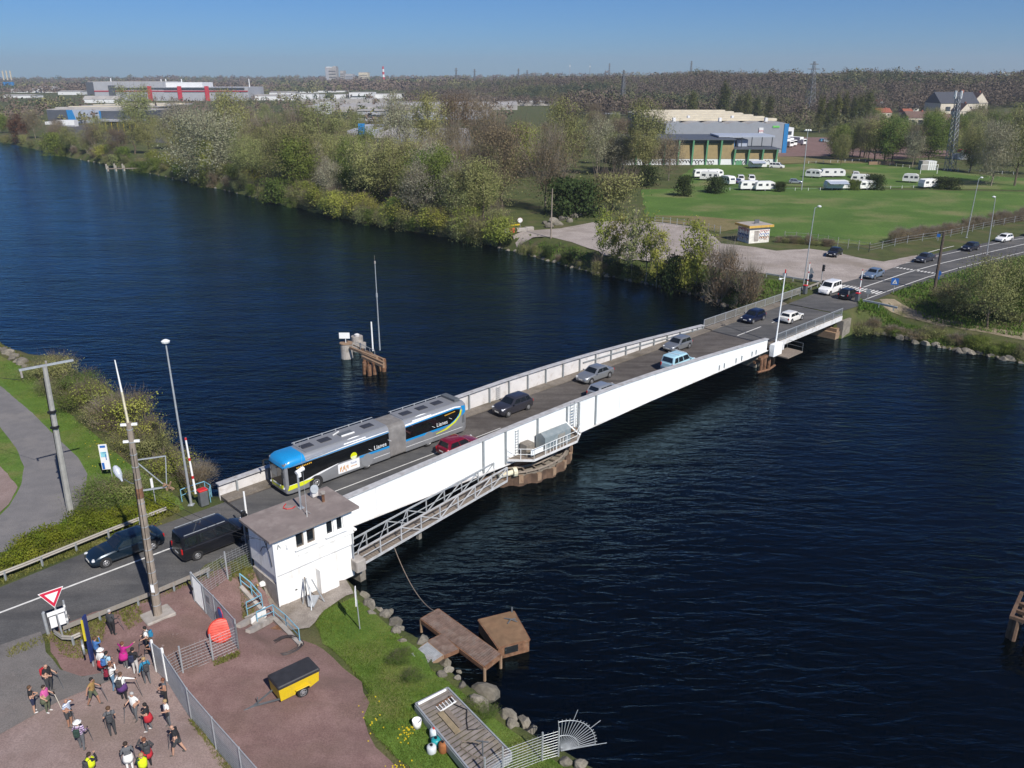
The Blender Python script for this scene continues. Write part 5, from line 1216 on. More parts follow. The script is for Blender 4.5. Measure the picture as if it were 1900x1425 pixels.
p = UV(-28.2, -4.0, 0); t = thing('traffic_light', 'second traffic light facing the camera at the control house corner', 'traffic light', p, CAMDIR(p) + math.pi / 2)
g = MB().mat(M_BLACK); g.bbox((0, 0, 2.0), (.36, .24, 1.0), .05)
for q in (-.3, 0, .3): g.cyl((0, -.12, 2.0 + q), (0, -.30, 2.0 + q), .12, .13, n=10)
g.build('signal_head', t); g = MB().mat(M_DARKG); g.cyl((0, .08, 0), (0, .08, 2.5), .06, n=8); g.bbox((0, .1, .7), (.35, .3, 1.4), .04); g.build('pole', t)
# ---- lifting barriers
def barrier(label, px, py, tx, ty, z=0.05, cap=True, sx=1, boomoff=(-.3, .1)):
 p = G(px, py, z); t = thing('barrier', label, 'barrier', p, AX)
 g = MB().mat(M_DARKG); g.bbox((0, 0, .60), (.62, .5, 1.2), .04); g.build('housing', t)
 g = MB().mat(M_RED); g.bbox((0, 0, 1.26), (.68, .56, .16), .05); g.build('lid', t)
 q = p + Vector((boomoff[0], boomoff[1], .9)); h, l2 = up_at(q, tx, ty)
 Mi = Matrix.Rotation(-AX, 4, 'Z'); o_ = Mi @ Vector((boomoff[0], boomoff[1], .9)); e_ = Mi @ Vector((boomoff[0] + l2, boomoff[1], .9 + h))
 g = MB().mat(M_CLEAR); g.cyl(o_, e_, .085, .06, n=8); bm_ = g.build('boom', t)
 for k in ((.30, .62, .985) if cap else (.1,)): g = MB().mat(M_RED); g.cyl(o_.lerp(e_, k - .025), o_.lerp(e_, min(1.0, k + .025)), .095 - .02 * k, n=8); g.build('red_band', bm_)
 return t
barrier('red-lidded barrier with raised boom at the bus end, beside the tall lamp post', 379, 937, 344, 812, boomoff=(-.55, .1))
barrier('raised striped barrier boom between the black van and the control house', 463, 1000, 452, 912, boomoff=(0, 0), cap=False)
barrier('red-lidded barrier beside the black hatchback at the far bridge end', 1590, 560, 1601, 500, boomoff=(.15, 0))
barrier('red-lidded barrier below the lamp post at the far bridge end', 1493, 545, 1503, 487, boomoff=(.2, 0))
# person-high white fence panel: pale blue handrails
def handrail(label, pts, h=1.0, mid=True, m=M_BLUE, name='handrail', post_step=1.6):
 pts = [Vector(p) for p in pts]; c = pts[0].copy(); t = thing(name, label, 'handrail', c); P = [p - c for p in pts]; up = Vector((0, 0, h))
 g = MB().mat(m); g.tube([p + up for p in P], .035, 6); g.build('top_rail', t)
 if mid: g = MB().mat(m); g.tube([p + up * .52 for p in P], .025, 6); g.build('mid_rail', t)
 for a, b_ in zip(P[:-1], P[1:]):
  n_ = max(1, round((b_ - a).length / post_step))
  for k in range(n_): q = a.lerp(b_, k / n_); g = MB().mat(m); g.cyl(q, q + up, .032, n=6); g.build('post', t)
 g = MB().mat(m); g.cyl(P[-1], P[-1] + up, .032, n=6); g.build('post', t)
 return t
handrail('pale blue railing beside the red-lidded barrier at the bus end', [G(338, 931, .05), G(352, 925, .05), G(382, 915, .05), G(393, 922, .05), G(391, 932, .05)])
def GTz(x, y, dz=.08): return GT(x, y, dz)
handrail('pale blue railing running down beside the house steps', [GTz(448, 1091), GTz(468, 1107), GTz(488, 1130)], 1.0)
handrail('short looped pale blue railing across the house steps', [GTz(488, 1131), GTz(460, 1145)], 1.0)
handrail('pale blue railing along the lower yard kerb to its far end', [GTz(479, 1163), GTz(509, 1149), GTz(532, 1168), GTz(557, 1195)], 1.0)
st_ = GT(500, 1142)
t = thing('steps', 'short concrete steps and kerbs below the control house', 'steps', st_)
def L3(p): return Vector(p) - st_
g = MB().mat(M_CONC)
g.beam(L3(GTz(442, 1166, .1)), L3(GTz(487, 1138, .1)), .3, .3); g.beam(L3(GTz(460, 1176, .12)), L3(GTz(508, 1150, .12)), .3, .3); g.beam(L3(GTz(508, 1150, .10)), L3(GTz(558, 1200, .10)), .3, .3); g.beam(L3(GTz(446, 1091, .08)), L3(GTz(484, 1133, .1)), .25, .25); g.build('kerb', t)
g = MB().mat(M_CLEAR); a, b_ = L3(GTz(468, 1163, .0)), L3(GTz(494, 1150, 0)); g.box((a + b_) / 2 + Vector((0, 0, .4)), ((b_ - a).length, .08, .75), lookrz(b_ - a)); g.build('white_panel', t)
g = MB().mat(M_CONC); g.M = Matrix.Translation(L3(GTz(468, 1160, .05))) @ Matrix.Rotation(AX, 4, 'Z'); g.box((-.6, 0, 0), (1.1, 1.2, .18)); g.box((.3, .1, .1), (.9, 1.2, .3)); g.build('tread', t)
q = GT(517, 1170, .09); g = MB().mat(M_RUST); g.box((0, 0, 0), (.95, .85, .04), AX); tag(g.build('manhole_cover', loc=q), 'rusty square cover plate in the yard below the steps', 'cover')
q = GT(489, 1089, .25); g = MB().mat(M_CLEAR); g.bbox((0, 0, 0), (.5, .35, .32), .08, .6); t = thing('white_canister', 'cream canister lying by the shaded side of the control house', 'canister', q); o_ = g.build('shell', t); g = MB().mat(mat('brass_cap', (.45, .3, .12))); g.cyl((-.27, -.15, 0), (-.35, -.2, 0), .08, n=8); g.build('cap', t)
# folded trestle leaning at the house front
q = GT(583, 1123, .02); t = thing('folded_trestle', 'folded grey metal trestle leaning in front of the house door', 'trestle', q)
g = MB().mat(M_GALV); g.add([(-.45, .15, .62), (.35, .25, .6), (.05, -.55, .25), (-.25, -.5, .25)], [(0, 1, 2, 3)]); g.extrude([(-.45, .15, .55), (.35, .25, .53), (.1, -.55, .18)], (0, 0, .06)); g.build('plate', t)
g = MB().mat(M_GALV)
for a, b_ in (((-.4, .2, 1.9), (-.75, .1, 0)), ((-.1, .35, 1.7), (.62, .25, .05)), ((-.2, .2, 1.2), (0, -.75, 0)), ((-.4, .2, 1.9), (.05, -.5, .3))): g.cyl(a, b_, .045, n=6)
g.build('leg', t)
g = MB().mat(M_POLE); g.cyl((-.55, .45, 0), (-.62, .6, 1.7), .04, n=6); g.build('stick', t)
# coil of black pipe
q = GT(531, 1201, .09); g = MB().mat(mat('black_pipe', (.035, .028, .03), rough=.6)); pts = []
for k in range(170):
 a = k * .22; r_ = .86 + .11 * math.sin(k * .13) + .05 * math.sin(k * .9); pts.append((r_ * math.cos(a) + .05 * math.sin(k * .05), r_ * math.sin(a) * .95, .03 + .07 * (k % 29) / 29))
g.tube(pts, .026, 5); tag(g.build('pipe_coil', loc=q), 'loose coil of thin black pipe lying on the red yard', 'pipe')
# red ribbed lid leaning behind the fence
q = GT(412, 1188, .05); t = thing('cable_drum', 'orange-red ribbed drum disc propped behind the wire fence', 'drum', q)
Md = Matrix.Rotation(CAMDIR(q) + math.pi / 2, 4, 'Z') @ Matrix.Rotation(rad(62), 4, 'X')
g = MB().mat(M_REDO); g.lathe([(.66, -.10), (.71, 0), (.65, .10), (.4, .15), (.12, .12)], (0, 0, .62), 22, Md); ds = g.build('disc', t, True); sharp(ds, 35)
g = MB().mat(mat('dark_red_plastic', (.34, .03, .02), rough=.6))
for k in range(-4, 5):
 w_ = math.sqrt(max(0, .64 ** 2 - (k * .14) ** 2)); g.M = Matrix.Translation((0, 0, .62)) @ Md; g.box((0, k * .14, .155 - abs(k) * .008), (2 * w_ * .92, .03, .03))
g.build('rib', ds)
# ---- fences
def fence(label, pts, h, dh, dv, mpost=M_GALV, name='mesh_fence', posts=None, wr=.011, top=True, pr=.05):
 pts = [Vector(p) for p in pts]; c = pts[0].copy(); t = thing(name, label, 'fence', c); P = [p - c for p in pts]
 for p in (P if posts is None else [P[i] for i in posts]):
  g = MB().mat(mpost); g.cyl(p - Vector((0, 0, .1)), p + Vector((0, 0, h + .06)), pr, n=8); g.build('post', t)
 for a, b_ in zip(P[:-1], P[1:]):
  g = MB().mat(M_GALV); L_ = (b_ - a).length
  z = .06
  while z < h: g.cyl(a + Vector((0, 0, z)), b_ + Vector((0, 0, z)), wr, n=4, cap=False); z += dh
  n_ = int(L_ / dv)
  for k in range(1, n_): q = a.lerp(b_, k / n_); g.cyl(q + Vector((0, 0, .05)), q + Vector((0, 0, h - .02)), wr * .8, n=3, cap=False)
  g.build('mesh_panel', t)
  if top: g = MB().mat(M_GALV); g.beam(a + Vector((0, 0, h)), b_ + Vector((0, 0, h)), .05, .05); g.build('top_rail', t)
 return t
fence('wire mesh fence between the yard and the walkers, going off the bottom edge', [GT(311, 1267), GT(356, 1337), GT(402, 1392), GT(452, 1450), GT(520, 1530)], 2.0, .16, .055, wr=.010)
fence('wire mesh fence across the yard from the gate corner to the walkers', [GT(443, 1206), GT(396, 1227), GT(340, 1250), GT(311, 1267)], 1.75, .19, .28, top=False, wr=.009)
fence('wire mesh fence from the barred gate to the control house', [GT(362, 1116), GT(423, 1073), GT(468, 1050)], 1.9, .17, .3, top=False, wr=.009)
fence('dense mesh fence panels carrying the round blue sign', [GT(383, 1140), GT(403, 1160), GT(443, 1206)], 2.05, .16, .05, wr=.010)
fn = COL.objects[-1].parent
q = GT(418, 1178); t = thing('no_parking_sign', 'round blue and red sign fixed to the mesh fence panel', 'sign', q + Vector((-.12, .12, 1.25)), lookrz(GT(443, 1206) - GT(403, 1160)))
g = MB().mat(SIGN_R); g.cyl((-.0, -.03, .2), (0, -.06, .2), .38, n=20); rr_ = g.build('rim', t)
g = MB().mat(SIGN_B); g.cyl((-.0, -.055, .2), (0, -.07, .2), .30, n=20); g.build('face', rr_)
q = GT(392, 1150); t = thing('fence_notice', 'small grey notice plate on the first mesh fence panel', 'sign', q + Vector((0, .05, 1.45)), lookrz(GT(403, 1160) - GT(383, 1140)))
g = MB().mat(SIGN_BK); g.box((0, -.05, 0), (.45, .03, .45)); g.build('plate', t)
# barred gate leaf standing open
a, b_ = GT(362, 1116), GT(382, 1139); t = thing('barred_gate', 'open grey steel gate leaf of upright bars near the tall pole', 'gate', a, lookrz(b_ - a)); L_ = (b_ - a).length; dz = (b_ - a).z
g = MB().mat(M_GALV)
for x in (0, L_): g.box((x, 0, 1.05 + dz * x / L_), (.1, .1, 2.1))
for z in (.12, 2.05): g.beam((0, 0, z), (L_, 0, z + dz), .06, .08)
g.build('frame', t); g = MB().mat(M_CLEAR)
for k in range(1, 9): x = k * L_ / 9; g.box((x, 0, 1.08 + dz * k / 9), (.045, .045, 1.9))
g.build('bars', t); g = MB().mat(M_BLACK); g.bbox((.06, -.1, 1.0), (.12, .1, .2), .02); g.build('lock', t)
a, b_ = GT(291, 1247), GT(311, 1268); t = thing('solid_gate', 'solid grey gate leaf at the end of the walkers\' fence', 'gate', a, lookrz(b_ - a)); L_ = (b_ - a).length
g = MB().mat(M_GALV); g.bbox((L_ / 2, 0, 1.0), (L_, .06, 1.9), .01); g.build('leaf', t); g = MB().mat(M_CLEAR)
for x in (0, L_): g.box((x, 0, 1.05), (.11, .11, 2.1))
g.build('frame', t)
fence('wire mesh fence at the bottom edge ending at the spiked fan', [GT(900, 1460), GT(933, 1440), GT(1006, 1412), GT(1036, 1403)], 1.75, .17, .25, top=False, wr=.010)
q = GT(1036, 1403, .1); t = thing('spiked_fan', 'fan of radiating steel spikes at the canal end of the mesh fence', 'fence', q)
ce = Vector((.12, 0, .25)); dr = (G(1081, 1390, -2) - G(1038, 1400, -2)).normalized(); g = MB().mat(M_GALV)
for k in range(17):
 a = rad(-4 + k * 6.2); l_ = 1.95 if k % 6 or k > 12 else 2.5
 g.cyl(ce, ce + dr * math.cos(a) * l_ + Vector((0, 0, math.sin(a) * l_)), .018, n=5)
g.build('spikes', t); g = MB().mat(M_GALV)
for r_ in (1.85, .95, .22): g.tube([ce + dr * r_ * math.cos(a) + Vector((0, 0, r_ * math.sin(a))) for a in np.linspace(-.07, 1.66, 14)], .022, 5)
g.beam(ce, ce + dr * 1.9 + Vector((0, 0, -.1)), .05, .05); g.build('hoops', t)
# ---- yellow trailer
a, b_ = GT(519, 1300), GT(578, 1272); q = GT(549, 1283); d = (b_ - a); d.z = 0
t = thing('trailer', 'small yellow two-wheeled trailer with a black lid parked on the red yard', 'trailer', q, lookrz(d))
M_YEL = mat('trailer_yellow', (.60, .42, .012), rough=.45, var=.08, scale=3, dirt=(.3, .2, .05), dirt_amt=.5, dirt_scale=3)
g = MB().mat(M_YEL); bw = .62
g.extrude([(-1.12, -bw, .38), (-.3, -bw, .38), (-.2, -bw, .62), (.45, -bw, .62), (.58, -bw, .38), (1.1, -bw, .55), (1.15, -bw, 1.1), (-1.18, -bw, 1.1)], (0, 2 * bw, 0)); g.build('body', t)
g = MB().mat(mat('trailer_lid', (.028, .028, .032), rough=.55, var=.25, scale=3)); g.bbox((0, 0, 1.22), (2.42, 1.34, .24), .05); g.build('lid', t)
g = MB().mat(M_DARKG); g.beam((-1.1, -.45, .42), (-2.4, 0, .38), .07, .07); g.beam((-1.1, .45, .42), (-2.4, 0, .38), .07, .07); g.beam((-2.2, 0, .38), (-2.75, 0, .36), .08, .08); g.bbox((-2.8, 0, .36), (.25, .1, .1), .02); g.cyl((-2.1, .05, .02), (-2.1, .05, .75), .03, n=6); g.build('drawbar', t)
for s_ in (-1, 1):
 wheel(t, .12, s_ * (bw + .06), .32, .18); g = MB().mat(M_YEL); g.bbox((.12, s_ * (bw + .06), .68), (.85, .22, .05), .02); g.build('mudguard', t)
g = MB().mat(LAMP_R);
for s_ in (-1, 1): g.box((1.16, s_ * .45, .72), (.03, .2, .1))
g.build('tail_light', t)
# ---- landing stage, rusty float, stranded raft
def quad_deck(name, label, cat, corners, z, th, m, slat=0.0, mside=None):
 P = [G(x, y, z) for x, y in corners]; c = sum(P, Vector()) / 4; t = thing(name, label, cat, c); P = [p - c for p in P]
 g = MB().mat(mside or m)
 for i in range(4): g.beam(P[i] + Vector((0, 0, -th / 2)), P[(i + 1) % 4] + Vector((0, 0, -th / 2)), .14, th)
 g.build('frame', t)
 g = MB().mat(m)
 if slat:
  n_ = int((P[1] - P[2]).length / slat)
  for k in range(n_):
   f0, f1 = (k + .08) / n_, (k + .82) / n_
   q = [P[0].lerp(P[3], f0), P[1].lerp(P[2], f0), P[1].lerp(P[2], f1), P[0].lerp(P[3], f1)]; g.extrude([p + Vector((0, 0, -.02)) for p in q], (0, 0, .05))
 else: g.extrude([p + Vector((0, 0, -.03)) for p in P], (0, 0, .05))
 g.build('deck', t); return t, P
M_SLAT = mat('rusty_slats', (.15, .10, .08), rough=.85, var=.35, scale=2.5, dirt=(.22, .19, .17), dirt_amt=.6, dirt_scale=1.5)
ls, P = quad_deck('landing_stage', 'rusty slatted landing stage lying along the near bank', 'landing stage', [(781, 1148), (813, 1130), (929, 1214), (899, 1237)], -2.0, .28, M_SLAT, .17, M_RUST)
g = MB().mat(M_RUSTL)
for p in P: g.cyl((p.x, p.y, -3.5), (p.x, p.y, -.1), .09, n=8)
g.build('pile', ls)
quad_deck('boarding_ramp', 'rusty slatted ramp between the landing stage and grey grating', 'ramp', [(793, 1190), (821, 1176), (850, 1205), (822, 1217)], -1.98, .2, M_SLAT, .12, M_RUST)
quad_deck('grating_ramp', 'grey steel grating ramp on the grass above the rocks', 'ramp', [(763, 1214), (793, 1192), (822, 1216), (792, 1236)], -1.85, .2, mat('grey_grating', (.30, .315, .33), rough=.6, var=.2, dirt=(.2, .13, .08), dirt_amt=.5), .12, M_RUSTL)
fl, P = quad_deck('rusty_float', 'square rusty steel float half sunk beside the landing stage', 'float', [(888, 1150), (953, 1134), (982, 1186), (924, 1201)], -2.1, .1, mat('float_rust', (.185, .112, .062), rough=.9, var=.25, scale=1.5, dirt=(.15, .08, .045), dirt_amt=.7, dirt_scale=1.2), 0, M_RUST)
g = MB().mat(M_RUST); g.extrude([p + Vector((0, 0, -.9)) for p in P], (0, 0, .86)); g.build('hull', fl)
g = MB().mat(M_BLACK); q = P[3].lerp(P[2], .42) + Vector((0, 0, -.35)); g.box(q, ((P[2] - P[3]).length * .42, .12, .5), lookrz(P[2] - P[3])); g.build('opening', fl)
g = MB().mat(M_DARKG); q = P[1].lerp(P[3], .3); g.tube([q + Vector((.4, .2, .06)), q + Vector((.1, .05, .12)), q + Vector((-.1, -.3, .06))], .04, 5); g.tube([q + Vector((-.3, .25, .06)), q + Vector((.1, .05, .14)), q + Vector((.5, -.1, .06))], .04, 5); g.beam(P[1] + Vector((-.1, -.1, 0)), P[1] + Vector((-.1, -.1, .35)), .1, .1); g.build('chain', fl)
rf_, P = quad_deck('flat_raft', 'long grey planked raft lying on the grass by the bottom edge', 'raft', [(771, 1308), (831, 1278), (948, 1398), (884, 1446)], -1.35, .45, mat('raft_planks', (.205, .18, .165), rough=.9, var=.3, scale=2, dirt=(.17, .14, .06), dirt_amt=.6, dirt_scale=.7), .30, M_GALV)
g = MB().mat(M_GALV)
for i, j in ((0, 3), (1, 2), (0, 1)): g.beam(P[i] + Vector((0, 0, .06)), P[j] + Vector((0, 0, .06)), .08, .1)
g.build('edge_rail', rf_)
g = MB().mat(M_CLEAR); g.cyl(P[0] + Vector((.15, -.1, .14)), P[1] + Vector((-.1, -.25, .14)), .07, n=6); g.build('white_tube', rf_)
def RP(u, v, z=.05): return P[0].lerp(P[1], u).lerp(P[3].lerp(P[2], u), v) + Vector((0, 0, z)) + rf_.location
q = RP(.38, .14); t = thing('short_ladder', 'short rusty ladder lying across the head of the raft', 'ladder', q)
e_ = RP(.92, .12) - q; s2 = (RP(.4, .22) - RP(.4, .14)); g = MB().mat(M_RUST); g.beam((0, 0, .05), e_ + Vector((0, 0, .05)), .06, .06)
g.mat(M_CLEAR); g.beam(s2 + Vector((0, 0, .05)), s2 + e_ * .95 + Vector((0, 0, .05)), .06, .06)
for k in range(6): g.beam(e_ * (k / 5.5) + Vector((0, 0, .05)), e_ * (k / 5.5) + s2 + Vector((0, 0, .05)), .04, .04)
g.build('rails', t)
M_PLK = mat('old_plank', (.235, .185, .115), rough=.9, var=.25, scale=3)
for lab, u0, u1, v0, v1 in (('weathered brown plank along the middle of the raft', .28, .44, .22, .52), ('paler grey plank beside the brown one on the raft', .46, .58, .24, .48)):
 q = RP(u0, v0); g = MB().mat(M_PLK if u0 < .4 else M_WOOD); C_ = [RP(u0, v0) - q, RP(u1, v0) - q, RP(u1, v1) - q, RP(u0, v1) - q]; g.extrude(C_, (0, 0, .07)); tag(g.build('plank', loc=q), lab, 'plank')
q = RP(.5, .5); g = MB().mat(M_BLACK); g.tube([RP(*k, .07) - q for k in ((.85, .1), (.8, .22), (.95, .35), (.75, .45), (.6, .55), (.8, .6), (.95, .62))], .035, 5); tag(g.build('hose', loc=q), 'black hose snaking over the head of the raft', 'hose')
q = RP(.5, .7); g = MB().mat(M_WOOD); g.tube([RP(*k, .07) - q for k in ((.95, .78), (.6, .72), (.3, .62), (.18, .66), (.25, .78), (.4, .9))], .03, 5); tag(g.build('rope', loc=q), 'pale rope curving over the lower half of the raft', 'rope')
q = RP(.45, .86); t = thing('mooring_post', 'thin post with a cross bar standing on the raft', 'post', q); g = MB().mat(M_DARKG); g.cyl((0, 0, 0), (0, 0, .95), .04, n=6); g.beam((-.3, .05, .9), (.3, -.05, .9), .05, .05); g.build('bar', t)
# canisters on the grass
def canister(label, px, py, m, r, h, cap=None):
 q = GT(px, py, .0); t = thing('canister', label, 'canister', q, R.uniform(0, 3)); g = MB().mat(m); g.lathe([(r * .85, 0), (r, .06), (r, h * .8), (r * .8, h * .95), (r * .35, h)], n=14); g.build('shell', t, True)
 g = MB().mat(cap or M_BLACK); g.cyl((0, 0, h), (0, 0, h + .06), r * .3, n=8); g.build('cap', t)
canister('white and pale blue canister nearest the raft edge', 806, 1369, mat('can_pale', (.62, .70, .74), rough=.4), .24, .6, M_REDO)
canister('teal canister among the cans beside the raft', 809, 1384, mat('can_teal', (.02, .30, .33), rough=.4), .25, .5)
canister('off-white canister below the teal one', 801, 1396, mat('can_white', (.58, .62, .64), rough=.4), .25, .45)
canister('rusty brown canister right of the teal one', 822, 1395, mat('can_brown', (.30, .11, .035), rough=.8, var=.3), .22, .62)
q = GT(774, 1350, .0); t = thing('bucket', 'white bucket with a dark inside left of the raft', 'bucket', q); g = MB().mat(M_CLEAR); g.lathe([(.2, 0), (.25, .5), (.235, .5), (.2, .1)], n=14); g.build('shell', t, True)
# mooring rope from the gangway to the stage
a, b_ = G(732, 1017, -1.6), G(806, 1134, -1.95); g = MB().mat(M_WOOD); g.tube([(a.lerp(b_, k / 12) - a) - Vector((0, 0, .9 * 4 * (k / 12) * (1 - k / 12))) for k in range(13)], .03, 5); tag(g.build('mooring_rope', loc=a), 'slack mooring rope from the gangway to the landing stage', 'rope')
# ---- far bank: graffitied hut, concrete blocks, fences, jetty
c1, c2, c3 = G(1351, 450), G(1389, 452), G(1428, 449)
d1 = (c2 - c1); d2_ = (c3 - c2)
hb = thing('transformer_hut', 'small graffiti-covered hut with a yellow-edged flat roof on the gravel ground', 'hut', c2, lookrz(d2_))
Lw, Dw, Hh = d2_.length * .95, d1.length * 1.0, 3.0
M_GRAF = mat('painted_hut_wall', (.68, .66, .61), rough=.8, var=.2, scale=1.5)
g = MB().mat(M_GRAF); g.box((Lw / 2, Dw / 2, Hh / 2), (Lw, Dw, Hh)); g.build('wall', hb)
g = MB().mat(mat('yellow_fascia', (.52, .33, .07), rough=.6, var=.15)); g.box((Lw / 2, Dw / 2, Hh + .18), (Lw + 1.0, Dw + 1.0, .42)); g.build('roof_edge', hb)
g = MB().mat(M_CONC); g.box((Lw / 2, Dw / 2, Hh + .40), (Lw + .7, Dw + .7, .06)); rf2 = g.build('roof', hb); g = MB().mat(M_DARKG); g.box((Lw * .55, Dw * .4, Hh + .8), (1.0, .15, .8)); g.build('roof_box', rf2)
g = MB().mat(M_CONC); g.box((Lw * .35, -.03, Hh * .45), (.95, .06, 2.0)); g.build('door', hb)
cols = [('graffiti_red', (.35, .02, .05)), ('graffiti_blue', (.05, .16, .45)), ('graffiti_black', (.03, .03, .04)), ('graffiti_white', (.7, .7, .7)), ('graffiti_orange', (.5, .2, .06))]
for i, (nm, c_) in enumerate(cols):          # sprayed loops and strokes
 g = MB().mat(mat(nm, c_, rough=.7)); rq = random.Random(40 + i)
 for k in range(7):
  y0 = .4 + k * Dw / 8; z0 = [2.3, 1.2, 1.25, .8, .7][i] + rq.uniform(-.15, .15)
  g.tube([(-.02, Dw - y0 - .28 * math.cos(a) * rq.uniform(.6, 1), z0 + .35 * math.sin(a)) for a in np.linspace(0, rq.uniform(3, 6), 7)], .06, 4)
 for k in range(4):
  x0 = Lw * .55 + k * .55
  g.tube([(x0 + .25 * math.cos(a), -.02, [2.1, 1.5, 1.0, .6, .8][i] + .25 * math.sin(a)) for a in np.linspace(0, rq.uniform(3, 6), 7)], .05, 4)
 g.build('graffiti', hb)
for lab, px, py, w_ in (('pale concrete block beside the round no-vehicles sign', 968, 430, 2.2), ('second concrete block at the gravel ground entrance, next to the first', 982, 428, 1.8)):
 q = G(px, py); t = thing('concrete_block', lab, 'block', q, .3); g = MB().mat(M_CONC); g.bbox((0, 0, .4), (w_, .9, .8), .08); g.box((0, -.46, .2), (.5, .03, .2)); g.build('body', t)
q = G(951, 431); t = thing('red_hopper', 'red and white plastic road barrier at the gravel ground entrance', 'barrier', q); g = MB().mat(M_REDO); g.extrude([(-.6, -.25, 0), (-.6, .25, 0), (-.6, .08, .9), (-.6, -.08, .9)], (1.0, 0, 0)); g.mat(M_CLEAR); g.extrude([(-1.6, -.25, 0), (-1.6, .25, 0), (-1.6, .08, .8), (-1.6, -.08, .8)], (.9, 0, 0)); g.build('shell', t)
q = G(955, 421); g = MB().mat(M_YEL); g.M = Matrix.Rotation(.15, 4, 'Z'); g.extrude([(-1.2, 0, .1), (1.2, 0, .35), (1.2, 0, .6), (-1.0, 0, .45)], (0, .3, 0)); tag(g.build('yellow_barrier', loc=q), 'yellow height-barrier bar lying behind the round sign', 'barrier')
# post and wire fences on the far side
def post_fence(label, pts, n_, h=1.6, m=M_GALV, wires=3, pr=.06):
 pts = [G(*p) for p in pts]; c = pts[0].copy(); t = thing('wire_fence', label, 'fence', c); tot = sum((b_ - a).length for a, b_ in zip(pts[:-1], pts[1:])); g2 = MB().mat(M_GALV)
 for k in range(n_):
  s_ = tot * k / (n_ - 1);
  for a, b_ in zip(pts[:-1], pts[1:]):
   l_ = (b_ - a).length
   if s_ <= l_ + 1e-6: q = a.lerp(b_, min(1, s_ / l_)) - c; break
   s_ -= l_
  g = MB().mat(m); g.cyl(q, q + Vector((0, 0, h)), pr, n=6); g.build('post', t)
  if k:
   for w_ in range(wires): g2.cyl(pq + Vector((0, 0, h * (w_ + .8) / wires * .95)), q + Vector((0, 0, h * (w_ + .8) / wires * .95)), .02, n=3, cap=False)
  pq = q
 g2.build('wire', t); return t
post_fence('post and wire fence at the back of the gravel ground', [(1200, 415), (1240, 417), (1290, 424), (1336, 434)], 12)
post_fence('post and wire fence below the green field beside the parked black car', [(1455, 446), (1500, 449), (1560, 459), (1612, 468)], 9, 1.8, M_CPOLE)
post_fence('wire fence rising along the far road verge', [(1612, 468), (1680, 452), (1760, 440), (1830, 424), (1900, 410)], 14, 1.5)
post_fence('low white rail fence at the far edge of the camping field', [(1500, 304), (1600, 300), (1700, 314), (1880, 324)], 26, 1.0, M_CLEAR, 1, .07)
post_fence('low white rail between the camping and green fields', [(1330, 353), (1500, 354), (1700, 349), (1760, 348)], 20, .8, M_CLEAR, 1, .07)
q = G(243, 318, WZ); t = thing('old_jetty', 'broken row of timber posts standing in the water at the far bank', 'jetty', (q.x, q.y, -5)); g = MB().mat(M_RUSTL)
for k in range(12):
 p = G(198 + (k % 6) * 15 + (k // 6) * 3, 314 + (k // 6) * 4.5 - (k % 6) * .6, WZ); g = MB().mat(mat('grey_pile', (.30, .27, .23), rough=.9, var=.2)); g.cyl((p.x - q.x, p.y - q.y, 0), (p.x - q.x, p.y - q.y, 3.9 + R.uniform(-.4, .5)), .32, n=7); g.build('pile', t)
g = MB().mat(M_WOOD); p0, p1 = G(200, 312, -1.6), G(275, 311, -1.6); g.beam((p0.x - q.x, p0.y - q.y, 3.2), (p1.x - q.x, p1.y - q.y, 3.2), .35, .35); g.build('beam', t)
# ================================================================ vegetation and rocks
def leaf_mat(name, cols, trans=.42, rough=.75):
 m = bpy.data.materials.new(name); m.use_nodes = True; nt = m.node_tree; b = nt.nodes['Principled BSDF']; L = nt.links.new
 ge = nt.nodes.new('ShaderNodeNewGeometry'); n = nt.nodes.new('ShaderNodeTexNoise'); n.inputs['Scale'].default_value = .8; n.inputs['Detail'].default_value = 4; n.inputs['Roughness'].default_value = .75
 L(ge.outputs['Position'], n.inputs['Vector'])
 r = nt.nodes.new('ShaderNodeValToRGB'); r.color_ramp.elements[0].position = .32; r.color_ramp.elements[1].position = .68
 r.color_ramp.elements[0].color = (*cols[0], 1); r.color_ramp.elements[1].color = (*cols[2], 1); e = r.color_ramp.elements.new(.5); e.color = (*cols[1], 1)
 L(n.outputs['Fac'], r.inputs['Fac'])
 oi = nt.nodes.new('ShaderNodeObjectInfo'); hs = nt.nodes.new('ShaderNodeHueSaturation'); mr = nt.nodes.new('ShaderNodeMapRange'); mr.inputs['To Min'].default_value = .75; mr.inputs['To Max'].default_value = 1.22
 L(oi.outputs['Random'], mr.inputs['Value']); L(mr.outputs['Result'], hs.inputs['Value']); L(r.outputs['Color'], hs.inputs['Color'])
 ml = nt.nodes.new('ShaderNodeMath'); ml.operation = 'MULTIPLY'; ml.inputs[1].default_value = 9.7; fr = nt.nodes.new('ShaderNodeMath'); fr.operation = 'FRACT'; m2 = nt.nodes.new('ShaderNodeMapRange'); m2.inputs['To Min'].default_value = .478; m2.inputs['To Max'].default_value = .515
 L(oi.outputs['Random'], ml.inputs[0]); L(ml.outputs[0], fr.inputs[0]); L(fr.outputs[0], m2.inputs['Value']); L(m2.outputs['Result'], hs.inputs['Hue'])
 L(hs.outputs['Color'], b.inputs['Base Color']); b.inputs['Roughness'].default_value = rough; b.inputs['Specular IOR Level'].default_value = .25
 tr = nt.nodes.new('ShaderNodeBsdfTranslucent'); L(hs.outputs['Color'], tr.inputs['Color']); ms = nt.nodes.new('ShaderNodeMixShader'); ms.inputs['Fac'].default_value = trans
 L(b.outputs['BSDF'], ms.inputs[1]); L(tr.outputs['BSDF'], ms.inputs[2]); L(ms.outputs['Shader'], nt.nodes['Material Output'].inputs['Surface'])
 MATS[name] = m; return m
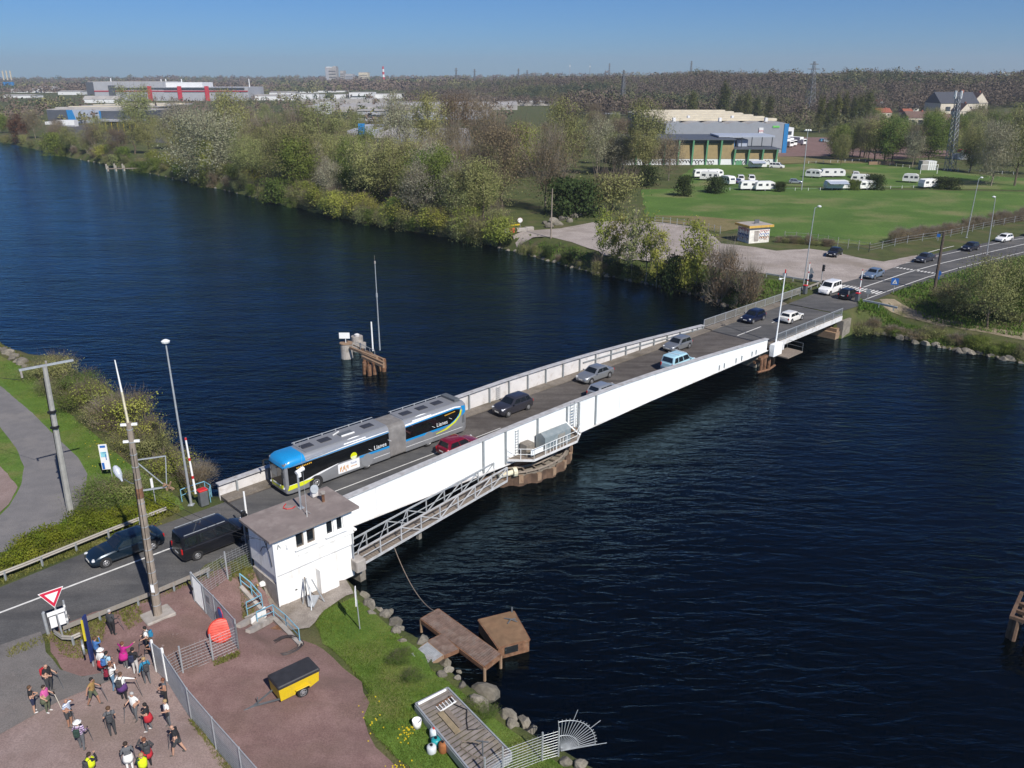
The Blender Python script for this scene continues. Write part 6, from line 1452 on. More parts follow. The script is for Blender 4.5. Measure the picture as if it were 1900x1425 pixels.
LM = {'olive': leaf_mat('olive_spring_leaves', [(.177, .201, .073), (.287, .305, .116), (.403, .409, .171)]),
      'green': leaf_mat('green_leaves', [(.074, .115, .026), (.130, .185, .037), (.203, .259, .060)]),
      'yellow': leaf_mat('yellow_green_leaves', [(.179, .214, .035), (.310, .338, .062), (.440, .440, .117)]),
      'silver': leaf_mat('silver_leaves', [(.224, .224, .134), (.359, .359, .231), (.508, .501, .359)]),
      'brown': leaf_mat('brown_twig_buds', [(.139, .108, .065), (.223, .175, .101), (.307, .250, .149)]),
      'rust': leaf_mat('rusty_leaves', [(.10, .05, .025), (.15, .075, .035), (.19, .11, .05)]),
      'dark': leaf_mat('dark_leaves', [(.022, .043, .013), (.043, .069, .019), (.069, .100, .027)]),
      'poplar': leaf_mat('poplar_leaves', [(.060, .079, .021), (.113, .130, .032), (.171, .178, .047)]),
      'lime': leaf_mat('lime_ground_leaves', [(.10, .135, .012), (.17, .21, .018), (.24, .27, .03)])}
BARK = mat('bark', (.12, .095, .07), rough=.95, var=.35, scale=5)
BARKP = mat('pale_bark', (.21, .18, .14), rough=.95, var=.3, scale=5)
def quads(C, size, rng, N=None):
 """leaf-sized faces at points C"""
 n = len(C); q = rng.normal(size=(n, 3))
 if N is not None: q = N + q * .55
 q /= np.linalg.norm(q, axis=1)[:, None] + 1e-9
 a = np.cross(q, rng.normal(size=(n, 3))); a /= np.linalg.norm(a, axis=1)[:, None] + 1e-9
 b = np.cross(q, a); b -= (b * a).sum(1)[:, None] * a; b /= np.linalg.norm(b, axis=1)[:, None] + 1e-9
 s = size * rng.uniform(.55, 1.35, (n, 1)); l_ = rng.uniform(.5, 1.0, (n, 1))
 V = np.stack([C - a * s - b * s * l_ * .5, C + a * s * .2 - b * s * l_ * .8, C + a * s + b * s * l_ * .4, C - a * s * .3 + b * s * l_ * .9], 1).reshape(-1, 3)
 return V, np.arange(n * 4).reshape(n, 4)
def branch_mesh(rng, h, rc, base, nb, tr, lean=.03, up=.75, sub=3):
 g = MB().mat(BARK); top = Vector((rng.normal() * h * lean, rng.normal() * h * lean, h * .92)); pts = [Vector((0, 0, -.3))]
 for k in range(1, 6): f = k / 5; pts.append(Vector((top.x * f + rng.normal() * h * .012, top.y * f + rng.normal() * h * .012, top.z * f)))
 g.tube(pts, [tr * (1.15 - .95 * k / 5) for k in range(6)], 7); ends = []
 for i in range(nb):
  f = base / h * .7 + (1 - base / h * .7) * (i + .5) / nb * .9; f = min(f, .92); k = f * 5; j = min(4, int(k)); p = pts[j].lerp(pts[j + 1], k - j)
  az = i * 2.4 + rng.uniform(-.5, .5); l_ = rc * rng.uniform(.65, 1.05) * (1.1 - .55 * f); d = Vector((math.cos(az), math.sin(az), up * rng.uniform(.5, 1.3)))
  q = p + d * l_ * .55 + Vector((0, 0, l_ * .05)); e = p + d * l_ + Vector((rng.normal() * .2, rng.normal() * .2, l_ * .15))
  r_ = tr * (.55 - .38 * f); g.tube([p, q, e], [r_, r_ * .6, r_ * .2], 5); ends += [q, e]
  for s_ in range(sub):
   d2 = Vector((math.cos(az + rng.normal() * .8), math.sin(az + rng.normal() * .8), rng.uniform(.2, 1.2))); e2 = q + d2 * l_ * rng.uniform(.3, .6); g.tube([q, e2], [r_ * .45, r_ * .12], 4); ends.append(e2)
 return g, ends
PROTO = {}
def make_tree(key, kind, h, rc, base, n, ls, seed, shape='round', nb=9, tr=None, twigs=0, spread=.28, bark=BARK, lm=None):
 rng = np.random.default_rng(seed)
 root = bpy.data.objects.new('proto', None)
 tr = tr or h * .018
 g, ends = branch_mesh(rng, h, rc, base, nb, tr, up=1.6 if shape == 'column' else .75)
 # clump centres: branch ends plus points through an uneven crown volume
 C = [np.array(e) for e in ends]
 nc = 26 if shape != 'column' else 20
 for k in range(nc):
  for _ in range(30):
   p = rng.uniform(-1, 1, 3)
   rr_ = np.hypot(p[0], p[1]); zf = (p[2] + 1) / 2
   lim = {'round': math.sqrt(max(0, 1 - (zf * 2 - 1) ** 2)) * (.86 + .2 * math.sin(3 * math.atan2(p[1], p[0]) + seed)), 'vase': .35 + .75 * zf ** .7 * (1 - max(0, zf - .75) * 2.2), 'column': .9 * math.sin(math.pi * min(1, zf * .85 + .12)) ** .8, 'dome': math.sqrt(max(0, 1 - zf ** 2))}[shape]
   if rr_ < lim: break
  C.append(np.array((p[0] * rc, p[1] * rc, base + (h - base) * zf)))
 C = np.array(C); C = C[(C[:, 2] > base * .75)]
 if shape in ('round', 'dome', 'vase'): C[:, 2] = np.minimum(C[:, 2], h)
 w = rng.uniform(.3, 1.6, len(C)); w /= w.sum(); ci = rng.choice(len(C), n, p=w)
 sig = rc * spread * rng.uniform(.5, 1.2, len(C)); off = rng.normal(size=(n, 3)) * sig[ci][:, None]; off[:, 2] *= (.75 if shape != 'column' else 1.7)
 P = C[ci] + off; P[:, 2] = np.maximum(P[:, 2], .1); kp = P[:, 2] < h * 1.08; P = P[kp]; off = off[kp]; ci = ci[kp]
 nn = off / (sig[ci][:, None] + 1e-6) * .6 + (P - np.array((0, 0, base + (h - base) * .4))) / rc * .8; nn[:, 2] += .25; nn /= np.linalg.norm(nn, axis=1)[:, None] + 1e-9
 V, F_ = quads(P, ls, rng, nn)
 mats = [lm or LM[kind]]; mi = np.zeros(len(F_), int)
 if twigs:                                         # fine bare twigs as slivers running outwards
  tci = rng.choice(len(C), twigs); a = C[tci] + rng.normal(size=(twigs, 3)) * sig[tci][:, None] * .5; cen = np.array((0, 0, base * .6))
  d = a - cen; d /= np.linalg.norm(d, axis=1)[:, None] + 1e-9; d += rng.normal(size=(twigs, 3)) * .35; d[:, 2] += .25
  l_ = rc * rng.uniform(.15, .42, (twigs, 1)); e = a + d * l_; sd = np.cross(d, rng.normal(size=(twigs, 3))); sd /= np.linalg.norm(sd, axis=1)[:, None] + 1e-9; wd = ls * .16
  TV = np.stack([a - sd * wd, a + sd * wd, e + sd * wd * .3, e - sd * wd * .3], 1).reshape(-1, 3); TF = np.arange(twigs * 4).reshape(-1, 4) + len(V)
  V = np.concatenate([V, TV]); F_ = np.concatenate([F_, TF]); mi = np.concatenate([mi, np.ones(twigs, int)]); mats.append(bark)
 cr = mesh_np('crown', V, F_, mats, mi); tk = g.build('trunk', mats=[bark])
 for o in (cr, tk): COL.objects.unlink(o)
 PROTO[key] = (cr, tk, h, rc)
make_tree('olive1', 'olive', 14, 5.6, 3.2, 10500, .14, 1, 'round', 11, twigs=600)
make_tree('olive2', 'olive', 15, 5.0, 3.5, 9500, .14, 2, 'vase', 10, twigs=650)
make_tree('olive3', 'olive', 12, 6.0, 2.2, 11500, .14, 3, 'round', 11, twigs=500)
make_tree('brown1', 'brown', 13, 5.2, 3.0, 6500, .13, 4, 'vase', 12, twigs=1700)
make_tree('brown2', 'brown', 12, 5.6, 2.4, 6500, .13, 5, 'round', 12, twigs=1700, bark=BARKP)
make_tree('silver1', 'silver', 13, 6.0, 2.2, 13000, .14, 6, 'round', 11, twigs=900, bark=BARKP)
make_tree('silver2', 'silver', 12, 4.2, 2.8, 6000, .13, 7, 'round', 10, twigs=1100, bark=BARKP)
make_tree('yellow1', 'yellow', 11, 4.3, 2.6, 8000, .14, 8, 'round', 10, twigs=500)
make_tree('sapling1', 'yellow', 9, 1.9, 2.6, 2200, .13, 9, 'vase', 9, twigs=160, tr=.09, bark=BARKP)
make_tree('sapling2', 'yellow', 9, 2.1, 1.4, 2800, .14, 10, 'round', 9, twigs=140, tr=.09, bark=BARKP)
make_tree('sapling3', 'olive', 9, 1.8, 2.6, 1500, .15, 21, 'vase', 9, twigs=500, tr=.07, bark=BARKP)
make_tree('green1', 'green', 10, 4.6, 2.0, 9500, .145, 11, 'round', 9)
make_tree('column1', 'poplar', 20, 2.6, 1.2, 4600, .26, 12, 'column', 14, tr=.3, spread=.30)
make_tree('bush_dark', 'dark', 4, 3.0, .25, 4200, .17, 13, 'dome', 7, tr=.08, spread=.3)
make_tree('bush_green', 'green', 4, 3.0, .25, 6000, .13, 14, 'dome', 7, tr=.07, spread=.3, twigs=300)
make_tree('bush_olive', 'olive', 4, 2.8, .25, 4600, .115, 15, 'dome', 8, tr=.06, spread=.32, twigs=1100)
make_tree('bush_brown', 'brown', 4, 2.8, .2, 3600, .105, 16, 'dome', 9, tr=.06, spread=.32, twigs=1500, bark=BARKP)
make_tree('bush_yellow', 'yellow', 5, 2.4, .4, 4400, .12, 17, 'round', 8, tr=.07, spread=.32, twigs=500)
make_tree('bush_rust', 'rust', 7, 3.2, .4, 3600, .17, 18, 'dome', 8, tr=.1, spread=.32, twigs=900)
make_tree('low_lime', 'lime', 1.1, 1.6, .1, 1500, .10, 19, 'dome', 6, tr=.03, spread=.36)
make_tree('bramble', 'olive', 2.2, 2.6, .1, 2600, .11, 20, 'dome', 8, tr=.04, spread=.36, twigs=600)
make_tree('shrub_near', 'olive', 2.6, 2.6, .2, 6500, .07, 22, 'dome', 9, tr=.05, spread=.30, twigs=700)
make_tree('shrub_near2', 'green', 2.6, 2.4, .2, 5200, .075, 23, 'dome', 9, tr=.05, spread=.30, twigs=500)
make_tree('twiggy_near', 'brown', 2.6, 2.5, .1, 3600, .07, 24, 'dome', 11, tr=.05, spread=.33, twigs=1200, bark=BARKP)
make_tree('bloom_near', 'yellow', 3.6, 2.0, .4, 2600, .085, 25, 'vase', 10, tr=.05, spread=.34, twigs=1300)
NAMEK = {'bush': 'bush', 'low': 'ground_cover', 'bram': 'bramble', 'shru': 'shrub', 'twig': 'shrub', 'bloo': 'shrub', 'sapl': 'young_tree', 'colu': 'poplar_tree'}
def plant(key, p, h, label, group=None, w=None, rz=None):
 cr, tk, h0, rc = PROTO[key]; s = h / h0; sx = s if w is None else w / (2.55 * rc)
 nm = NAMEK.get(key[:4], 'tree'); cat = {'bush': 'bush', 'ground_cover': 'plant', 'bramble': 'bramble', 'shrub': 'shrub'}.get(nm, 'tree')
 t = thing(nm, label, cat, p, R.uniform(0, 6.28) if rz is None else rz, group); t.scale = (sx, sx, s)
 for o in (cr, tk):
  c = o.copy(); COL.objects.link(c); c.parent = t
 return t
def plant_px(key, px, py, top, label, group=None, w=None):
 p = GT(px, py); h = max(1.0, solve_h(p, top)); ww = None
 if w: ww = w / FPX * math.hypot(p.y, 30)
 p.z -= .1; return plant(key, p, h, label, group, ww)
# --- trees one can pick out, by where they stand
for key, px, py, top, w, label in [
 ('bush_rust', 40, 268, 214, 34, 'rust-brown tree near the left edge of the far bank'),
 ('bush_green', 104, 288, 248, 44, 'bright green round bush overhanging the water far left'),
 ('olive2', 262, 262, 163, 78, 'tall airy olive tree in front of the dark loading shed'),
 ('silver1', 385, 338, 212, 150, 'large silver-white tree on the far bank, the palest crown there'),
 ('silver2', 335, 292, 192, 70, 'paler greyish tree just left behind the large silver-white one'),
 ('yellow1', 392, 345, 262, 40, 'small yellow-green tree under the large silver-white crown'),
 ('olive1', 440, 300, 172, 90, 'tall olive tree right of the large silver-white one'),
 ('olive3', 545, 352, 235, 130, 'broad olive tree in the middle of the left bank wood'),
 ('olive3', 470, 350, 262, 90, 'rounded greenish tree above the bank right of the silver one'),
 ('bush_green', 520, 372, 330, 70, 'low green thicket in front of the broad olive tree'),
 ('olive2', 600, 330, 195, 100, 'tall olive tree in front of the pale factory roofs'),
 ('green1', 685, 340, 240, 64, 'dark bronze-green tree left of the grey warehouse gable'),
 ('silver2', 745, 320, 178, 75, 'tall grey-silver tree behind the grey warehouse gable'),
 ('yellow1', 748, 352, 272, 72, 'bright yellow-green tree in front of the grey warehouse'),
 ('green1', 660, 372, 300, 80, 'mid green bushy tree left of the bright yellow-green one'),
 ('bush_dark', 690, 380, 335, 44, 'dark evergreen bush below the bright yellow-green tree'),
 ('bush_dark', 815, 368, 325, 60, 'dark evergreen bush under the tall thin trees'),
 ('olive2', 800, 340, 180, 80, 'tall thin tree with visible forked trunk above the evergreens'),
 ('brown1', 850, 335, 185, 80, 'second tall thin brownish tree beside the yellow hoarding'),
 ('brown2', 900, 330, 195, 84, 'bare purplish-brown tree right of the yellow hoarding'),
 ('brown1', 932, 388, 238, 130, 'large bare tawny tree on the bank left of the gravel ground'),
 ('yellow1', 975, 330, 232, 64, 'yellow-topped tree behind the large bare tawny one'),
 ('brown2', 1012, 392, 255, 110, 'spreading bare olive-brown tree beside the gravel ground'),
 ('olive1', 1048, 330, 187, 92, 'full greenish tree towering behind the bare olive-brown one'),
 ('silver2', 1108, 325, 222, 66, 'greyish-white tree left of the green-framed hall'),
 ('bush_dark', 1062, 400, 335, 110, 'broad dark thicket at the head of the gravel ground'),
 ('bush_olive', 1135, 395, 325, 110, 'wide dull olive thicket on the edge of the green field'),
 ('olive1', 1195, 328, 190, 100, 'large drooping tree standing before the green-framed hall'),
 ('brown2', 1240, 335, 262, 60, 'bare grey tree at the right of the large drooping tree'),
 ('bush_dark', 1190, 345, 310, 70, 'dark bushes at the foot of the large drooping tree'),
 ('bush_dark', 1268, 364, 328, 38, 'single dark bush casting a shadow on the green field'),
 ('bush_dark', 1328, 358, 330, 46, 'dark bush in front of the caravans'),
 ('bush_dark', 1447, 356, 338, 24, 'small dark bush between the caravans and the floodlight mast'),
 ('bush_dark', 1622, 352, 325, 40, 'round dark bush right of the largest caravan group'),
 ('bush_green', 1583, 353, 334, 26, 'small green bush left of the round dark bush by the caravans'),
 ('bush_dark', 1755, 350, 330, 56, 'dark bush beside the caravan nearest the lattice mast'),
 ('sapling1', 1118, 492, 384, 44, 'slender yellow-leaved tree, first of the clump on the gravel edge'),
 ('sapling2', 1146, 500, 392, 46, 'second slender tree in the clump on the gravel edge'),
 ('sapling3', 1172, 503, 388, 44, 'thin nearly bare tree in the clump on the gravel edge'),
 ('sapling1', 1198, 508, 396, 46, 'fourth slender tree in the clump on the gravel edge'),
 ('sapling2', 1219, 515, 420, 44, 'low dense tree at the right end of the gravel edge clump'),
 ('sapling2', 1290, 540, 402, 72, 'dense yellow-green tree standing alone above the far bank rocks'),
 ('bush_yellow', 1272, 545, 470, 46, 'yellow-green bush at the foot of the lone dense tree'),
 ('bush_dark', 1250, 520, 478, 52, 'dark bush in the shade left of the lone dense tree'),
 ('bush_brown', 1338, 560, 474, 76, 'tall bare brown shrub on the far bank'),
 ('bush_brown', 1385, 572, 505, 60, 'smaller bare brown shrub next to the approach span'),
 ('olive3', 1832, 608, 484, 128, 'big round olive bush right of the leaning dark pole'),
 ('green1', 1892, 600, 492, 90, 'green bush cut off by the right edge above the track'),
 ('bush_olive', 1765, 578, 532, 70, 'low bush in the shade at the foot of the leaning dark pole'),
 ('olive1', 1595, 292, 228, 60, 'olive tree at the left end of the park trees'),
 ('green1', 1640, 302, 222, 84, 'broad green tree in the middle of the park trees'),
 ('silver2', 1692, 310, 245, 44, 'white blossoming tree among the park trees'),
 ('green1', 1722, 306, 215, 70, 'bright green tree between the white blossom and the lattice mast'),
 ('silver1', 1838, 345, 232, 80, 'tall whitish blossoming tree right of the lattice mast'),
 ('olive1', 1882, 345, 188, 90, 'tall olive tree cut off by the right edge above the field'),
 ('bush_dark', 1560, 292, 262, 40, 'dark bush at the corner of the lorry yard'),
 ('column1', 1340, 226, 152, 26, 'tallest of the two lone columnar poplars behind the hall'),
 ('column1', 1283, 222, 170, 22, 'shorter of the two lone columnar poplars behind the hall'),
 ('column1', 1607, 238, 168, 26, 'tallest dark poplar at the right end of the poplar row'),
]:
 plant_px(key, px, py, top, label, None, w)
gP = 'dark poplars in a row beyond the lorry yard'
for px, py, top in [(1368, 222, 176), (1385, 222, 170), (1402, 224, 178), (1424, 226, 176), (1520, 246, 178), (1534, 246, 184), (1548, 246, 174), (1563, 244, 172), (1578, 243, 178), (1592, 240, 176)]:
 plant_px('column1', px, py, top, 'dark columnar poplar in the row beyond the lorry yard', gP, 20)
# --- the wood along the left bank: behind the trees named above
gW = 'trees of the wood on the far bank'
def shore_y(px): return float(np.interp(px, [-200, 0, 100, 200, 300, 400, 500, 600, 700, 800, 900, 960, 1040, 1100, 1200, 1290], [243, 264, 287, 307, 327, 350, 374, 399, 419, 437, 454, 470, 492, 508, 529, 549]))
rw = random.Random(5)
WL = {'olive': 'airy olive-green spring tree in the wood along the far bank', 'brown': 'bare brownish tree in the wood along the far bank', 'silve': 'pale silvery tree in the wood along the far bank', 'green': 'mid green leafy tree in the wood along the far bank', 'yello': 'yellow-green tree in the wood along the far bank'}
def wood(n, x0, x1, d0, d1, keys, hs):
 for i in range(n):
  px = x0 + (x1 - x0) * (i + rw.random()) / n; py = shore_y(px) - rw.uniform(d0, d1) * (1 if px > 250 else .75); k = rw.choice(keys)
  p = GT(px, py); p.z -= .1; h = rw.uniform(*hs); plant(k, p, h, WL[k[:5]], gW, h * rw.uniform(.75, 1.05))
wood(13, -40, 235, 14, 34, ['olive1', 'brown2', 'olive2', 'brown1', 'green1'], (8, 14))
wood(26, 250, 900, 30, 60, ['olive1', 'olive2', 'olive3', 'olive1', 'green1', 'silver2'], (10, 15))
wood(20, 400, 930, 55, 95, ['olive1', 'olive2', 'olive2', 'brown2', 'olive3'], (11, 16))
wood(14, 450, 720, 90, 150, ['olive2', 'olive3', 'olive1', 'brown2'], (10, 15))
wood(22, 280, 900, 24, 70, ['olive1', 'olive3', 'olive2', 'silver2', 'green1'], (10, 15))
for i in range(72):
 px, py = (1545 + rw.random() * 225, 283 + rw.random() * 24) if i < 20 else (1590 + rw.random() * 330, 246 + rw.random() * 30) if i > 33 else (1790 + rw.random() * 130, 250 + rw.random() * 90); k = rw.choice(['green1', 'olive1', 'olive2', 'olive3', 'green1', 'brown2']); p = GT(px, py); p.z -= .1; h = rw.uniform(9, 15)
 plant(k, p, h, {'green': 'mid green tree in the park belt behind the camping field', 'olive': 'airy olive tree in the park belt behind the camping field', 'brown': 'bare brownish tree in the park belt behind the camping field'}[k[:5]], 'park trees behind the camping field', h * rw.uniform(.6, .9))
for i in range(30):
 px, py = (940 + rw.random() * 215, 232 + rw.random() * 95) if i < 24 else (1140 + rw.random() * 90, 318 + rw.random() * 14); k = rw.choice(['olive1', 'olive2', 'olive3', 'brown1', 'green1', 'silver2']); p = GT(px, py); p.z -= .1; h = rw.uniform(9, 14); plant(k, p, h, WL[k[:5]], gW, h * rw.uniform(.75, 1.0))
gB = 'scrub along the water on the far bank'
BLb = {'bush_olive': 'olive scrub bush at the water edge of the far bank', 'bush_brown': 'bare brown scrub bush at the water edge of the far bank', 'bush_green': 'green scrub bush at the water edge of the far bank', 'bush_yellow': 'yellow-leaved scrub bush at the water edge of the far bank', 'bramble': 'low bramble clump at the water edge of the far bank', 'bush_dark': 'dark evergreen scrub bush at the water edge of the far bank'}
def scrub(n, x0, x1, d0, d1, keys, hs):
 for i in range(n):
  px = x0 + (x1 - x0) * (i + rw.random()) / n; py = shore_y(px) - rw.uniform(d0, d1); k = rw.choice(keys); p = GT(px, py); p.z -= .1; h = rw.uniform(*hs); plant(k, p, h, BLb[k], gB, h * rw.uniform(1.1, 1.6))
scrub(46, -30, 930, 2, 7, ['bush_olive', 'bush_brown', 'bush_olive', 'bramble', 'bush_green', 'bush_olive'], (2.2, 4.2))
scrub(34, 100, 930, 9, 20, ['bush_olive', 'bush_green', 'bush_green', 'bush_olive', 'bush_yellow'], (3.0, 5.5))
scrub(12, 560, 930, 4, 9, ['bush_yellow'], (4.0, 6.2))
scrub(22, 940, 1420, 4, 10, ['bramble', 'bush_brown', 'bush_olive', 'bush_dark'], (1.0, 2.4))
# --- scrub on the right bank
gR = 'brambles on the right bank below the track'
for i in range(20):
 px = 1604 + i * 15.5 + rw.uniform(-6, 6); f = rw.random(); py = np.interp(px, [1580, 1900], [592, 655]) + f * 16 - 2; p = GT(px, py); p.z -= .1
 k = rw.choice(['bramble', 'bush_olive', 'bush_brown', 'bush_green', 'bush_green']); plant(k, p, rw.uniform(.6, 1.4), {'bramble': 'low bramble clump between the track and the right bank rocks', 'bush_olive': 'small olive bush between the track and the right bank rocks', 'bush_brown': 'small bare bush between the track and the right bank rocks', 'bush_green': 'small green bush between the track and the right bank rocks'}[k], gR, rw.uniform(2.0, 3.6))
for i in range(9):
 px = 1690 + rw.uniform(0, 210); py = np.interp(px, [1690, 1900], [560, 606]) - rw.uniform(4, 28); p = GT(px, py); p.z -= .1
 k = rw.choice(['bramble', 'bush_olive', 'bush_olive']); plant(k, p, rw.uniform(.7, 1.5), 'low bramble clump on the slope above the track' if k == 'bramble' else 'small olive bush on the slope above the track', 'brambles on the slope above the track', rw.uniform(2.2, 4))
gH = 'dry hedge plants along the far road'
for i in range(24):
 px = 1655 + i * 11; p = G(px, np.interp(px, [1655, 1730, 1800, 1920], [452, 437, 425, 404])); plant('bush_brown', p, rw.uniform(1.3, 2.4), 'bare brown hedge plant along the far road verge', gH, rw.uniform(2.4, 3.6))
for i in range(10):
 p = G(1450 + i * 10 + rw.uniform(-3, 3), 450 + i * .8); plant(rw.choice(['bush_brown', 'bramble']), p, rw.uniform(.8, 1.6), 'scrubby weed bush beside the graffiti hut fence', 'weeds beside the graffiti hut fence', rw.uniform(1.5, 2.6))
# --- near left bank
for key, px, py, h, w, label in [
 ('shrub_near', 70, 700, 1.8, 4.6, 'low shrub furthest up the left bank'), ('shrub_near', 108, 700, 2.9, 5.4, 'rounded olive shrub at the top of the left bank hedge'), ('shrub_near', 100, 728, 1.6, 4.4, 'spreading shrub beside the lawn at the top of the left bank'),
 ('shrub_near2', 150, 722, 2.2, 5.0, 'leafy shrub behind the T pole on the left bank'), ('shrub_near2', 150, 760, 2.6, 4.8, 'dark green shrub in the middle of the left bank hedge'), ('bloom_near', 175, 760, 3.6, 4.2, 'shrub with yellow flower sprays in the left bank hedge'),
 ('shrub_near', 192, 785, 2.4, 4.6, 'olive shrub beside the lawn in the left bank hedge'), ('twiggy_near', 215, 790, 3.0, 5.2, 'large purplish twiggy shrub in the left bank hedge'), ('bloom_near', 245, 800, 4.6, 4.8, 'tall shrub with yellow sprays leaning over the water'),
 ('shrub_near', 238, 835, 1.9, 4.0, 'low olive shrub at the lawn edge behind the tall poles'), ('shrub_near', 282, 850, 3.2, 4.6, 'leafy yellow-olive shrub left of the tall lamp post'), ('bloom_near', 272, 838, 4.0, 3.6, 'yellowish shrub behind the strapped pole bracket'),
 ('bloom_near', 318, 880, 2.4, 4.2, 'shrub with yellow sprays at the foot of the tall lamp post'), ('twiggy_near', 355, 905, 2.4, 3.4, 'dark twiggy shrub behind the pale blue railing'), ('twiggy_near', 372, 895, 2.0, 2.6, 'thin twiggy shrub between the barrier and the water'),
 ('shrub_near2', 205, 925, 1.6, 5.6, 'broad rounded green shrub between the path and near road'), ('shrub_near', 232, 915, 1.5, 4.6, 'lighter side of the clipped shrub mass near the strapped pole'), ('shrub_near2', 175, 950, 1.2, 3.8, 'lower green shrub at the path edge below the broad one'),
 ('shrub_near2', 300, 905, 1.0, 3.2, 'low green shrub on the lawn edge behind the footpath sign')]:
 p = GT(px, py); p.z -= .08; plant(key, p, h * .7, label, None, w)
gL = 'lime green ground plants behind the guard rail'
for i in range(30):
 px = 20 + i * 9.6 + rw.uniform(-5, 5); py = np.interp(px, [0, 60, 140, 220, 320], [1045, 1020, 985, 965, 945]) + rw.uniform(-12, 12); p = GT(px, py); p.z -= .05
 plant('low_lime', p, rw.uniform(.5, .95), 'lime green leafy ground plant behind the weathered guard rail', gL, rw.uniform(1.7, 2.8))
for px, py, lab in ((748, 1222, 'small leafy weed at the head of the grating ramp'), (735, 1230, 'weed tuft left of the grating ramp'), (905, 1330, 'leafy weed clump right of the raft'), (880, 1315, 'dark weed clump between the raft and the rocks'), (765, 1262, 'weed patch with pale leaves above the raft')):
 p = GT(px, py); plant('shrub_near2', p, .45, lab, None, 1.5)
# --- boulders
def rock_mesh(seed, m):
 bm = bmesh.new(); bmesh.ops.create_icosphere(bm, subdivisions=2, radius=1.0); rq = random.Random(seed); cuts = []
 for _ in range(7): d = Vector((rq.gauss(0, 1), rq.gauss(0, 1), rq.gauss(0, .8))).normalized(); cuts.append((d, rq.uniform(.45, .8)))
 for v in bm.verts:
  for d, k in cuts:
   q = v.co.dot(d)
   if q > k: v.co -= d * (q - k)
  v.co *= 1 + rq.uniform(-.04, .04)
 me = bpy.data.meshes.new('boulder'); bm.to_mesh(me); bm.free(); me.materials.append(m); return me
M_ROCK = mat('bank_stone', (.165, .148, .122), rough=.95, var=.3, scale=2.5, dirt=(.10, .095, .06), dirt_amt=.7, dirt_scale=1.5, bump=.04, rand=.3)
ROCKS = [rock_mesh(60 + i, M_ROCK) for i in range(5)]
def boulder(px, py, sx, label, group=None, z=None, sy=None):
 p = GT(px, py) if z is None else G(px, py, z); o = bpy.data.objects.new('boulder', ROCKS[R.randrange(5)]); COL.objects.link(o); o.location = p; o.rotation_euler = (R.uniform(-.4, .4), R.uniform(-.4, .4), R.uniform(0, 6.3)); s = sx; o.scale = (s, (sy or s * R.uniform(.6, .85)), s * R.uniform(.55, .75)); return tag(o, label, 'boulder', group)
gK = 'boulders below the control house lawn'
for px, py, s in [(672, 1105, .7), (682, 1118, .6), (691, 1126, .75), (702, 1130, .55), (714, 1142, .7), (722, 1137, .5), (731, 1157, .85), (742, 1165, .5), (690, 1138, .5), (735, 1172, .5), (745, 1190, .45), (783, 1188, .8), (812, 1212, .5), (826, 1232, .9), (832, 1243, .5), (818, 1252, .55), (848, 1258, .4), (852, 1246, .35), (858, 1270, .45)]:
 boulder(px, py, s * .8, 'pale grey boulder at the water edge below the control house lawn', gK)
boulder(905, 1290, 1.15, 'largest pale boulder, standing alone in the water beside the raft', None, -2.9, .6)
for px, py, s, l_ in [(893, 1310, .9, 'dark flat boulder just below the largest pale one'), (938, 1330, .75, 'cream boulder at the water edge right of the raft'), (952, 1342, .55, 'orange-stained boulder at the water edge right of the raft'), (972, 1340, .6, 'pointed grey boulder between the raft and the spiked fan'), (985, 1358, .6, 'rounded boulder beside the mesh fence end'), (1048, 1412, .5, 'pale boulder under the spiked fan'), (1075, 1420, .5, 'grey boulder at the bottom edge beyond the spiked fan')]: boulder(px, py, s, l_)
for i in range(34):
 px = 1572 + i * 10 + R.uniform(-3, 3); py = np.interp(px, [1572, 1650, 1720, 1800, 1900], [606, 625, 642, 657, 675]) - R.uniform(0, 5)
 boulder(px, py, R.uniform(.35, .95), 'grey boulder in the rock edging of the right bank', 'boulders edging the right bank', WZ + .0)
for i in range(48):
 px = 905 + i * 10.2 + R.uniform(-4, 4); boulder(px, np.interp(px, [900, 960, 1040, 1100, 1200, 1290, 1380, 1450], [454, 470, 492, 508, 529, 549, 580, 593]) - R.uniform(0, 4), R.uniform(.35, .85), 'pale boulder along the waterline of the gravel ground bank', 'boulders along the gravel ground bank', WZ)
for i in range(12): boulder(i * 5 - 6 + R.uniform(-2, 2), 645 + i * 3.2 + R.uniform(-5, 2), R.uniform(.5, 1.0), 'pale boulder at the top left of the near bank', 'boulders at the top left of the near bank')
for i in range(26): px = 100 + i * 15 + R.uniform(-6, 6); boulder(px, shore_y(px) - 1, R.uniform(.3, .7), 'small pale stone along the left part of the far bank', 'stones along the left part of the far bank', WZ + .1)
for i, (px, py) in enumerate([(1012, 415), (1025, 412), (1040, 408), (1052, 404), (1066, 402), (1076, 400), (1034, 416), (1018, 421), (1058, 411)]):
 boulder(px, py, R.uniform(1.0, 1.7), 'pale rubble stone in the heap at the back of the gravel ground', 'rubble heap at the gravel ground', 0.1)
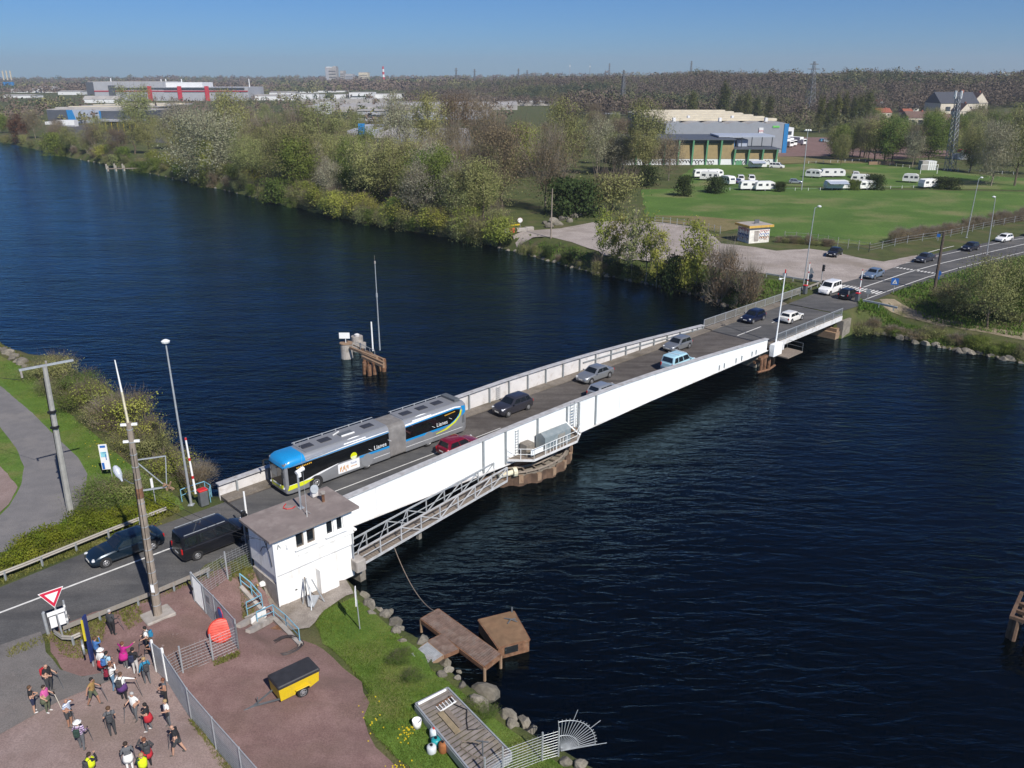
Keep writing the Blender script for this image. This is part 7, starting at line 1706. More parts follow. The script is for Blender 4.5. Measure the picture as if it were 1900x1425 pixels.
# --- grass standing in the lawns and verges
def tufts(name, polys, n, hgt, m, seed, dens=None, keep=1.0):
 rng = np.random.default_rng(seed); P = []
 for poly, k in polys:
  q = np.array([p[:2] for p in poly]); lo, hi = q.min(0), q.max(0); got = 0; need = int(n * k); tries = 0
  while got < need and tries < 60:
   tries += 1; s_ = rng.uniform(lo, hi, (need * 2, 2)); s_ = s_[inpoly(s_[:, 0], s_[:, 1], [tuple(c) for c in q])][:need - got]; P.append(s_); got += len(s_)
 P = np.concatenate(P); z = H(P[:, 0], P[:, 1]); ok = z > WZ + .15; P = P[ok]; z = z[ok]; N = len(P)
 patch = .55 + .6 * (np.sin(P[:, 0] * .9 + seed) * np.sin(P[:, 1] * .7 + 2 * seed) * .5 + .5)
 a = rng.uniform(0, math.pi, N); w = hgt * rng.uniform(.12, .3, N); h_ = hgt * rng.uniform(.5, 1.3, N) * patch; lx, ly = rng.normal(size=(2, N)) * hgt * .45
 dx, dy = np.cos(a) * w, np.sin(a) * w; z0 = z + .02
 V = np.stack([np.stack([P[:, 0] - dx, P[:, 1] - dy, z0], -1), np.stack([P[:, 0] + dx, P[:, 1] + dy, z0], -1), np.stack([P[:, 0] + lx + dx * .2, P[:, 1] + ly + dy * .2, z0 + h_], -1)], 1).reshape(-1, 3)
 o = mesh_np(name, V, np.arange(N * 3).reshape(N, 3), [m]); o['kind'] = 'stuff'; return o
GM = leaf_mat('grass_blades', [(.068, .128, .016), (.115, .182, .027), (.189, .216, .047)], .3); GM2 = leaf_mat('rank_grass', [(.084, .102, .022), (.138, .150, .036), (.204, .192, .072)], .3)
def Gz(l, z): return [tuple(G(x, y, z)[:2]) for x, y in l]
lawnR = Gz([(600, 1125), (660, 1108), (700, 1145), (745, 1185), (800, 1245), (840, 1275), (900, 1320), (1000, 1385), (1080, 1440), (900, 1500), (775, 1440), (695, 1372), (662, 1322), (684, 1290), (645, 1235), (600, 1195), (585, 1160)], -1.9)
lawnL = Gz([(-60, 650), (0, 660), (55, 690), (100, 745), (175, 805), (225, 850), (280, 890), (330, 925), (320, 945), (150, 985), (135, 955), (162, 918), (165, 880), (145, 845), (108, 808), (60, 760), (0, 706), (-60, 660)], 0)
tufts('lawn_grass', [(lawnR, .62), (lawnL, .38)], 80000, .10, GM, 3)
verg = [([UV(u, v) for u, v in ((-60, 3.0), (-41, 3.2), (-35, 3.9), (-30, 4.4), (-30, 5.6), (-42, 4.6), (-60, 4.4))], .22), ([UV(u, v) for u, v in ((-43, -4.1), (-31, -4.4), (-31, -5.0), (-43, -5.0))], .05),
  (Gz([(100, 1190), (130, 1165), (200, 1150), (190, 1190), (150, 1225), (115, 1220)], -.1), .07), (Gz([(220, 1140), (255, 1122), (270, 1150), (240, 1170)], -.1), .02), (Gz([(430, 1060), (470, 1060), (480, 1090), (430, 1082)], -.7), .05),
  (Gz([(445, 1095), (478, 1130), (488, 1150), (450, 1145)], -1.2), .04), (Gz([(-40, 1060), (20, 1045), (160, 980), (330, 938), (335, 950), (160, 1020), (-40, 1085)], 0), .25), (Gz([(360, 1330), (420, 1400), (455, 1450), (440, 1452), (350, 1338)], -.8), .03), (Gz([(395, 1232), (444, 1212), (446, 1220), (398, 1240)], -.9), .015),
  (Gz([(0, 640), (60, 680), (140, 720), (230, 770), (300, 830), (385, 900), (340, 930), (280, 880), (175, 790), (60, 690), (0, 655)], -.5), .25)]
tufts('verge_grass', verg, 34000, .20, GM2, 5)
farb = [(Gz([(1590, 570), (1650, 585), (1740, 610), (1900, 640), (1900, 672), (1720, 640), (1590, 606)], -1.2), .35), (Gz([(1650, 552), (1760, 515), (1900, 480), (1900, 615), (1740, 590)], -.6), .35), (Gz([(960, 440), (1060, 462), (1120, 480), (1235, 498), (1380, 520), (1480, 535), (1420, 580), (1290, 545), (1100, 505), (960, 466)], -.6), .3)]
tufts('bank_grass', farb, 30000, .40, GM, 6)
# fallen petals and dandelions on the two lawns
rngd = np.random.default_rng(9); g = MB().mat(mat('dandelion', (.55, .42, .01), rough=.8))
for px, py, n_, sx_, sy_ in ((758, 1360, 34, 16, 14), (690, 1330, 14, 25, 40), (200, 820, 40, 40, 35), (740, 1420, 12, 20, 10)):
 for k in range(n_): p = GT(px + rngd.normal() * sx_ * .6, py + rngd.normal() * sy_ * .6); g.cyl(p + Vector((0, 0, .06)), p + Vector((0, 0, .09)), .045, n=5)
o = g.build('dandelions'); o['kind'] = 'stuff'
# --- woods on the hills and far plain: one mass
def woods(name, regions, m_list, seed, qn=105, qs=.125):
 rng = np.random.default_rng(seed); VV = []; FF = []; MI = []; base = 0
 for (a0, a1, y0, y1, n, hmin, hmax, rw_) in regions:
  a = rng.uniform(a0, a1, n); y = np.exp(rng.uniform(math.log(y0), math.log(y1), n)); x = a * y; z = H(x, y); keep = np.ones(n, bool)
  for ex in EXCL: keep &= ~inpoly(x, y, ex)
  x, y, z = x[keep], y[keep], z[keep]; n = len(x); h = rng.uniform(hmin, hmax, n) * (1 + .22 * np.sin(x * .013 + 1) * np.sin(y * .011)) * np.where(rng.random(n) < .06, 1.35, 1); r = h * rng.uniform(.28, .45, n) * rw_
  u = rng.normal(size=(n, qn, 3)); u /= np.linalg.norm(u, axis=2)[:, :, None]; u *= rng.uniform(.55, 1.05, (n, qn, 1)); u[:, :, 2] = np.abs(u[:, :, 2] * 1.05) - .05
  C = np.stack([x, y, z + h * .28], -1)[:, None, :] + u * np.stack([r, r, h * .72], -1)[:, None, :]
  V, F_ = quads(C.reshape(-1, 3), 1.0, rng, u.reshape(-1, 3) / (np.linalg.norm(u, axis=2).reshape(-1, 1) + 1e-6)); s = np.repeat(r * qs, qn * 4)[:, None]; ctr_ = np.repeat(C.reshape(-1, 3), 4, 0); V = ctr_ + (V - ctr_) * s
  VV.append(V); FF.append(F_ + base); base += len(V); q_ = np.sin(x * .021 + y * .006) + np.sin(y * .017 - x * .009 + 2) + np.sin(x * .05 + y * .037) * .6 + rng.normal(size=n) * .55; MI.append(np.repeat(np.where(q_ < .35, 0, np.where(q_ < 1.55, 1, 2)), qn))
 o = mesh_np(name, np.concatenate(VV), np.concatenate(FF), m_list, np.concatenate(MI)); o['kind'] = 'stuff'; return o
EXCL = [[tuple(c) for c in Gz(l, 0)] for l in ([(1180, 420), (1180, 320), (1260, 285), (1430, 250), (1640, 255), (1780, 275), (1900, 300), (1900, 460)], [(100, 262), (100, 232), (540, 232), (900, 290), (900, 320)])]
EXCL.append([(40, 300), (40, 560), (135, 560), (135, 300)]); EXCL.append([(190, 455), (330, 440), (420, 640), (250, 640)])
WM = [leaf_mat('far_brown_wood', [(.090, .071, .054), (.143, .114, .083), (.194, .161, .113)], .1), leaf_mat('far_olive_wood', [(.086, .094, .041), (.138, .144, .062), (.195, .195, .094)], .1), leaf_mat('far_dark_wood', [(.032, .052, .026), (.054, .078, .036), (.083, .106, .048)], .1)]
woods('hill_woods', [(.06, .75, 640, 1500, 5200, 8, 15, 1.15), (.30, .80, 470, 700, 500, 6, 11, 1.1), (-.12, .12, 900, 1900, 2400, 7, 13, 1.2), (.36, .70, 330, 470, 110, 5, 9, 1.0)], WM, 31)
woods('far_plain_woods', [(-.75, -.05, 1500, 3800, 3400, 8, 15, 1.6), (-.75, -.28, 560, 1300, 520, 5, 10, 1.1), (-.30, .0, 500, 1200, 260, 6, 11, 1.0), (-.2, .7, 1500, 4200, 2200, 8, 13, 1.8)], WM, 32, 34, .24)
# ================================================================ far bank buildings, caravans, pylons
def fpt(px, py): return GT(px, py)
WG = mat('far_grey_cladding', (.36, .37, .40), rough=.6, var=.06, scale=.2); WGD = mat('far_dark_cladding', (.075, .085, .105), rough=.6, var=.12, scale=.3); WW = mat('far_white_cladding', (.70, .71, .72), rough=.6, var=.05, scale=.2)
WGL = mat('far_pale_roof', (.36, .345, .33), rough=.8, var=.2, scale=.12, dirt=(.2, .18, .16), dirt_amt=.6, dirt_scale=.1); WB = mat('far_blue_panel', (.02, .19, .46), rough=.5, var=.06); WR = mat('far_red_panel', (.48, .03, .05), rough=.5, var=.06)
WDK = mat('far_window_band', (.05, .06, .075), rough=.2, var=.3, scale=.5); WBR = mat('brown_panel', (.30, .225, .115), rough=.85, var=.12, scale=.8); WGN = mat('green_frame', (.12, .30, .17), rough=.5, var=.1); WCR = mat('cream_rooflight', (.58, .52, .40), rough=.7, var=.12, scale=.3)
WBW = mat('pale_blue_cladding', (.34, .38, .46), rough=.6, var=.06, scale=.3)
class Bld:
 """a building seen between two photo columns; local x runs along its front, y goes away from the camera"""
 def __init__(s, name, label, cat, x0, x1, yb, depth, rot=0.0, group=None, z=None):
  pm = fpt((x0 + x1) / 2, yb) if z is None else G((x0 + x1) / 2, yb, z); s.Y = pm.y; D = math.hypot(pm.y, CAMH - pm.z)
  s.w = (x1 - x0) / FPX * (pm.y * CT + (CAMH - pm.z) * ST) / max(.2, math.cos(rot)); s.d = depth; s.base = pm
  s.t = thing(name, label, cat, pm - Vector((0, 0, .3)), rot, group); s.sc = s.w / (x1 - x0)
 def h(s, py): return solve_h(s.base, py) + .3
 def box(s, part, m, x0, x1, y0, y1, z0, z1, parent=None):
  g = MB().mat(m); g.box(((x0 + x1) / 2 * s.w - s.w / 2, (y0 + y1) / 2, (z0 + z1) / 2), ((x1 - x0) * s.w, y1 - y0, z1 - z0)); return g.build(part, parent or s.t)
 def gable(s, part, m, x0, x1, y0, y1, z0, z1, along='x', over=.4, parent=None):
  g = MB().mat(m); a, b_ = x0 * s.w - s.w / 2 - over, x1 * s.w - s.w / 2 + over; c, d = y0 - over, y1 + over
  if along == 'x': P = [(a, c, z0), (a, d, z0), (a, (c + d) / 2, z1), (b_, c, z0), (b_, d, z0), (b_, (c + d) / 2, z1)]
  else: P = [(a, c, z0), (b_, c, z0), ((a + b_) / 2, c, z1), (a, d, z0), (b_, d, z0), ((a + b_) / 2, d, z1)]
  g.add(P, [(0, 1, 2), (3, 5, 4), (0, 2, 5, 3), (1, 4, 5, 2), (0, 3, 4, 1)]); return g.build(part, parent or s.t)
# big white factory with red stripes
b = Bld('factory', 'long white and grey factory with red stripes on the left horizon', 'factory', 168, 462, 187, 70); h = b.h(152)
wl_ = b.box('wall', WG, .0, .47, 0, 70, 0, h); b.box('wall', WG, .47, 1, .5, 70, 0, h * .72); b.box('dark_end', WGD, -.012, .034, -.4, 69, 0, h - .2)
b.box('upper_block', WW, .40, .70, 10, 50, h * .72 + .02, h * .97); b.box('roof', WGL, 0, .47, .2, 69.8, h, h + .4)
b.box('red_stripe', WR, .034, 1.0, -.55, -.3, h * .50, h * .545); b.box('dark_panel', WGD, .125, .168, -.6, -.2, h * .2, h * .82); b.box('window_band', WDK, .17, .98, -.62, -.25, h * .62, h * .70)
for a in (.37, .558, .73): b.box('red_panel', WR, a, a + .026, -.9, -.3, 0, h * .78)
for k, a in enumerate((.10, .42, .45, .55, .98)): b.box('chimney', WW, a, a + .005, 20, 21, h * .7, h * (1.15 if k else 1.2))
b = Bld('tent_hall', 'white arched tent hall in front of the red-striped factory', 'hall', 155, 221, 191, 14); h = b.h(178); b.box('wall', WW, 0, 1, 0, 14, 0, h * .55); b.gable('roof', WGL, 0, 1, 0, 14, h * .55, h)
b = Bld('warehouse', 'low grey-roofed warehouse with a slanted blue corner far left', 'warehouse', 90, 245, 229, 120); h = b.h(204)
b.box('wall', WBW, .27, .86, 0, 118, 0, h); b.box('dark_wall', WGD, 0, .25, .3, 118, 0, h); b.box('roof', WGL, 0, .98, 1, 119, h, h + .5)
for k in range(6): b.box('roof_ridge', WCR if k % 2 else WGL, .02, .96, 10 + k * 18, 15 + k * 18, h + .5, h + 1.4)
g = MB().mat(WB); x_ = .25 * b.w - b.w / 2; g.extrude([(x_, -.25, 0), (x_ + .10 * b.w, -.25, 0), (x_ + .06 * b.w, -.25, h), (x_ - .01 * b.w, -.25, h)][::-1], (0, .4, 0)); g.build('blue_corner', b.t)
b = Bld('loading_shed', 'dark loading shed with a canopy on yellow-footed posts far left', 'shed', 174, 262, 244, 40, -.10); h = b.h(207)
b.box('wall', WGD, 0, 1, 8, 40, 0, h); b.box('blue_edge', WB, -.012, .02, 7.6, 39, 0, h); b.box('roof', WGL, 0, 1, 8.2, 39.8, h, h + .3); b.box('canopy', WG, .0, 1.0, -2, 8, h * .52, h * .60)
for k in range(8): b.box('post', M_YEL, .03 + k * .13, .037 + k * .13, -1.6, -1.2, 0, h * .52)
for lab, x0, x1, yb, yt in (('white container on the far-left factory yard', 106, 139, 235, 223), ('small white van body beside the white container far left', 84, 100, 232, 226)): b = Bld('container', lab, 'container', x0, x1, yb, 6); h = b.h(yt); b.box('shell', WW, 0, 1, 0, 5, .4, h); b.box('stripe', WG, 0, 1, -.1, .1, .4, h * .3)
# pale roofs in the middle distance
rq = random.Random(3)
for i, (x0, x1, yb, yt, m, lab) in enumerate([(540, 580, 186, 175, WW, 'white flat factory block at the left of the pale roofs'), (575, 592, 185, 176, WW, 'small white cube block among the pale factory roofs'), (620, 645, 184, 176, WW, 'white shed left of the long white hall in the pale roofs'), (648, 690, 184, 172, WW, 'long bright white hall among the pale factory roofs'), (690, 745, 183, 175, WW, 'low white hall right of the long bright white one'),
  (536, 640, 172, 169, WW, 'thin white roof line behind the pale factory roofs'), (560, 720, 193, 185, WGL, 'wide grey factory roof before the white halls'), (770, 965, 190, 182, WW, 'long low white hall behind the thin brownish trees'), (1085, 1160, 212, 197, WBW, 'pale blue-grey hall left of the cream-striped roofs'), (945, 1110, 196, 189, WGL, 'long low beige hall at the edge of the hill wood'), (556, 700, 208, 199, WGL, 'very wide pale roofed hall nearest behind the left wood'), (712, 960, 204, 195, WGL, 'very wide pale roofed hall behind the tall thin trees'), (745, 905, 222, 214, WBW, 'blue-grey hall roof between the silver tree and the hall')]):
 dd_ = 110 if yb > 198 else 40; b = Bld('factory_hall', lab, 'factory', x0, x1, yb, dd_); h = b.h(yt); b.box('wall', m, 0, 1, 0, dd_, 0, h); b.box('roof', WGL, .0, 1, .3, dd_ - .3, h, h + .4)
 if x1 - x0 > 150: b.box('roof_lights', WW, .05, .4, 12, 14, h + .3, h + .7)
 if i in (3, 7): b.box('window_band', WDK, .05, .95, -.12, .1, h * .3, h * .5)
b = Bld('office_building', 'pale office building with long window rows behind the grey warehouse', 'office', 665, 715, 236, 18); h = b.h(206); b.box('wall', WG, 0, 1, 0, 18, 0, h); b.box('roof', WGL, -.02, 1.02, -.5, 18.5, h, h + .5)
for k in range(2): b.box('window_band', WDK, .04, .98, -.14, .1, h * (.22 + k * .38), h * (.40 + k * .38))
b = Bld('white_tower', 'white square tower block left of the pale office building', 'tower', 586, 609, 212, 14); h = b.h(190); b.box('wall', WW, .4, 1, 0, 14, 0, h); b.box('low_wing', WG, 0, .4, 0, 14, 0, h * .85); b.box('window_band', WDK, .5, .6, -.1, .1, h * .3, h * .8)
b = Bld('grey_warehouse', 'grey warehouse with a dark gable and pale roof behind the yellow-green tree', 'warehouse', 640, 860, 296, 55); h = b.h(252)
b.box('wall', WBW, .38, 1, 0, 55, 0, h * .92); b.box('dark_gable', WGD, .24, .385, -6, 54, 0, h * .95); b.gable('gable_roof', WGL, .24, .385, -6, 54, h * .95, h * 1.12, 'y', .3); b.box('side_wall', WG, 0, .24, 8, 54, 0, h * 1.15); b.box('roof', WGL, .385, 1, .4, 54.6, h * .92, h * .96)
b.box('blue_panel', WB, .10, .155, 7.4, 8, h * .95, h * 1.45);
b = Bld('hoarding', 'bright yellow hoarding seen between the thin trees', 'hoarding', 849, 864, 300, .6); h = b.h(279); b.box('panel', mat('hoarding_yellow', (.62, .50, .01), rough=.5), 0, 1, 0, .4, h * .25, h); b.box('leg', M_GALV, .1, .9, .4, .6, 0, h * .5)
# grey warehouse with scalloped roof, and the green-framed hall before it
b = Bld('scalloped_warehouse', 'big grey-blue warehouse with a wavy cream-striped roof and blue right end', 'warehouse', 1232, 1458, 284, 120, .0); h = b.h(226); W2 = b.w
g = MB().mat(mat('warehouse_cladding', (.265, .285, .32), rough=.55, var=.05, scale=.4)); n_ = 48; top = [(k / n_ * W2 - W2 / 2, 0, h - 1.0 + .9 * abs(math.sin(k / n_ * 6 * math.pi))) for k in range(n_ + 1)]
for k in range(n_): g.quad((top[k][0], 0, 0), (top[k + 1][0], 0, 0), top[k + 1], top[k])
g.build('wall', b.t); g = MB().mat(WGD); g.quad((-W2 / 2, 118, 0), (-W2 / 2, 0, 0), (-W2 / 2, 0, h - 1.0), (-W2 / 2, 118, h - 1.0)); g.build('dark_side', b.t)
g = MB().mat(WGL)
for k in range(n_): g.quad(top[k], top[k + 1], (top[k + 1][0], 120, top[k + 1][2]), (top[k][0], 120, top[k][2]))
g.build('roof', b.t)
for k in range(6): b.box('rooflight', WCR, .01, .97, 12 + k * 18, 17 + k * 18, h - .2, h + .75)
for k in range(5): b.box('roof_vent', WW, .08 + k * .19, .10 + k * .19, 6 + (k % 2) * 18, 8 + (k % 2) * 18, h - .2, h + 1.3)
b.box('blue_end', WB, .965, 1.0, -.25, .05, 0, h * .94)
b.box('sign_board', WW, .76, .795, -.3, -.05, h * .62, h * .82); b.box('green_lettering', mat('sign_green', (.15, .5, .12)), .87, .925, -.2, -.05, h * .82, h * .88)
text_mesh('itm', 1.5, 'sign_lettering', WR, b.t, Matrix.Translation((.7775 * W2 - W2 / 2, -.33, h * .72)) @ Matrix.Rotation(math.pi / 2, 4, 'X'), .02)
b2 = Bld('white_office', 'small white office with a dark window strip at the warehouse blue end', 'office', 1452, 1470, 268, 14); h2_ = b2.h(237); b2.box('wall', WW, 0, 1, 0, 14, 0, h2_); b2.box('window_band', WDK, .1, .8, -.12, .1, h2_ * .6, h2_ * .8)
b = Bld('green_framed_hall', 'long brown-panelled hall with slanted green frames and graffitied white base', 'hall', 1150, 1442, 306, 26); h = b.h(258); W3 = b.w
b.box('wall', WBR, 0, .715, 0, 26, h * .26, h * .97); b.box('wall', WBR, .715, 1, 0, 12, h * .26, h * .62); b.box('white_base', WW, 0, 1, .1, 26, 0, h * .26); b.box('roof', WGD, -.01, .72, -1.6, 26.5, h * .97, h); b.box('dark_eave', WDK, .0, .715, -.12, .05, h * .84, h * .97)
b.box('lower_roof', WGD, .715, 1.01, -1.2, 12, h * .62, h * .65)
for k in range(12):
 a = .008 + k * .0885; hh_ = h * (.97 if a < .715 else .62); x = a * W3 - W3 / 2; g = MB().mat(WGN)
 g.extrude([(x, -.2, 0), (x, -1.5, hh_), (x, -.1, hh_), (x, -.1, 0)][::-1], (.55, 0, 0)); g.build('green_frame', b.t)
g = MB().mat(mat('hall_graffiti', (.12, .12, .13), rough=.8));
for k in range(46):
 x = (.06 + .9 * k / 46) * W3 - W3 / 2
 if .60 < k / 46 < .72: continue
 z = h * .13; g.tube([(x + .5 * math.cos(t_), .06, z + h * .08 * math.sin(t_ * rq.uniform(.8, 1.3))) for t_ in np.linspace(0, rq.uniform(2.5, 5.5), 6)], .14, 4)
g.build('graffiti', b.t); b.box('green_door', WGN, .735, .775, -.02, .1, 0, h * .2)
b.box('canopy_roof', WBW, .64, 1.0, 6, 20, h * .99 + .3, h * 1.05 + .3)
for k in range(6): b.box('canopy_post', WDK, .66 + k * .065, .664 + k * .065, 6.3, 6.7, h * .62, h * .99 + .3)
b.box('blue_trailer', WB, .70, .755, 8, 16, h * .66, h * .95); b.box('grey_trailer', WBW, .77, .84, 8, 16, h * .66, h * .92)
# lorries in the yard
for i, (px, py, lab) in enumerate([(1456, 273, 'white lorry nearest the warehouse blue end'), (1463, 271, 'second white lorry parked beside the warehouse'), (1481, 269, 'white lorry standing apart on the reddish yard')]):
 q = fpt(px, py); t = thing('lorry', lab, 'lorry', q, rad(-60)); g = MB().mat(WW); g.bbox((-1.5, 0, 2.2), (6.5, 2.4, 2.8), .1); g.build('box_body', t); g = MB().mat(M_CLEAR); g.bbox((3.0, 0, 1.7), (2.0, 2.3, 2.3), .2); c_ = g.build('cab', t); g = MB().mat(CGLASS); g.box((4.01, 0, 2.2), (.04, 2.0, .8)); g.build('windscreen', c_)
 for x in (-3.4, 2.8):
  for s_ in (1, -1): wheel(t, x, s_ * 1.1, .48, .3)
for i, (px, py, typ, pm, lab) in enumerate([(1527, 263, 'hatch', ('cyan_car', (.10, .35, .55)), 'blue car parked at the far side of the lorry yard'), (1533, 264, 'hatch', ('silver_b', (.4, .42, .45)), 'silver car parked beside the blue one at the lorry yard'), (1551, 265, 'hatch', ('blue_car', (.03, .14, .45)), 'bright blue car parked near the yard trees'), (1545, 267, 'hatch', ('white_b', (.7, .7, .7)), 'white car parked in front of the bright blue one')]):
 make_car(lab, typ, paint_m(*pm), 0, 0, rad(20), world=fpt(px, py), group=None)
# caravans
CW = mat('caravan_white', (.74, .74, .73), rough=.4, var=.05, scale=1.0, rand=.08)
def caravan(label, px, py, L_=5.6, rz=0.0, awn=False):
 q = fpt(px, py); t = thing('caravan', label, 'caravan', q, rz, 'caravans on the camping field'); g = MB().mat(CW)
 pr_ = [(-L_ / 2, .55), (-L_ / 2 - .05, 1.5), (-L_ / 2 + .25, 2.45), (-L_ / 2 + .9, 2.62), (L_ / 2 - 1.0, 2.62), (L_ / 2 - .3, 2.3), (L_ / 2, 1.5), (L_ / 2 - .12, .55)]
 g.extrude([(x, -1.1, z) for x, z in pr_][::-1], (0, 2.2, 0)); g.build('body', t)
 for x, w_ in ((-L_ * .30, 1.1), (0.05 * L_, .7), (L_ * .32, .9)):
  g = MB().mat(WDK)
  for s_ in (-1, 1): g.box((x, s_ * 1.11, 1.75), (w_, .03, .6))
  g.build('window', t)
 g = MB().mat(WDK); g.box((L_ / 2 - .17, 0, 1.85), (.1, 1.5, .55), M=Matrix.Rotation(-.35, 4, 'Y')); g.build('front_window', t)
 for s_ in (-1, 1): wheel(t, -.2, s_ * 1.0, .32, .2)
 g = MB().mat(M_DARKG); g.beam((L_ / 2, 0, .5), (L_ / 2 + 1.1, 0, .5), .1, .1); g.build('drawbar', t)
 if awn: g = MB().mat(WBW); g.extrude([(-L_ / 2, -1.12, 2.5), (-L_ / 2, -3.4, 2.0), (-L_ / 2, -3.4, 1.92), (-L_ / 2, -1.12, 2.42)], (L_ * .8, 0, 0)); g.build('awning', t)
for a in [('caravan at the left end of the camping field behind the bare grey tree', 1302, 330, 5.4, .1), ('caravan just right of the leftmost one, beside the hall base', 1316, 335, 5.6, -.3), ('caravan parked close behind the dark bush', 1325, 330, 5.2, .2), ('white caravan right of the dark bush, nearest the green field', 1350, 343, 4.8, -1.2), ('pale caravan with its side to the camera left of the small dark bush', 1392, 353, 6.2, .05), ('white caravan nose to nose with the pale long one', 1418, 354, 5.6, .1), ('caravan with an awning by the hall graffiti', 1405, 312, 6.0, .1, True), ('square white caravan right of the floodlight mast', 1509, 330, 4.6, -.6), ('long white caravan in the middle of the field, the widest one', 1544, 329, 7.4, .02), ('caravan at the front rail with a grey awning on its left', 1552, 352, 6.8, .05, True), ('caravan behind the small green bush', 1596, 340, 5.4, -.4), ('caravan hidden low behind the round dark bush', 1606, 352, 5.0, .2), ('lone white caravan standing apart on the right of the field', 1689, 339, 4.4, -.5), ('caravan beside the bush nearest the lattice mast', 1722, 349, 5.6, .35)]: caravan(*a)
for px, py, typ, lab in [(1374, 337, 'van', 'white van facing the camera left of the tall white van'), (1394, 337, 'van', 'tall white van facing the camera among the caravans'), (1441, 312, 'van', 'white delivery van parked beside the hall corner'), (1587, 330, 'van', 'white pickup-like van behind the middle caravans'), (1370, 338, 'hatch', 'dark car between the two caravan groups')][:4]:
 make_car(lab, typ, paint_m('van_white', (.76, .76, .75)), 0, 0, CAMDIR(fpt(px, py)) + (.1 if py > 320 else 1.4), world=fpt(px, py), group='vans on the camping field', name='van', cat='van')
make_car('silver hatchback parked left of the floodlight mast', 'hatch', paint_m('camp_silver', (.40, .43, .46), .5), 0, 0, rad(-20), world=fpt(1476, 341), group=None)
make_car('dark blue car parked behind the caravan nose to nose pair', 'hatch', paint_m('camp_blue', (.03, .05, .14)), 0, 0, rad(100), world=fpt(1366, 340), group=None)
b = Bld('site_cabin', 'white cabin container on the grass left of the lattice mast', 'cabin', 1710, 1736, 316, 3); h = b.h(299); b.box('shell', WW, .42, 1, 0, 3, .2, h); b.box('end_wall', WGL, 0, .42, .1, 3, .2, h);
for k in range(3): b.box('seam', WGL, .55 + k * .14, .57 + k * .14, -.06, .02, .4, h * .95)
b = Bld('football_goal', 'white football goal frame in front of the site cabin', 'goal', 1707, 1739, 323, 2); h = b.h(306)
for a in (0, .97): b.box('post', M_CLEAR, a, a + .02, 0, .12, 0, h)
b.box('crossbar', M_CLEAR, 0, .99, 0, .12, h, h + .12)
b = Bld('stand', 'small red and white stand behind the lattice mast', 'stand', 1778, 1806, 296, 5); h = b.h(279); b.box('roof', WR, .3, 1, 0, 5, h * .75, h); b.box('wall', WW, 0, 1, .5, 5, 0, h * .6); b.box('panel', WW, .1, .3, -.1, .4, h * .5, h)
b = Bld('steel_footbridge', 'rusty beam lying along the edge of the camping field', 'beam', 1612, 1660, 306, 1); h = b.h(300); b.box('girder', M_RUSTL, 0, 1, 0, .6, .3, h)
# lattice mast and pylons
def lattice(label, name, cat, base, h, w0, w1, m, n_, r=.07, arms=(), lean=(0, 0)):
 t = thing(name, label, cat, base, .5); P = lambda k, i: Vector(((w0 + (w1 - w0) * k) / 2 * (1 if i in (0, 3) else -1) + lean[0] * k, (w0 + (w1 - w0) * k) / 2 * (1 if i < 2 else -1) + lean[1] * k, h * k))
 g = MB().mat(m)
 for i in range(4): g.cyl(P(0, i), P(1, i), r, r * .7, n=5)
 g.build('legs', t); g = MB().mat(m)
 for k in range(n_):
  a, b_ = (k / n_) ** .85, ((k + 1) / n_) ** .85
  for i in range(4): j = (i + 1) % 4; g.cyl(P(a, i), P(b_, j), r * .6, n=4); g.cyl(P(a, j), P(b_, i), r * .6, n=4); g.cyl(P(b_, i), P(b_, j), r * .5, n=4)
 g.build('bracing', t)
 for k, l_ in arms:
  g = MB().mat(m); c = Vector((lean[0] * k, lean[1] * k, h * k));
  for s_ in (-1, 1): g.cyl(c + Vector((0, 0, .5)), c + Vector((s_ * l_, 0, 0)), r * .8, n=4); g.cyl(c - Vector((0, 0, .5)), c + Vector((s_ * l_, 0, 0)), r * .8, n=4)
  g.build('crossarm', t)
 return t
M_PYL = mat('pylon_grey', (.16, .17, .185), rough=.6, var=.1)
q = fpt(1762, 317); h, l2 = up_at(q, 1777, 178); t = lattice('tall grey lattice phone mast with antennas at the edge of the playing field', 'lattice_mast', 'mast', q, h, 2.6, 1.1, mat('mast_grey', (.20, .22, .25), rough=.5), 14, .11, lean=(l2 * .8, -l2 * .45))
g = MB().mat(WW);
for k in range(4): a = k * 1.57; g.box((l2 * .8 + math.cos(a) * 1.2, -l2 * .45 + math.sin(a) * 1.2, h + .4), (.3, .3, 2.4))
g.build('antenna', t)
q = fpt(1500, 212); lattice('large electricity pylon rising behind the warehouse blue end', 'pylon', 'pylon', q, solve_h(q, 114), 7, 1.2, M_PYL, 11, .2, ((.86, 7), (.95, 5)))
for px, yb, yt, lab in [(1130, 140, 107, 'pylon standing on the hill wood left of centre'), (1281, 135, 113, 'small pylon on the highest part of the hill wood'), (1155, 196, 130, 'tall thin pylon at the foot of the hill wood behind the cream roofs'), (847, 160, 126, 'faint thin pylon above the red-roofed village'), (881, 160, 128, 'second faint pylon right of the village'), (962, 156, 127, 'faint pylon over the ridge left of the white mast'), (978, 156, 130, 'smaller faint pylon beside the one over the ridge')]:
 q = fpt(px, max(yb, 147)); hh = max(12, solve_h(q, yt)); lattice(lab, 'pylon', 'pylon', q, hh, hh * .13, hh * .03, M_PYL, 7, hh * .006 + .12, ((.85, hh * .12), (.95, hh * .09)))
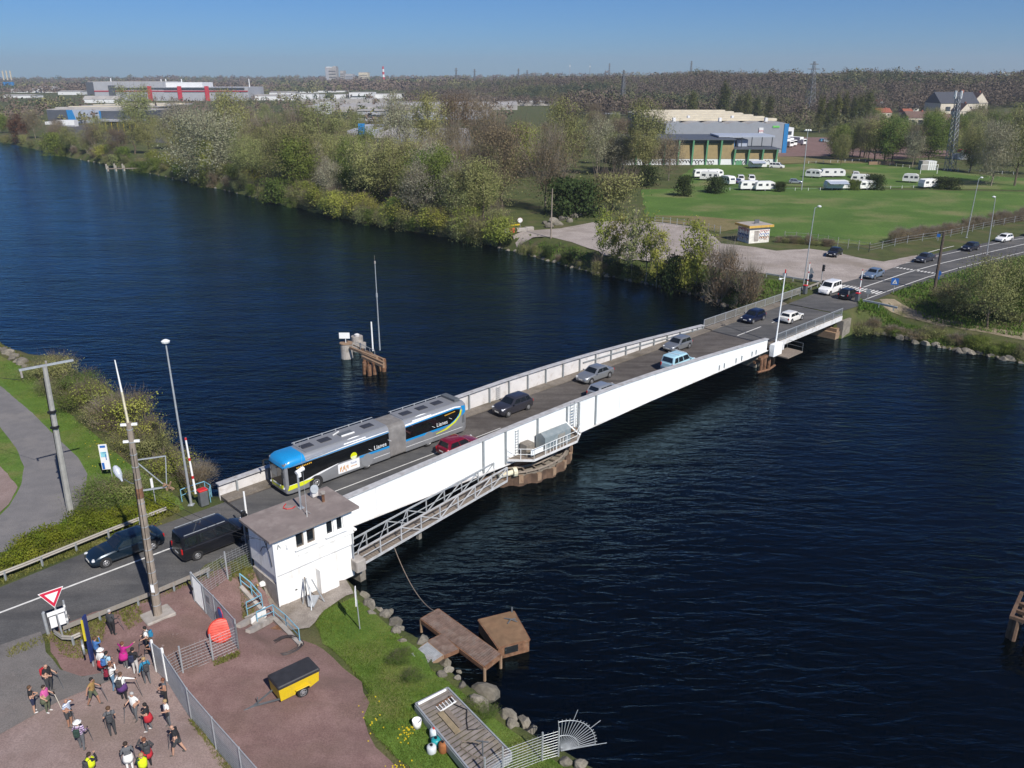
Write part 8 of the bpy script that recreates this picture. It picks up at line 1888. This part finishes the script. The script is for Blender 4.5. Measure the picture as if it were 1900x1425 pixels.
for px, yt, lab in [(1057, 114, 'thin pale radio mast on the ridge'), (1094, 119, 'dark radio mast on the ridge right of the pale one'), (1860, 132, 'short leaning mast on the right skyline')]:
 q = fpt(px, 150); hh = solve_h(q, yt); t = thing('radio_mast', lab, 'mast', q); g = MB().mat(M_PYL if 'dark' in lab else WG); g.cyl((0, 0, 0), (0, 0, hh), .7, .45, n=6); g.build('shaft', t); g = MB().mat(WW); g.box((0, 0, hh * .86), (2.2, 1.5, hh * .08)); g.build('antenna', t)
# skyline towers and chimney
for x0, x1, yb, yt, m, lab in [(605, 625, 152, 125, WGL, 'large grey silo tower on the skyline'), (632, 639, 152, 132, WGL, 'slim grey silo right of the large skyline tower'), (641, 655, 152, 138, WG, 'low pale block beside the slim skyline silo'), (666, 683, 152, 135, WCR, 'cream tower block left of the striped chimney'), (1712, 1760, 151, 138, WW, 'white modern building on the right skyline'), (1862, 1892, 152, 139, mat('far_teal', (.25, .50, .52)), 'pale teal hall on the far right skyline')]:
 b = Bld('tower_block', lab, 'building', x0, x1, yb, 40); h = b.h(yt); b.box('wall', m, 0, 1, 0, 40, 0, h); b.box('roof', WGL, .02, .98, 1, 39, h, h + 1.5)
 if yt == 125: b.box('upper_tower', WGL, .7, 1.0, 3, 30, h + 1.5, h * 1.08); b.box('shaft', WG, .02, .3, -2, 20, 0, h * .92); b.box('white_cap', WW, .1, .6, -.5, 20, h * .98, h + 2)
 for k in range(3): b.box('window_band', WDK, .05, .95, -.3, .1, h * (.3 + k * .2), h * (.36 + k * .2))
q = fpt(712, 153); hh = solve_h(q, 117); t = thing('chimney', 'red and white striped factory chimney on the skyline', 'chimney', q)
for k in range(6): g = MB().mat(WW if k % 2 == 0 else WR); g.cyl((0, 0, hh * k / 6), (0, 0, hh * (k + 1) / 6), 4.4 - k * .3, 4.1 - k * .3, n=12); g.build('band', t)
for i, (px, m) in enumerate(((11, WW), (18, WW), (25, WW))):
 q = fpt(px, 166); hh = solve_h(q, 131); t = thing('harbour_crane', ['left', 'middle', 'right'][i] + 'most of the pale and blue harbour cranes at the left edge', 'crane', q); g = MB().mat(WCR); g.box((0, 0, hh * .75), (2.2, 2.2, hh * .5)); g.build('jib', t); g = MB().mat(WB); g.box((0, 0, hh * .25), (5.5, 5, hh * .3)); g.build('house', t); g = MB().mat(WDK); g.box((-2.4, 0, hh * .05), (1, 4, hh * .1)); g.box((2.4, 0, hh * .05), (1, 4, hh * .1)); g.build('legs', t)
for x0, x1, yb, yt, lab in [(108, 150, 176, 170, 'pale shed right at the left end of the red-striped factory'), (470, 536, 186, 178, 'pale shed just right of the red-striped factory'), (500, 548, 178, 172, 'small pale shed behind the one right of the striped factory'), (2, 60, 182, 177, 'low pale shed at the left edge below the harbour cranes'), (20, 65, 172, 166, 'row of white sheds left of the red-striped factory'), (66, 102, 172, 163, 'white shed cluster nearest the red-striped factory')]: b = Bld('shed', lab, 'shed', x0, x1, yb, 30); h = b.h(yt); b.box('wall', WW, 0, 1, 0, 30, 0, h); b.gable('roof', WGL, 0, 1, 0, 30, h, h * 1.3)
# houses
RT = [mat('red_tiles', (.27, .085, .05), rough=.85, var=.2, scale=1.5), mat('slate', (.06, .065, .08), rough=.6, var=.2, scale=1.5), mat('brown_tiles', (.13, .08, .065), rough=.85, var=.2, scale=1.5)]
HWL = [mat('cream_render', (.62, .56, .46), rough=.85, var=.08), mat('pale_render', (.66, .65, .62), rough=.85, var=.08)]
def house(label, x0, x1, yb, yt, roof, wall=0, along='x', dep=9, rot=0.0, group=None, rf=.45, wins=3):
 b = Bld('house', label, 'house', x0, x1, yb, dep, rot, group); h = b.h(yt); hw_ = h * (1 - rf)
 b.box('wall', HWL[wall], 0, 1, 0, dep, 0, hw_ if along == 'x' else hw_); r_ = b.gable('roof', RT[roof], 0, 1, 0, dep, hw_, h, along, .35)
 if along == 'y': b.gable('gable_wall', HWL[wall], .02, .98, -.3, dep, hw_, h - .25, 'y', 0.1)
 b.box('chimney', RT[0], .7, .76, dep * .45, dep * .6, h * .9, h * 1.08, r_)
 for k in range(wins): w_ = b.box('window', WDK, .14 + k * .28, .27 + k * .28, -.5 if along == 'y' else -.06, .02, hw_ * .42, hw_ * .75)
for a in [('white gabled house left of the hillside group', 1624, 1644, 203, 186, 0, 1, 'y', 12), ('low red-roofed house below the white gabled one', 1628, 1654, 218, 201, 0, 0, 'x', 12), ('blue-slated house in the middle of the hillside', 1680, 1704, 208, 192, 1, 1, 'x', 12), ('low red-roofed house left of the dark brown roof', 1678, 1694, 217, 202, 0, 0, 'x', 10), ('blue-slated bungalow right of the middle hillside house', 1722, 1752, 212, 197, 1, 1, 'x', 12), ('house with a large dark brown roof on the hillside', 1684, 1728, 232, 207, 2, 0, 'x', 14), ('dark-roofed row house behind the lattice mast', 1728, 1768, 234, 212, 2, 0, 'x', 12), ('largest slate-roofed building with a cream gable on the hillside', 1742, 1812, 216, 171, 1, 0, 'x', 24, .0), ('cream gable wing at the right of the largest slate roof', 1800, 1829, 213, 172, 2, 0, 'y', 16), ('brown-roofed cream house below the gable wing', 1778, 1800, 224, 192, 2, 0, 'y', 12), ('red-tiled house right of the lattice mast', 1770, 1802, 245, 220, 0, 0, 'x', 12), ('brown-roofed house at the right edge of the hillside group', 1798, 1836, 224, 203, 2, 0, 'x', 12), ('low red-tiled cottage lowest on the hillside', 1776, 1808, 252, 232, 0, 1, 'x', 10), ('pale house half hidden in trees at the right edge', 1840, 1862, 240, 226, 2, 1, 'y', 10), ('cream villa among the trees above the slate roofs', 1730, 1752, 176, 164, 2, 0, 'x', 10), ('low pale villa row on the ridge at the right', 1824, 1868, 166, 152, 2, 0, 'x', 12), ('small white house on the skyline right of the big pylon', 1517, 1528, 150, 141, 0, 1, 'y', 10), ('red-roofed house on the skyline beside the small white one', 1528, 1541, 150, 140, 0, 1, 'x', 10)]: house(*a)
gV = 'houses of the hilltop village on the skyline'
rv = random.Random(8)
for i in range(44):
 px = 668 + rv.random() * 235 if i < 34 else 955 + rv.random() * 105; yb = 166 - 8 * rv.random() - (px - 668) * .012; w_ = rv.uniform(6, 12); rf_k = rv.choice([0, 0, 0, 1, 2]); wl_k = rv.choice([0, 1])
 house(('red-tiled' if rf_k == 0 else 'slate-roofed' if rf_k == 1 else 'brown-roofed') + ' house of the hilltop village on the skyline', px, px + w_, yb, yb - rv.uniform(5, 8), rf_k, wl_k, rv.choice('xxy'), 9, 0, gV, .45, 1)
# ================================================================ the walkers on the forecourt
SKIN = mat('skin', (.46, .27, .19), rough=.6, var=.08, scale=6)
SKIN2 = mat('tanned_skin', (.36, .19, .125), rough=.6, var=.08, scale=6)
def cloth(n, c): return mat('cloth_' + n, c, rough=.9, var=.14, scale=7, bump=.006)
CL = {k: cloth(k, c) for k, c in dict(black=(.016, .016, .019), white=(.72, .71, .69), navy=(.018, .024, .06), grey=(.11, .115, .125), dgrey=(.045, .047, .052), blue=(.045, .14, .36), lblue=(.30, .46, .58), magenta=(.42, .015, .20), red=(.42, .018, .03), dred=(.20, .01, .03), purple=(.085, .03, .14), tan=(.32, .20, .07), green=(.10, .115, .07), dgreen=(.02, .045, .035), jeans=(.11, .20, .30), neon=(.62, .72, .01), pink=(.55, .10, .30), teal=(.02, .19, .34), cream=(.55, .50, .42)).items()}
def striped(n, a, b_, s):
 m = bpy.data.materials.new(n); m.use_nodes = True; nt = m.node_tree; b = nt.nodes['Principled BSDF']; tc = nt.nodes.new('ShaderNodeTexCoord'); w = nt.nodes.new('ShaderNodeTexWave'); w.bands_direction = 'Z'; w.inputs['Scale'].default_value = s
 nt.links.new(tc.outputs['Object'], w.inputs['Vector']); r = nt.nodes.new('ShaderNodeValToRGB'); r.color_ramp.interpolation = 'CONSTANT'; r.color_ramp.elements[0].color = (*a, 1); r.color_ramp.elements[1].position = .5; r.color_ramp.elements[1].color = (*b_, 1)
 nt.links.new(w.outputs['Color'], r.inputs['Fac']); nt.links.new(r.outputs['Color'], b.inputs['Base Color']); b.inputs['Roughness'].default_value = .9; return m
CL['bstripe'] = striped('blue_striped_cloth', (.70, .72, .74), (.08, .16, .34), 4.0); CL['pstripe'] = striped('purple_striped_cloth', (.10, .02, .15), (.52, .45, .55), 3.2)
HAIR = {k: mat('hair_' + k, c, rough=.8, var=.25, scale=20) for k, c in dict(dark=(.03, .018, .012), brown=(.085, .045, .022), blond=(.33, .22, .10), grey=(.38, .37, .36), auburn=(.14, .05, .025), black=(.012, .01, .009)).items()}
SHOE = mat('shoe', (.07, .065, .06), rough=.7, var=.2); SHOEW = mat('white_shoe', (.55, .53, .52), rough=.7)
def person(label, px, py, head, shirt, pants, hair='dark', arms=('pole', 'down'), legs='stand', sleeves='short', shorts=False, h=1.68, hat=None, pack=None, waist=None, wide=1.0, skin=SKIN, shoe=SHOE, poles=(), look=0.0, vest=None, bag=None, desc=''):
 p = GT(px, py, .045); t = thing('person', label, 'person', p, head, 'walkers on the forecourt'); s = h / 1.70
 V, E_, Rr, reg = [], [], [], []
 def jv(x, y, z, r, g): V.append((x * s, y * s, z * s)); Rr.append(r * s); reg.append(g); return len(V) - 1
 def link(a, b_): E_.append((a, b_))
 lean = .03 if legs == 'step' else 0
 pel = jv(0, 0, .96, .145 * wide, 'pants'); wa = jv(.01 + lean, 0, 1.12, .135 * wide, 'shirt'); ch = jv(.015 + lean * 2, 0, 1.29, .150 * wide, 'shirt'); nb = jv(.0 + lean * 2.4, 0, 1.44, .075, 'shirt'); nk = jv(.015 + lean * 2.6, 0, 1.49, .055, 'skin')
 hx, hy = .03 + lean * 3, 0; h1_ = jv(hx + .02, hy, 1.555, .078, 'skin'); h2_ = jv(hx + .005, hy, 1.62, .096, 'skin'); h3_ = jv(hx - .01, hy, 1.672, .062, 'skin')
 for a, b_ in ((pel, wa), (wa, ch), (ch, nb), (nb, nk), (nk, h1_), (h1_, h2_), (h2_, h3_)): link(a, b_)
 hands = {}
 for sd, pose in ((1, arms[0]), (-1, arms[1])):
  el, wr = {'down': ((-.02, .27, 1.13), (.05, .29, .89)), 'pole': ((-.03, .27, 1.15), (.22, .28, 1.06)), 'hold': ((.0, .26, 1.15), (.22, .10, 1.12)), 'raise': ((.18, .30, 1.40), (.20, .13, 1.60)), 'point': ((.16, .36, 1.46), (.34, .46, 1.60)), 'out': ((.05, .42, 1.36), (.14, .62, 1.28)), 'camera': ((.14, .24, 1.24), (.24, .07, 1.38)), 'back': ((-.16, .26, 1.17), (-.12, .12, 1.02)), 'hip': ((-.06, .36, 1.17), (.08, .20, 1.02))}[pose]
  sh = jv(lean * 2, sd * .175 * (.8 + .2 * wide), 1.395, .068, 'shirt'); e = jv(el[0] + lean, sd * el[1], el[2], .047, 'elbow'); w = jv(wr[0] + lean, sd * wr[1], wr[2], .031, 'fore'); d = (Vector(wr) - Vector(el)).normalized(); hd = jv(wr[0] + lean + d.x * .075, sd * (wr[1] + d.y * .075), wr[2] + d.z * .075, .036, 'hand')
  link(ch, sh); link(sh, e); link(e, w); link(w, hd); hands[sd] = (Vector(V[hd]), Vector((d.x, sd * d.y, d.z)))
 st = {'stand': ((.0, .0), (.0, .0)), 'step': ((.26, .10), (-.26, -.10)), 'shift': ((.10, .05), (-.06, 0))}[legs]
 ft = []
 for i, sd in enumerate((1, -1)):
  fx = st[i][0]; hp = jv(0, sd * .095 * wide, .90, .105 * wide, 'pants'); kn = jv(fx * .55 + (.04 if fx else .01), sd * .105, .50, .068 * (1.1 if wide > 1.05 else 1), 'knee'); an = jv(fx - .02, sd * .105, .10, .043, 'shin'); he = jv(fx - .03, sd * .11, .045, .042, 'shoe'); to = jv(fx + .15, sd * .13, .038, .038, 'shoe')
  link(pel, hp); link(hp, kn); link(kn, an); link(an, he); link(he, to)
 me = bpy.data.meshes.new('body_cage'); me.from_pydata(V, E_, []); o = bpy.data.objects.new('body_cage', me); COL.objects.link(o)
 o.modifiers.new('skin', 'SKIN'); sk = me.skin_vertices[0].data
 for i, r in enumerate(Rr): sk[i].radius = (r, r * (1.0 if reg[i] in ('skin', 'hand', 'fore', 'knee', 'shin', 'elbow', 'shoe') else 1.12)); sk[i].use_root = (i == 0)
 ss = o.modifiers.new('sub', 'SUBSURF'); ss.levels = 1; ss.render_levels = 1
 dg = bpy.context.evaluated_depsgraph_get(); bm_ = bpy.data.meshes.new_from_object(o.evaluated_get(dg)); bpy.data.objects.remove(o)
 # clothing regions by the nearest bone
 M_ = [skin, CL[shirt] if shirt in CL else shirt, CL[pants] if pants in CL else pants, shoe, M_BLACK]
 segs_ = [(np.array(V[a]), np.array(V[b_]), reg[a], reg[b_]) for a, b_ in E_]; nm_ = []
 C = np.array([q.center[:] for q in bm_.polygons]); best = np.full(len(C), 9.0); mi = np.zeros(len(C), int); fore = 0 if sleeves != 'long' else 1
 mp = {'skin': 0, 'shirt': 1, 'pants': 2, 'shoe': 3, 'hand': 0, 'fore': fore, 'elbow': fore if sleeves != 'none' else 0, 'knee': 2 if not shorts else 0, 'shin': 2 if not shorts else 0}
 for a, b_, ra, rb in segs_:
  d = b_ - a; tt = np.clip(((C - a) @ d) / (d @ d), 0, 1); ds = np.linalg.norm(C - a - tt[:, None] * d, axis=1); k = ds < best; best[k] = ds[k]
  cut = .55
  if rb == 'elbow': ma, mb_, cut = (1 if sleeves != 'none' else 0), mp['elbow'], .62
  elif rb == 'knee': ma, mb_, cut = 2, mp['knee'], .82
  elif rb == 'hand': ma, mb_, cut = mp['fore'], 0, .4
  elif rb == 'hip' or (ra == 'pants' and rb == 'shirt'): ma, mb_, cut = 2, 1, .25
  else: ma, mb_ = mp[ra], mp[rb]
  if ra == 'shin': ma, mb_ = mp['shin'], 3; cut = .5
  mi[k] = np.where(tt[k] < cut, ma, mb_)
 g = MB()
 for m_ in M_: g.mat(m_)
 g.v = [tuple(v.co) for v in bm_.vertices]; g.f = [tuple(q.vertices) for q in bm_.polygons]; g.mi = list(mi); bpy.data.meshes.remove(bm_)
 # face and fingers grown from the same body
 g.mat(skin); hc = Vector((hx * s, hy, 1.61 * s)); g.lathe([(.018 * s, 0), (.012 * s, .03 * s), (.004 * s, .05 * s)], hc + Vector((.092 * s, 0, -.04 * s)), 6, Matrix.Rotation(.5, 4, 'Y'))
 for sd in (1, -1): g.cyl(hc + Vector((-.01, sd * .088 * s, -.04 * s)), hc + Vector((-.015, sd * .112 * s, -.02 * s)), .026 * s, .02 * s, n=6)
 for sd, (hp_, dr) in hands.items():
  sdv = dr.cross(Vector((0, 0, 1))); sdv = sdv.normalized() if sdv.length > .1 else Vector((1, 0, 0)); nr = sdv.cross(dr)
  for k, l_ in enumerate((.072, .082, .078, .062)):
   a = hp_ + sdv * (k - 1.5) * .019 * s; g.tube([a, a + dr * l_ * .5 * s - nr * .008 * s, a + dr * l_ * .8 * s - nr * .034 * s], [.0095 * s, .009 * s, .007 * s], 5)
  a = hp_ - dr * .02 * s + sdv * .03 * s; g.tube([a, a + sdv * .03 * s + dr * .03 * s, a + sdv * .028 * s + dr * .055 * s], [.011 * s, .010 * s, .008 * s], 5)
 g.mat(M_BLACK)
 for sd in (1, -1): g.cyl(hc + Vector((.085 * s, sd * .034 * s, .0)), hc + Vector((.096 * s, sd * .034 * s, .0)), .011 * s, n=6)
 g.build('body', t, True)
 if hair:
  g = MB().mat(HAIR[hair]); hh = hc + Vector((-.012 * s, 0, .025 * s)); P = []; nu, nv_ = 12, 6
  rows = []
  for j in range(nv_ + 1):
   th_ = math.pi * .62 * j / nv_; rows.append([hh + Vector(((.112 * math.sin(th_) * math.cos(a) * (1.0 if math.cos(a) < .3 or j < 4 else .80) - .004) * s, .108 * math.sin(th_) * math.sin(a) * s, (.112 * math.cos(th_) + (.03 if (j >= 4 and math.cos(a) > .3) else 0)) * s)) for a in np.linspace(0, 2 * math.pi, nu + 1)[:-1]])
  loft(g, rows); g.build('hair', t, True)
 if hat:
  g = MB().mat(CL[hat]); g.lathe([(.20 * s, 0), (.19 * s, .015), (.118 * s, .02), (.11 * s, .10 * s), (.05 * s, .13 * s)], hc + Vector((-.01, 0, .035 * s)), 14); g.build('hat', t, True)
 if pack:
  g = MB().mat(CL[pack]); g.bbox((-.235 * s, 0, 1.22 * s), (.17 * s, .29 * s, .42 * s), .05); g.bbox((-.33 * s, 0, 1.13 * s), (.06 * s, .20 * s, .2 * s), .03); g.build('backpack', t)
  g = MB().mat(CL['black'])
  for sd in (1, -1): g.tube([(-.16 * s, sd * .10 * s, 1.40 * s), (.0, sd * .11 * s, 1.475 * s), (.165 * s, sd * .11 * s, 1.34 * s), (.15 * s, sd * .14 * s, 1.15 * s), (-.12 * s, sd * .15 * s, 1.08 * s)], .018, 5)
  g.build('strap', t)
 if vest:
  g = MB().mat(CL[vest]); g.lathe([(.20 * wide * s, .98 * s), (.205 * wide * s, 1.12 * s), (.215 * wide * s, 1.28 * s), (.19 * s, 1.39 * s), (.10 * s, 1.46 * s)], n=16); g.build('vest', t, True)
 if waist:
  g = MB().mat(CL[waist]); rows = []
  for j, (r, z) in enumerate(((.175, 1.06), (.205, 1.0), (.235, .86), (.26, .70))): rows.append([Vector((r * wide * s * math.cos(a) * (1 if math.cos(a) < .2 else .72) + (0 if j < 2 else -.02), r * wide * s * math.sin(a), (z + (.10 if (j == 3 and math.cos(a) > .5) else 0) + .02 * math.sin(5 * a) * (j > 1)) * s)) for a in np.linspace(0, 2 * math.pi, 17)[:-1]])
  loft(g, rows); g.build('tied_jacket', t, True)
 if bag:
  g = MB().mat(CL[bag]); g.bbox((.10 * s, .25 * s, 1.0 * s), (.16, .12, .2), .03); g.build('shoulder_bag', t)
 for sd, what in poles:                             # the sticks are things of their own, held in the hand
  hp_, dr = hands[sd]; Mx = Matrix.Translation(p) @ Matrix.Rotation(head, 4, 'Z'); top = Mx @ (hp_ + Vector((0, 0, .07))); tip = Mx @ Vector((hp_.x + .22, hp_.y * 1.1, 0)); tip.z = h1(tip.x, tip.y) + .05
  q = tip; r_ = .016 if what != 'stick' else .022; tw = thing('walking_pole', 'thin walking pole held by the ' + desc if len(poles) == 1 else 'thin walking pole in the %s hand of the %s' % ('left' if sd > 0 else 'right', desc), 'walking pole', q, 0, 'walking poles')
  if what == 'stick': tw['label'] = 'pale wooden stick held by the ' + desc
  g = MB().mat(M_DARKG if what != 'stick' else CL['cream']); g.cyl((0, 0, 0), top - q, r_ * .7, r_, n=6); g.build('shaft', tw); g = MB().mat(M_BLACK); k = (top - q).normalized(); g.cyl(top - q - k * .13, top - q + k * .02, r_ * 1.7, n=6); g.build('grip', tw)
 return t
D = rad
person('grey-haired person in black with white shoulders, alone near the guard rail', 211, 1179, D(75), 'dgrey', 'black', 'grey', ('down', 'pole'), sleeves='long', vest=None, pack=None, poles=((-1, 'p'),), wide=1.12, desc='grey-haired person near the guard rail')
person('woman in a white shirt with a blue backpack beside the fence corner', 277, 1211, D(195), 'white', 'black', 'black', ('pole', 'hold'), pack='teal', poles=((1, 'p'),), desc='white-shirted woman at the fence corner')
person('person in a white and blue top leaning beside the solid gate leaf', 287, 1232, D(205), 'lblue', 'black', 'brown', ('hold', 'pole'), poles=((-1, 'p'),), skin=SKIN2, desc='person leaning by the gate leaf')
person('man in a royal blue jacket raising one hand beside the blue board', 184, 1231, D(50), 'blue', 'navy', 'brown', ('down', 'raise'), sleeves='long', desc='man in the royal blue jacket')
person('woman in a white sun hat with a red jacket round her waist', 195, 1254, D(80), 'white', 'grey', 'blond', ('down', 'hold'), sleeves='long', hat='white', waist='red', shoe=SHOEW, wide=1.1, desc='woman in the white sun hat')
person('woman in pale blue with a blue rucksack in the tight group', 206, 1259, D(60), 'lblue', 'black', 'black', ('hold', 'down'), pack='blue', desc='woman in pale blue')
person('woman in white sleeves and jeans with a dark red rucksack', 213, 1281, D(40), 'white', 'jeans', 'auburn', ('hold', 'raise'), sleeves='long', pack='dred', legs='shift', desc='woman in jeans with the dark red rucksack')
person('woman in a magenta jacket pointing with her raised arm', 235, 1241, D(60), 'magenta', 'grey', 'auburn', ('out', 'point'), sleeves='long', waist='magenta', wide=1.12, shoe=SHOEW, desc='woman in the magenta jacket')
person('person in black with a navy rucksack right of the magenta jacket', 254, 1252, D(85), 'black', 'black', 'black', ('hold', 'pole'), pack='navy', sleeves='long', poles=((-1, 'p'),), shoe=SHOEW, desc='person with the navy rucksack')
person('blond person in a bright blue top and grey trousers with a rucksack', 275, 1270, D(130), 'teal', 'grey', 'blond', ('down', 'hold'), sleeves='long', pack='dgrey', legs='shift', desc='blond person in the bright blue top')
person('woman in white with a black rucksack and purple jacket round her waist', 232, 1299, D(85), 'white', 'black', 'brown', ('hip', 'out'), sleeves='long', pack='dgrey', waist='purple', wide=1.1, poles=((-1, 'p'),), desc='woman with the purple jacket at her waist')
person('bald man in a black shirt standing behind the two women on the left', 95, 1285, D(-15), 'black', 'dgrey', None, ('pole', 'hold'), wide=1.15, h=1.76, poles=((1, 'p'),), pack='red', desc='bald man behind the two women')
person('brown-haired woman in a black top and navy skirt at the far left', 65, 1323, D(40), 'black', 'navy', 'brown', ('hold', 'hold'), shorts=True, shoe=SHOEW, wide=1.05, h=1.62, desc='woman at the far left')
person('woman in a pink top and grey shorts holding a pale stick', 91, 1322, D(-10), 'pink', 'green', 'dark', ('pole', 'pole'), waist='green', wide=1.1, h=1.62, shoe=SHOEW, poles=((1, 'stick'),), desc='woman in the pink top')
person('woman in a tan top and khaki shorts striding to the right', 176, 1309, D(-5), 'tan', 'green', 'black', ('pole', 'out'), shorts=True, legs='step', poles=((1, 'p'),), skin=SKIN2, desc='striding woman in the tan top')
person('bald man in a blue and white striped shirt', 132, 1349, D(-10), 'bstripe', 'dgrey', None, ('raise', 'hold'), wide=1.1, shorts=True, poles=((-1, 'p'),), skin=SKIN2, desc='bald man in the striped shirt')
person('person in a white hat and purple striped top with a green rucksack', 154, 1392, D(95), 'pstripe', 'grey', None, ('pole', 'pole'), hat='white', pack='dgreen', wide=1.1, legs='shift', poles=((1, 'p'), (-1, 'p')), sleeves='long', desc='person in the white hat')
person('man all in grey with a small dark rucksack, standing in the open', 211, 1366, D(115), 'grey', 'dgrey', 'brown', ('pole', 'hold'), pack='dgrey', poles=((1, 'p'),), h=1.74, desc='man all in grey')
person('man in a white T-shirt and pale cap facing the camera', 254, 1336, D(-110), 'white', 'grey', 'grey', ('hip', 'pole'), wide=1.12, poles=((-1, 'p'),), legs='shift', desc='man in the white T-shirt')
person('dark-haired woman in black with a crimson jacket as a skirt', 278, 1357, D(185), 'black', 'grey', 'black', ('hold', 'pole'), waist='red', poles=((-1, 'p'),), shoe=SHOEW, legs='shift', desc='woman with the crimson jacket as a skirt')
person('person in a sleeveless grey top with a black bag beside the fence', 311, 1309, D(200), 'grey', 'black', 'auburn', ('hold', 'hold'), sleeves='none', bag='black', skin=SKIN2, desc='person in the sleeveless grey top')
person('blond person in a white T-shirt with a camera on a strap', 315, 1350, D(225), 'white', 'grey', 'blond', ('hold', 'down'), bag='black', waist=None, desc='blond person with the camera')
person('bald man in a black T-shirt and dark shorts mid-stride at the right', 333, 1400, D(190), 'black', 'dgrey', None, ('hip', 'pole'), shorts=True, legs='step', wide=1.2, h=1.75, poles=((-1, 'p'),), desc='bald man mid-stride')
person('person in grey with a white jacket tied round the waist at the bottom', 243, 1432, D(120), 'grey', 'white', 'dark', ('pole', 'pole'), sleeves='long', waist='white', poles=((1, 'p'), (-1, 'p')), desc='person with the white tied jacket')
person('curly-haired woman in dark grey with a red jacket and rucksack', 277, 1424, D(130), 'dgrey', 'black', 'auburn', ('raise', 'hip'), sleeves='long', waist='red', pack='dgrey', wide=1.1, desc='curly-haired woman with the red jacket')
person('dark-haired person in a yellow vest with a stick at the bottom edge', 176, 1452, D(60), 'black', 'dgrey', 'dark', ('hold', 'raise'), vest='neon', sleeves='long', pack='dgrey', desc='person in the yellow vest')
person('blond person in a bright yellow vest raising a camera at the bottom edge', 272, 1453, D(140), 'dgreen', 'black', 'blond', ('camera', 'camera'), vest='neon', sleeves='long', desc='blond person in the yellow vest')
# ---------------------------------------------------------------- air
hm = bpy.data.materials.new('haze'); hm.use_nodes = True; nt = hm.node_tree; nt.nodes.remove(nt.nodes['Principled BSDF'])
pvn = nt.nodes.new('ShaderNodeVolumePrincipled'); pvn.inputs['Color'].default_value = (.86, .92, 1, 1); pvn.inputs['Density'].default_value = .00015; pvn.inputs['Anisotropy'].default_value = .2
nt.links.new(pvn.outputs['Volume'], nt.nodes['Material Output'].inputs['Volume'])
g = MB().mat(hm); g.box((0, 2545, 55), (12200, 5110, 140)); hz_o = g.build('haze'); hz_o['kind'] = 'stuff'
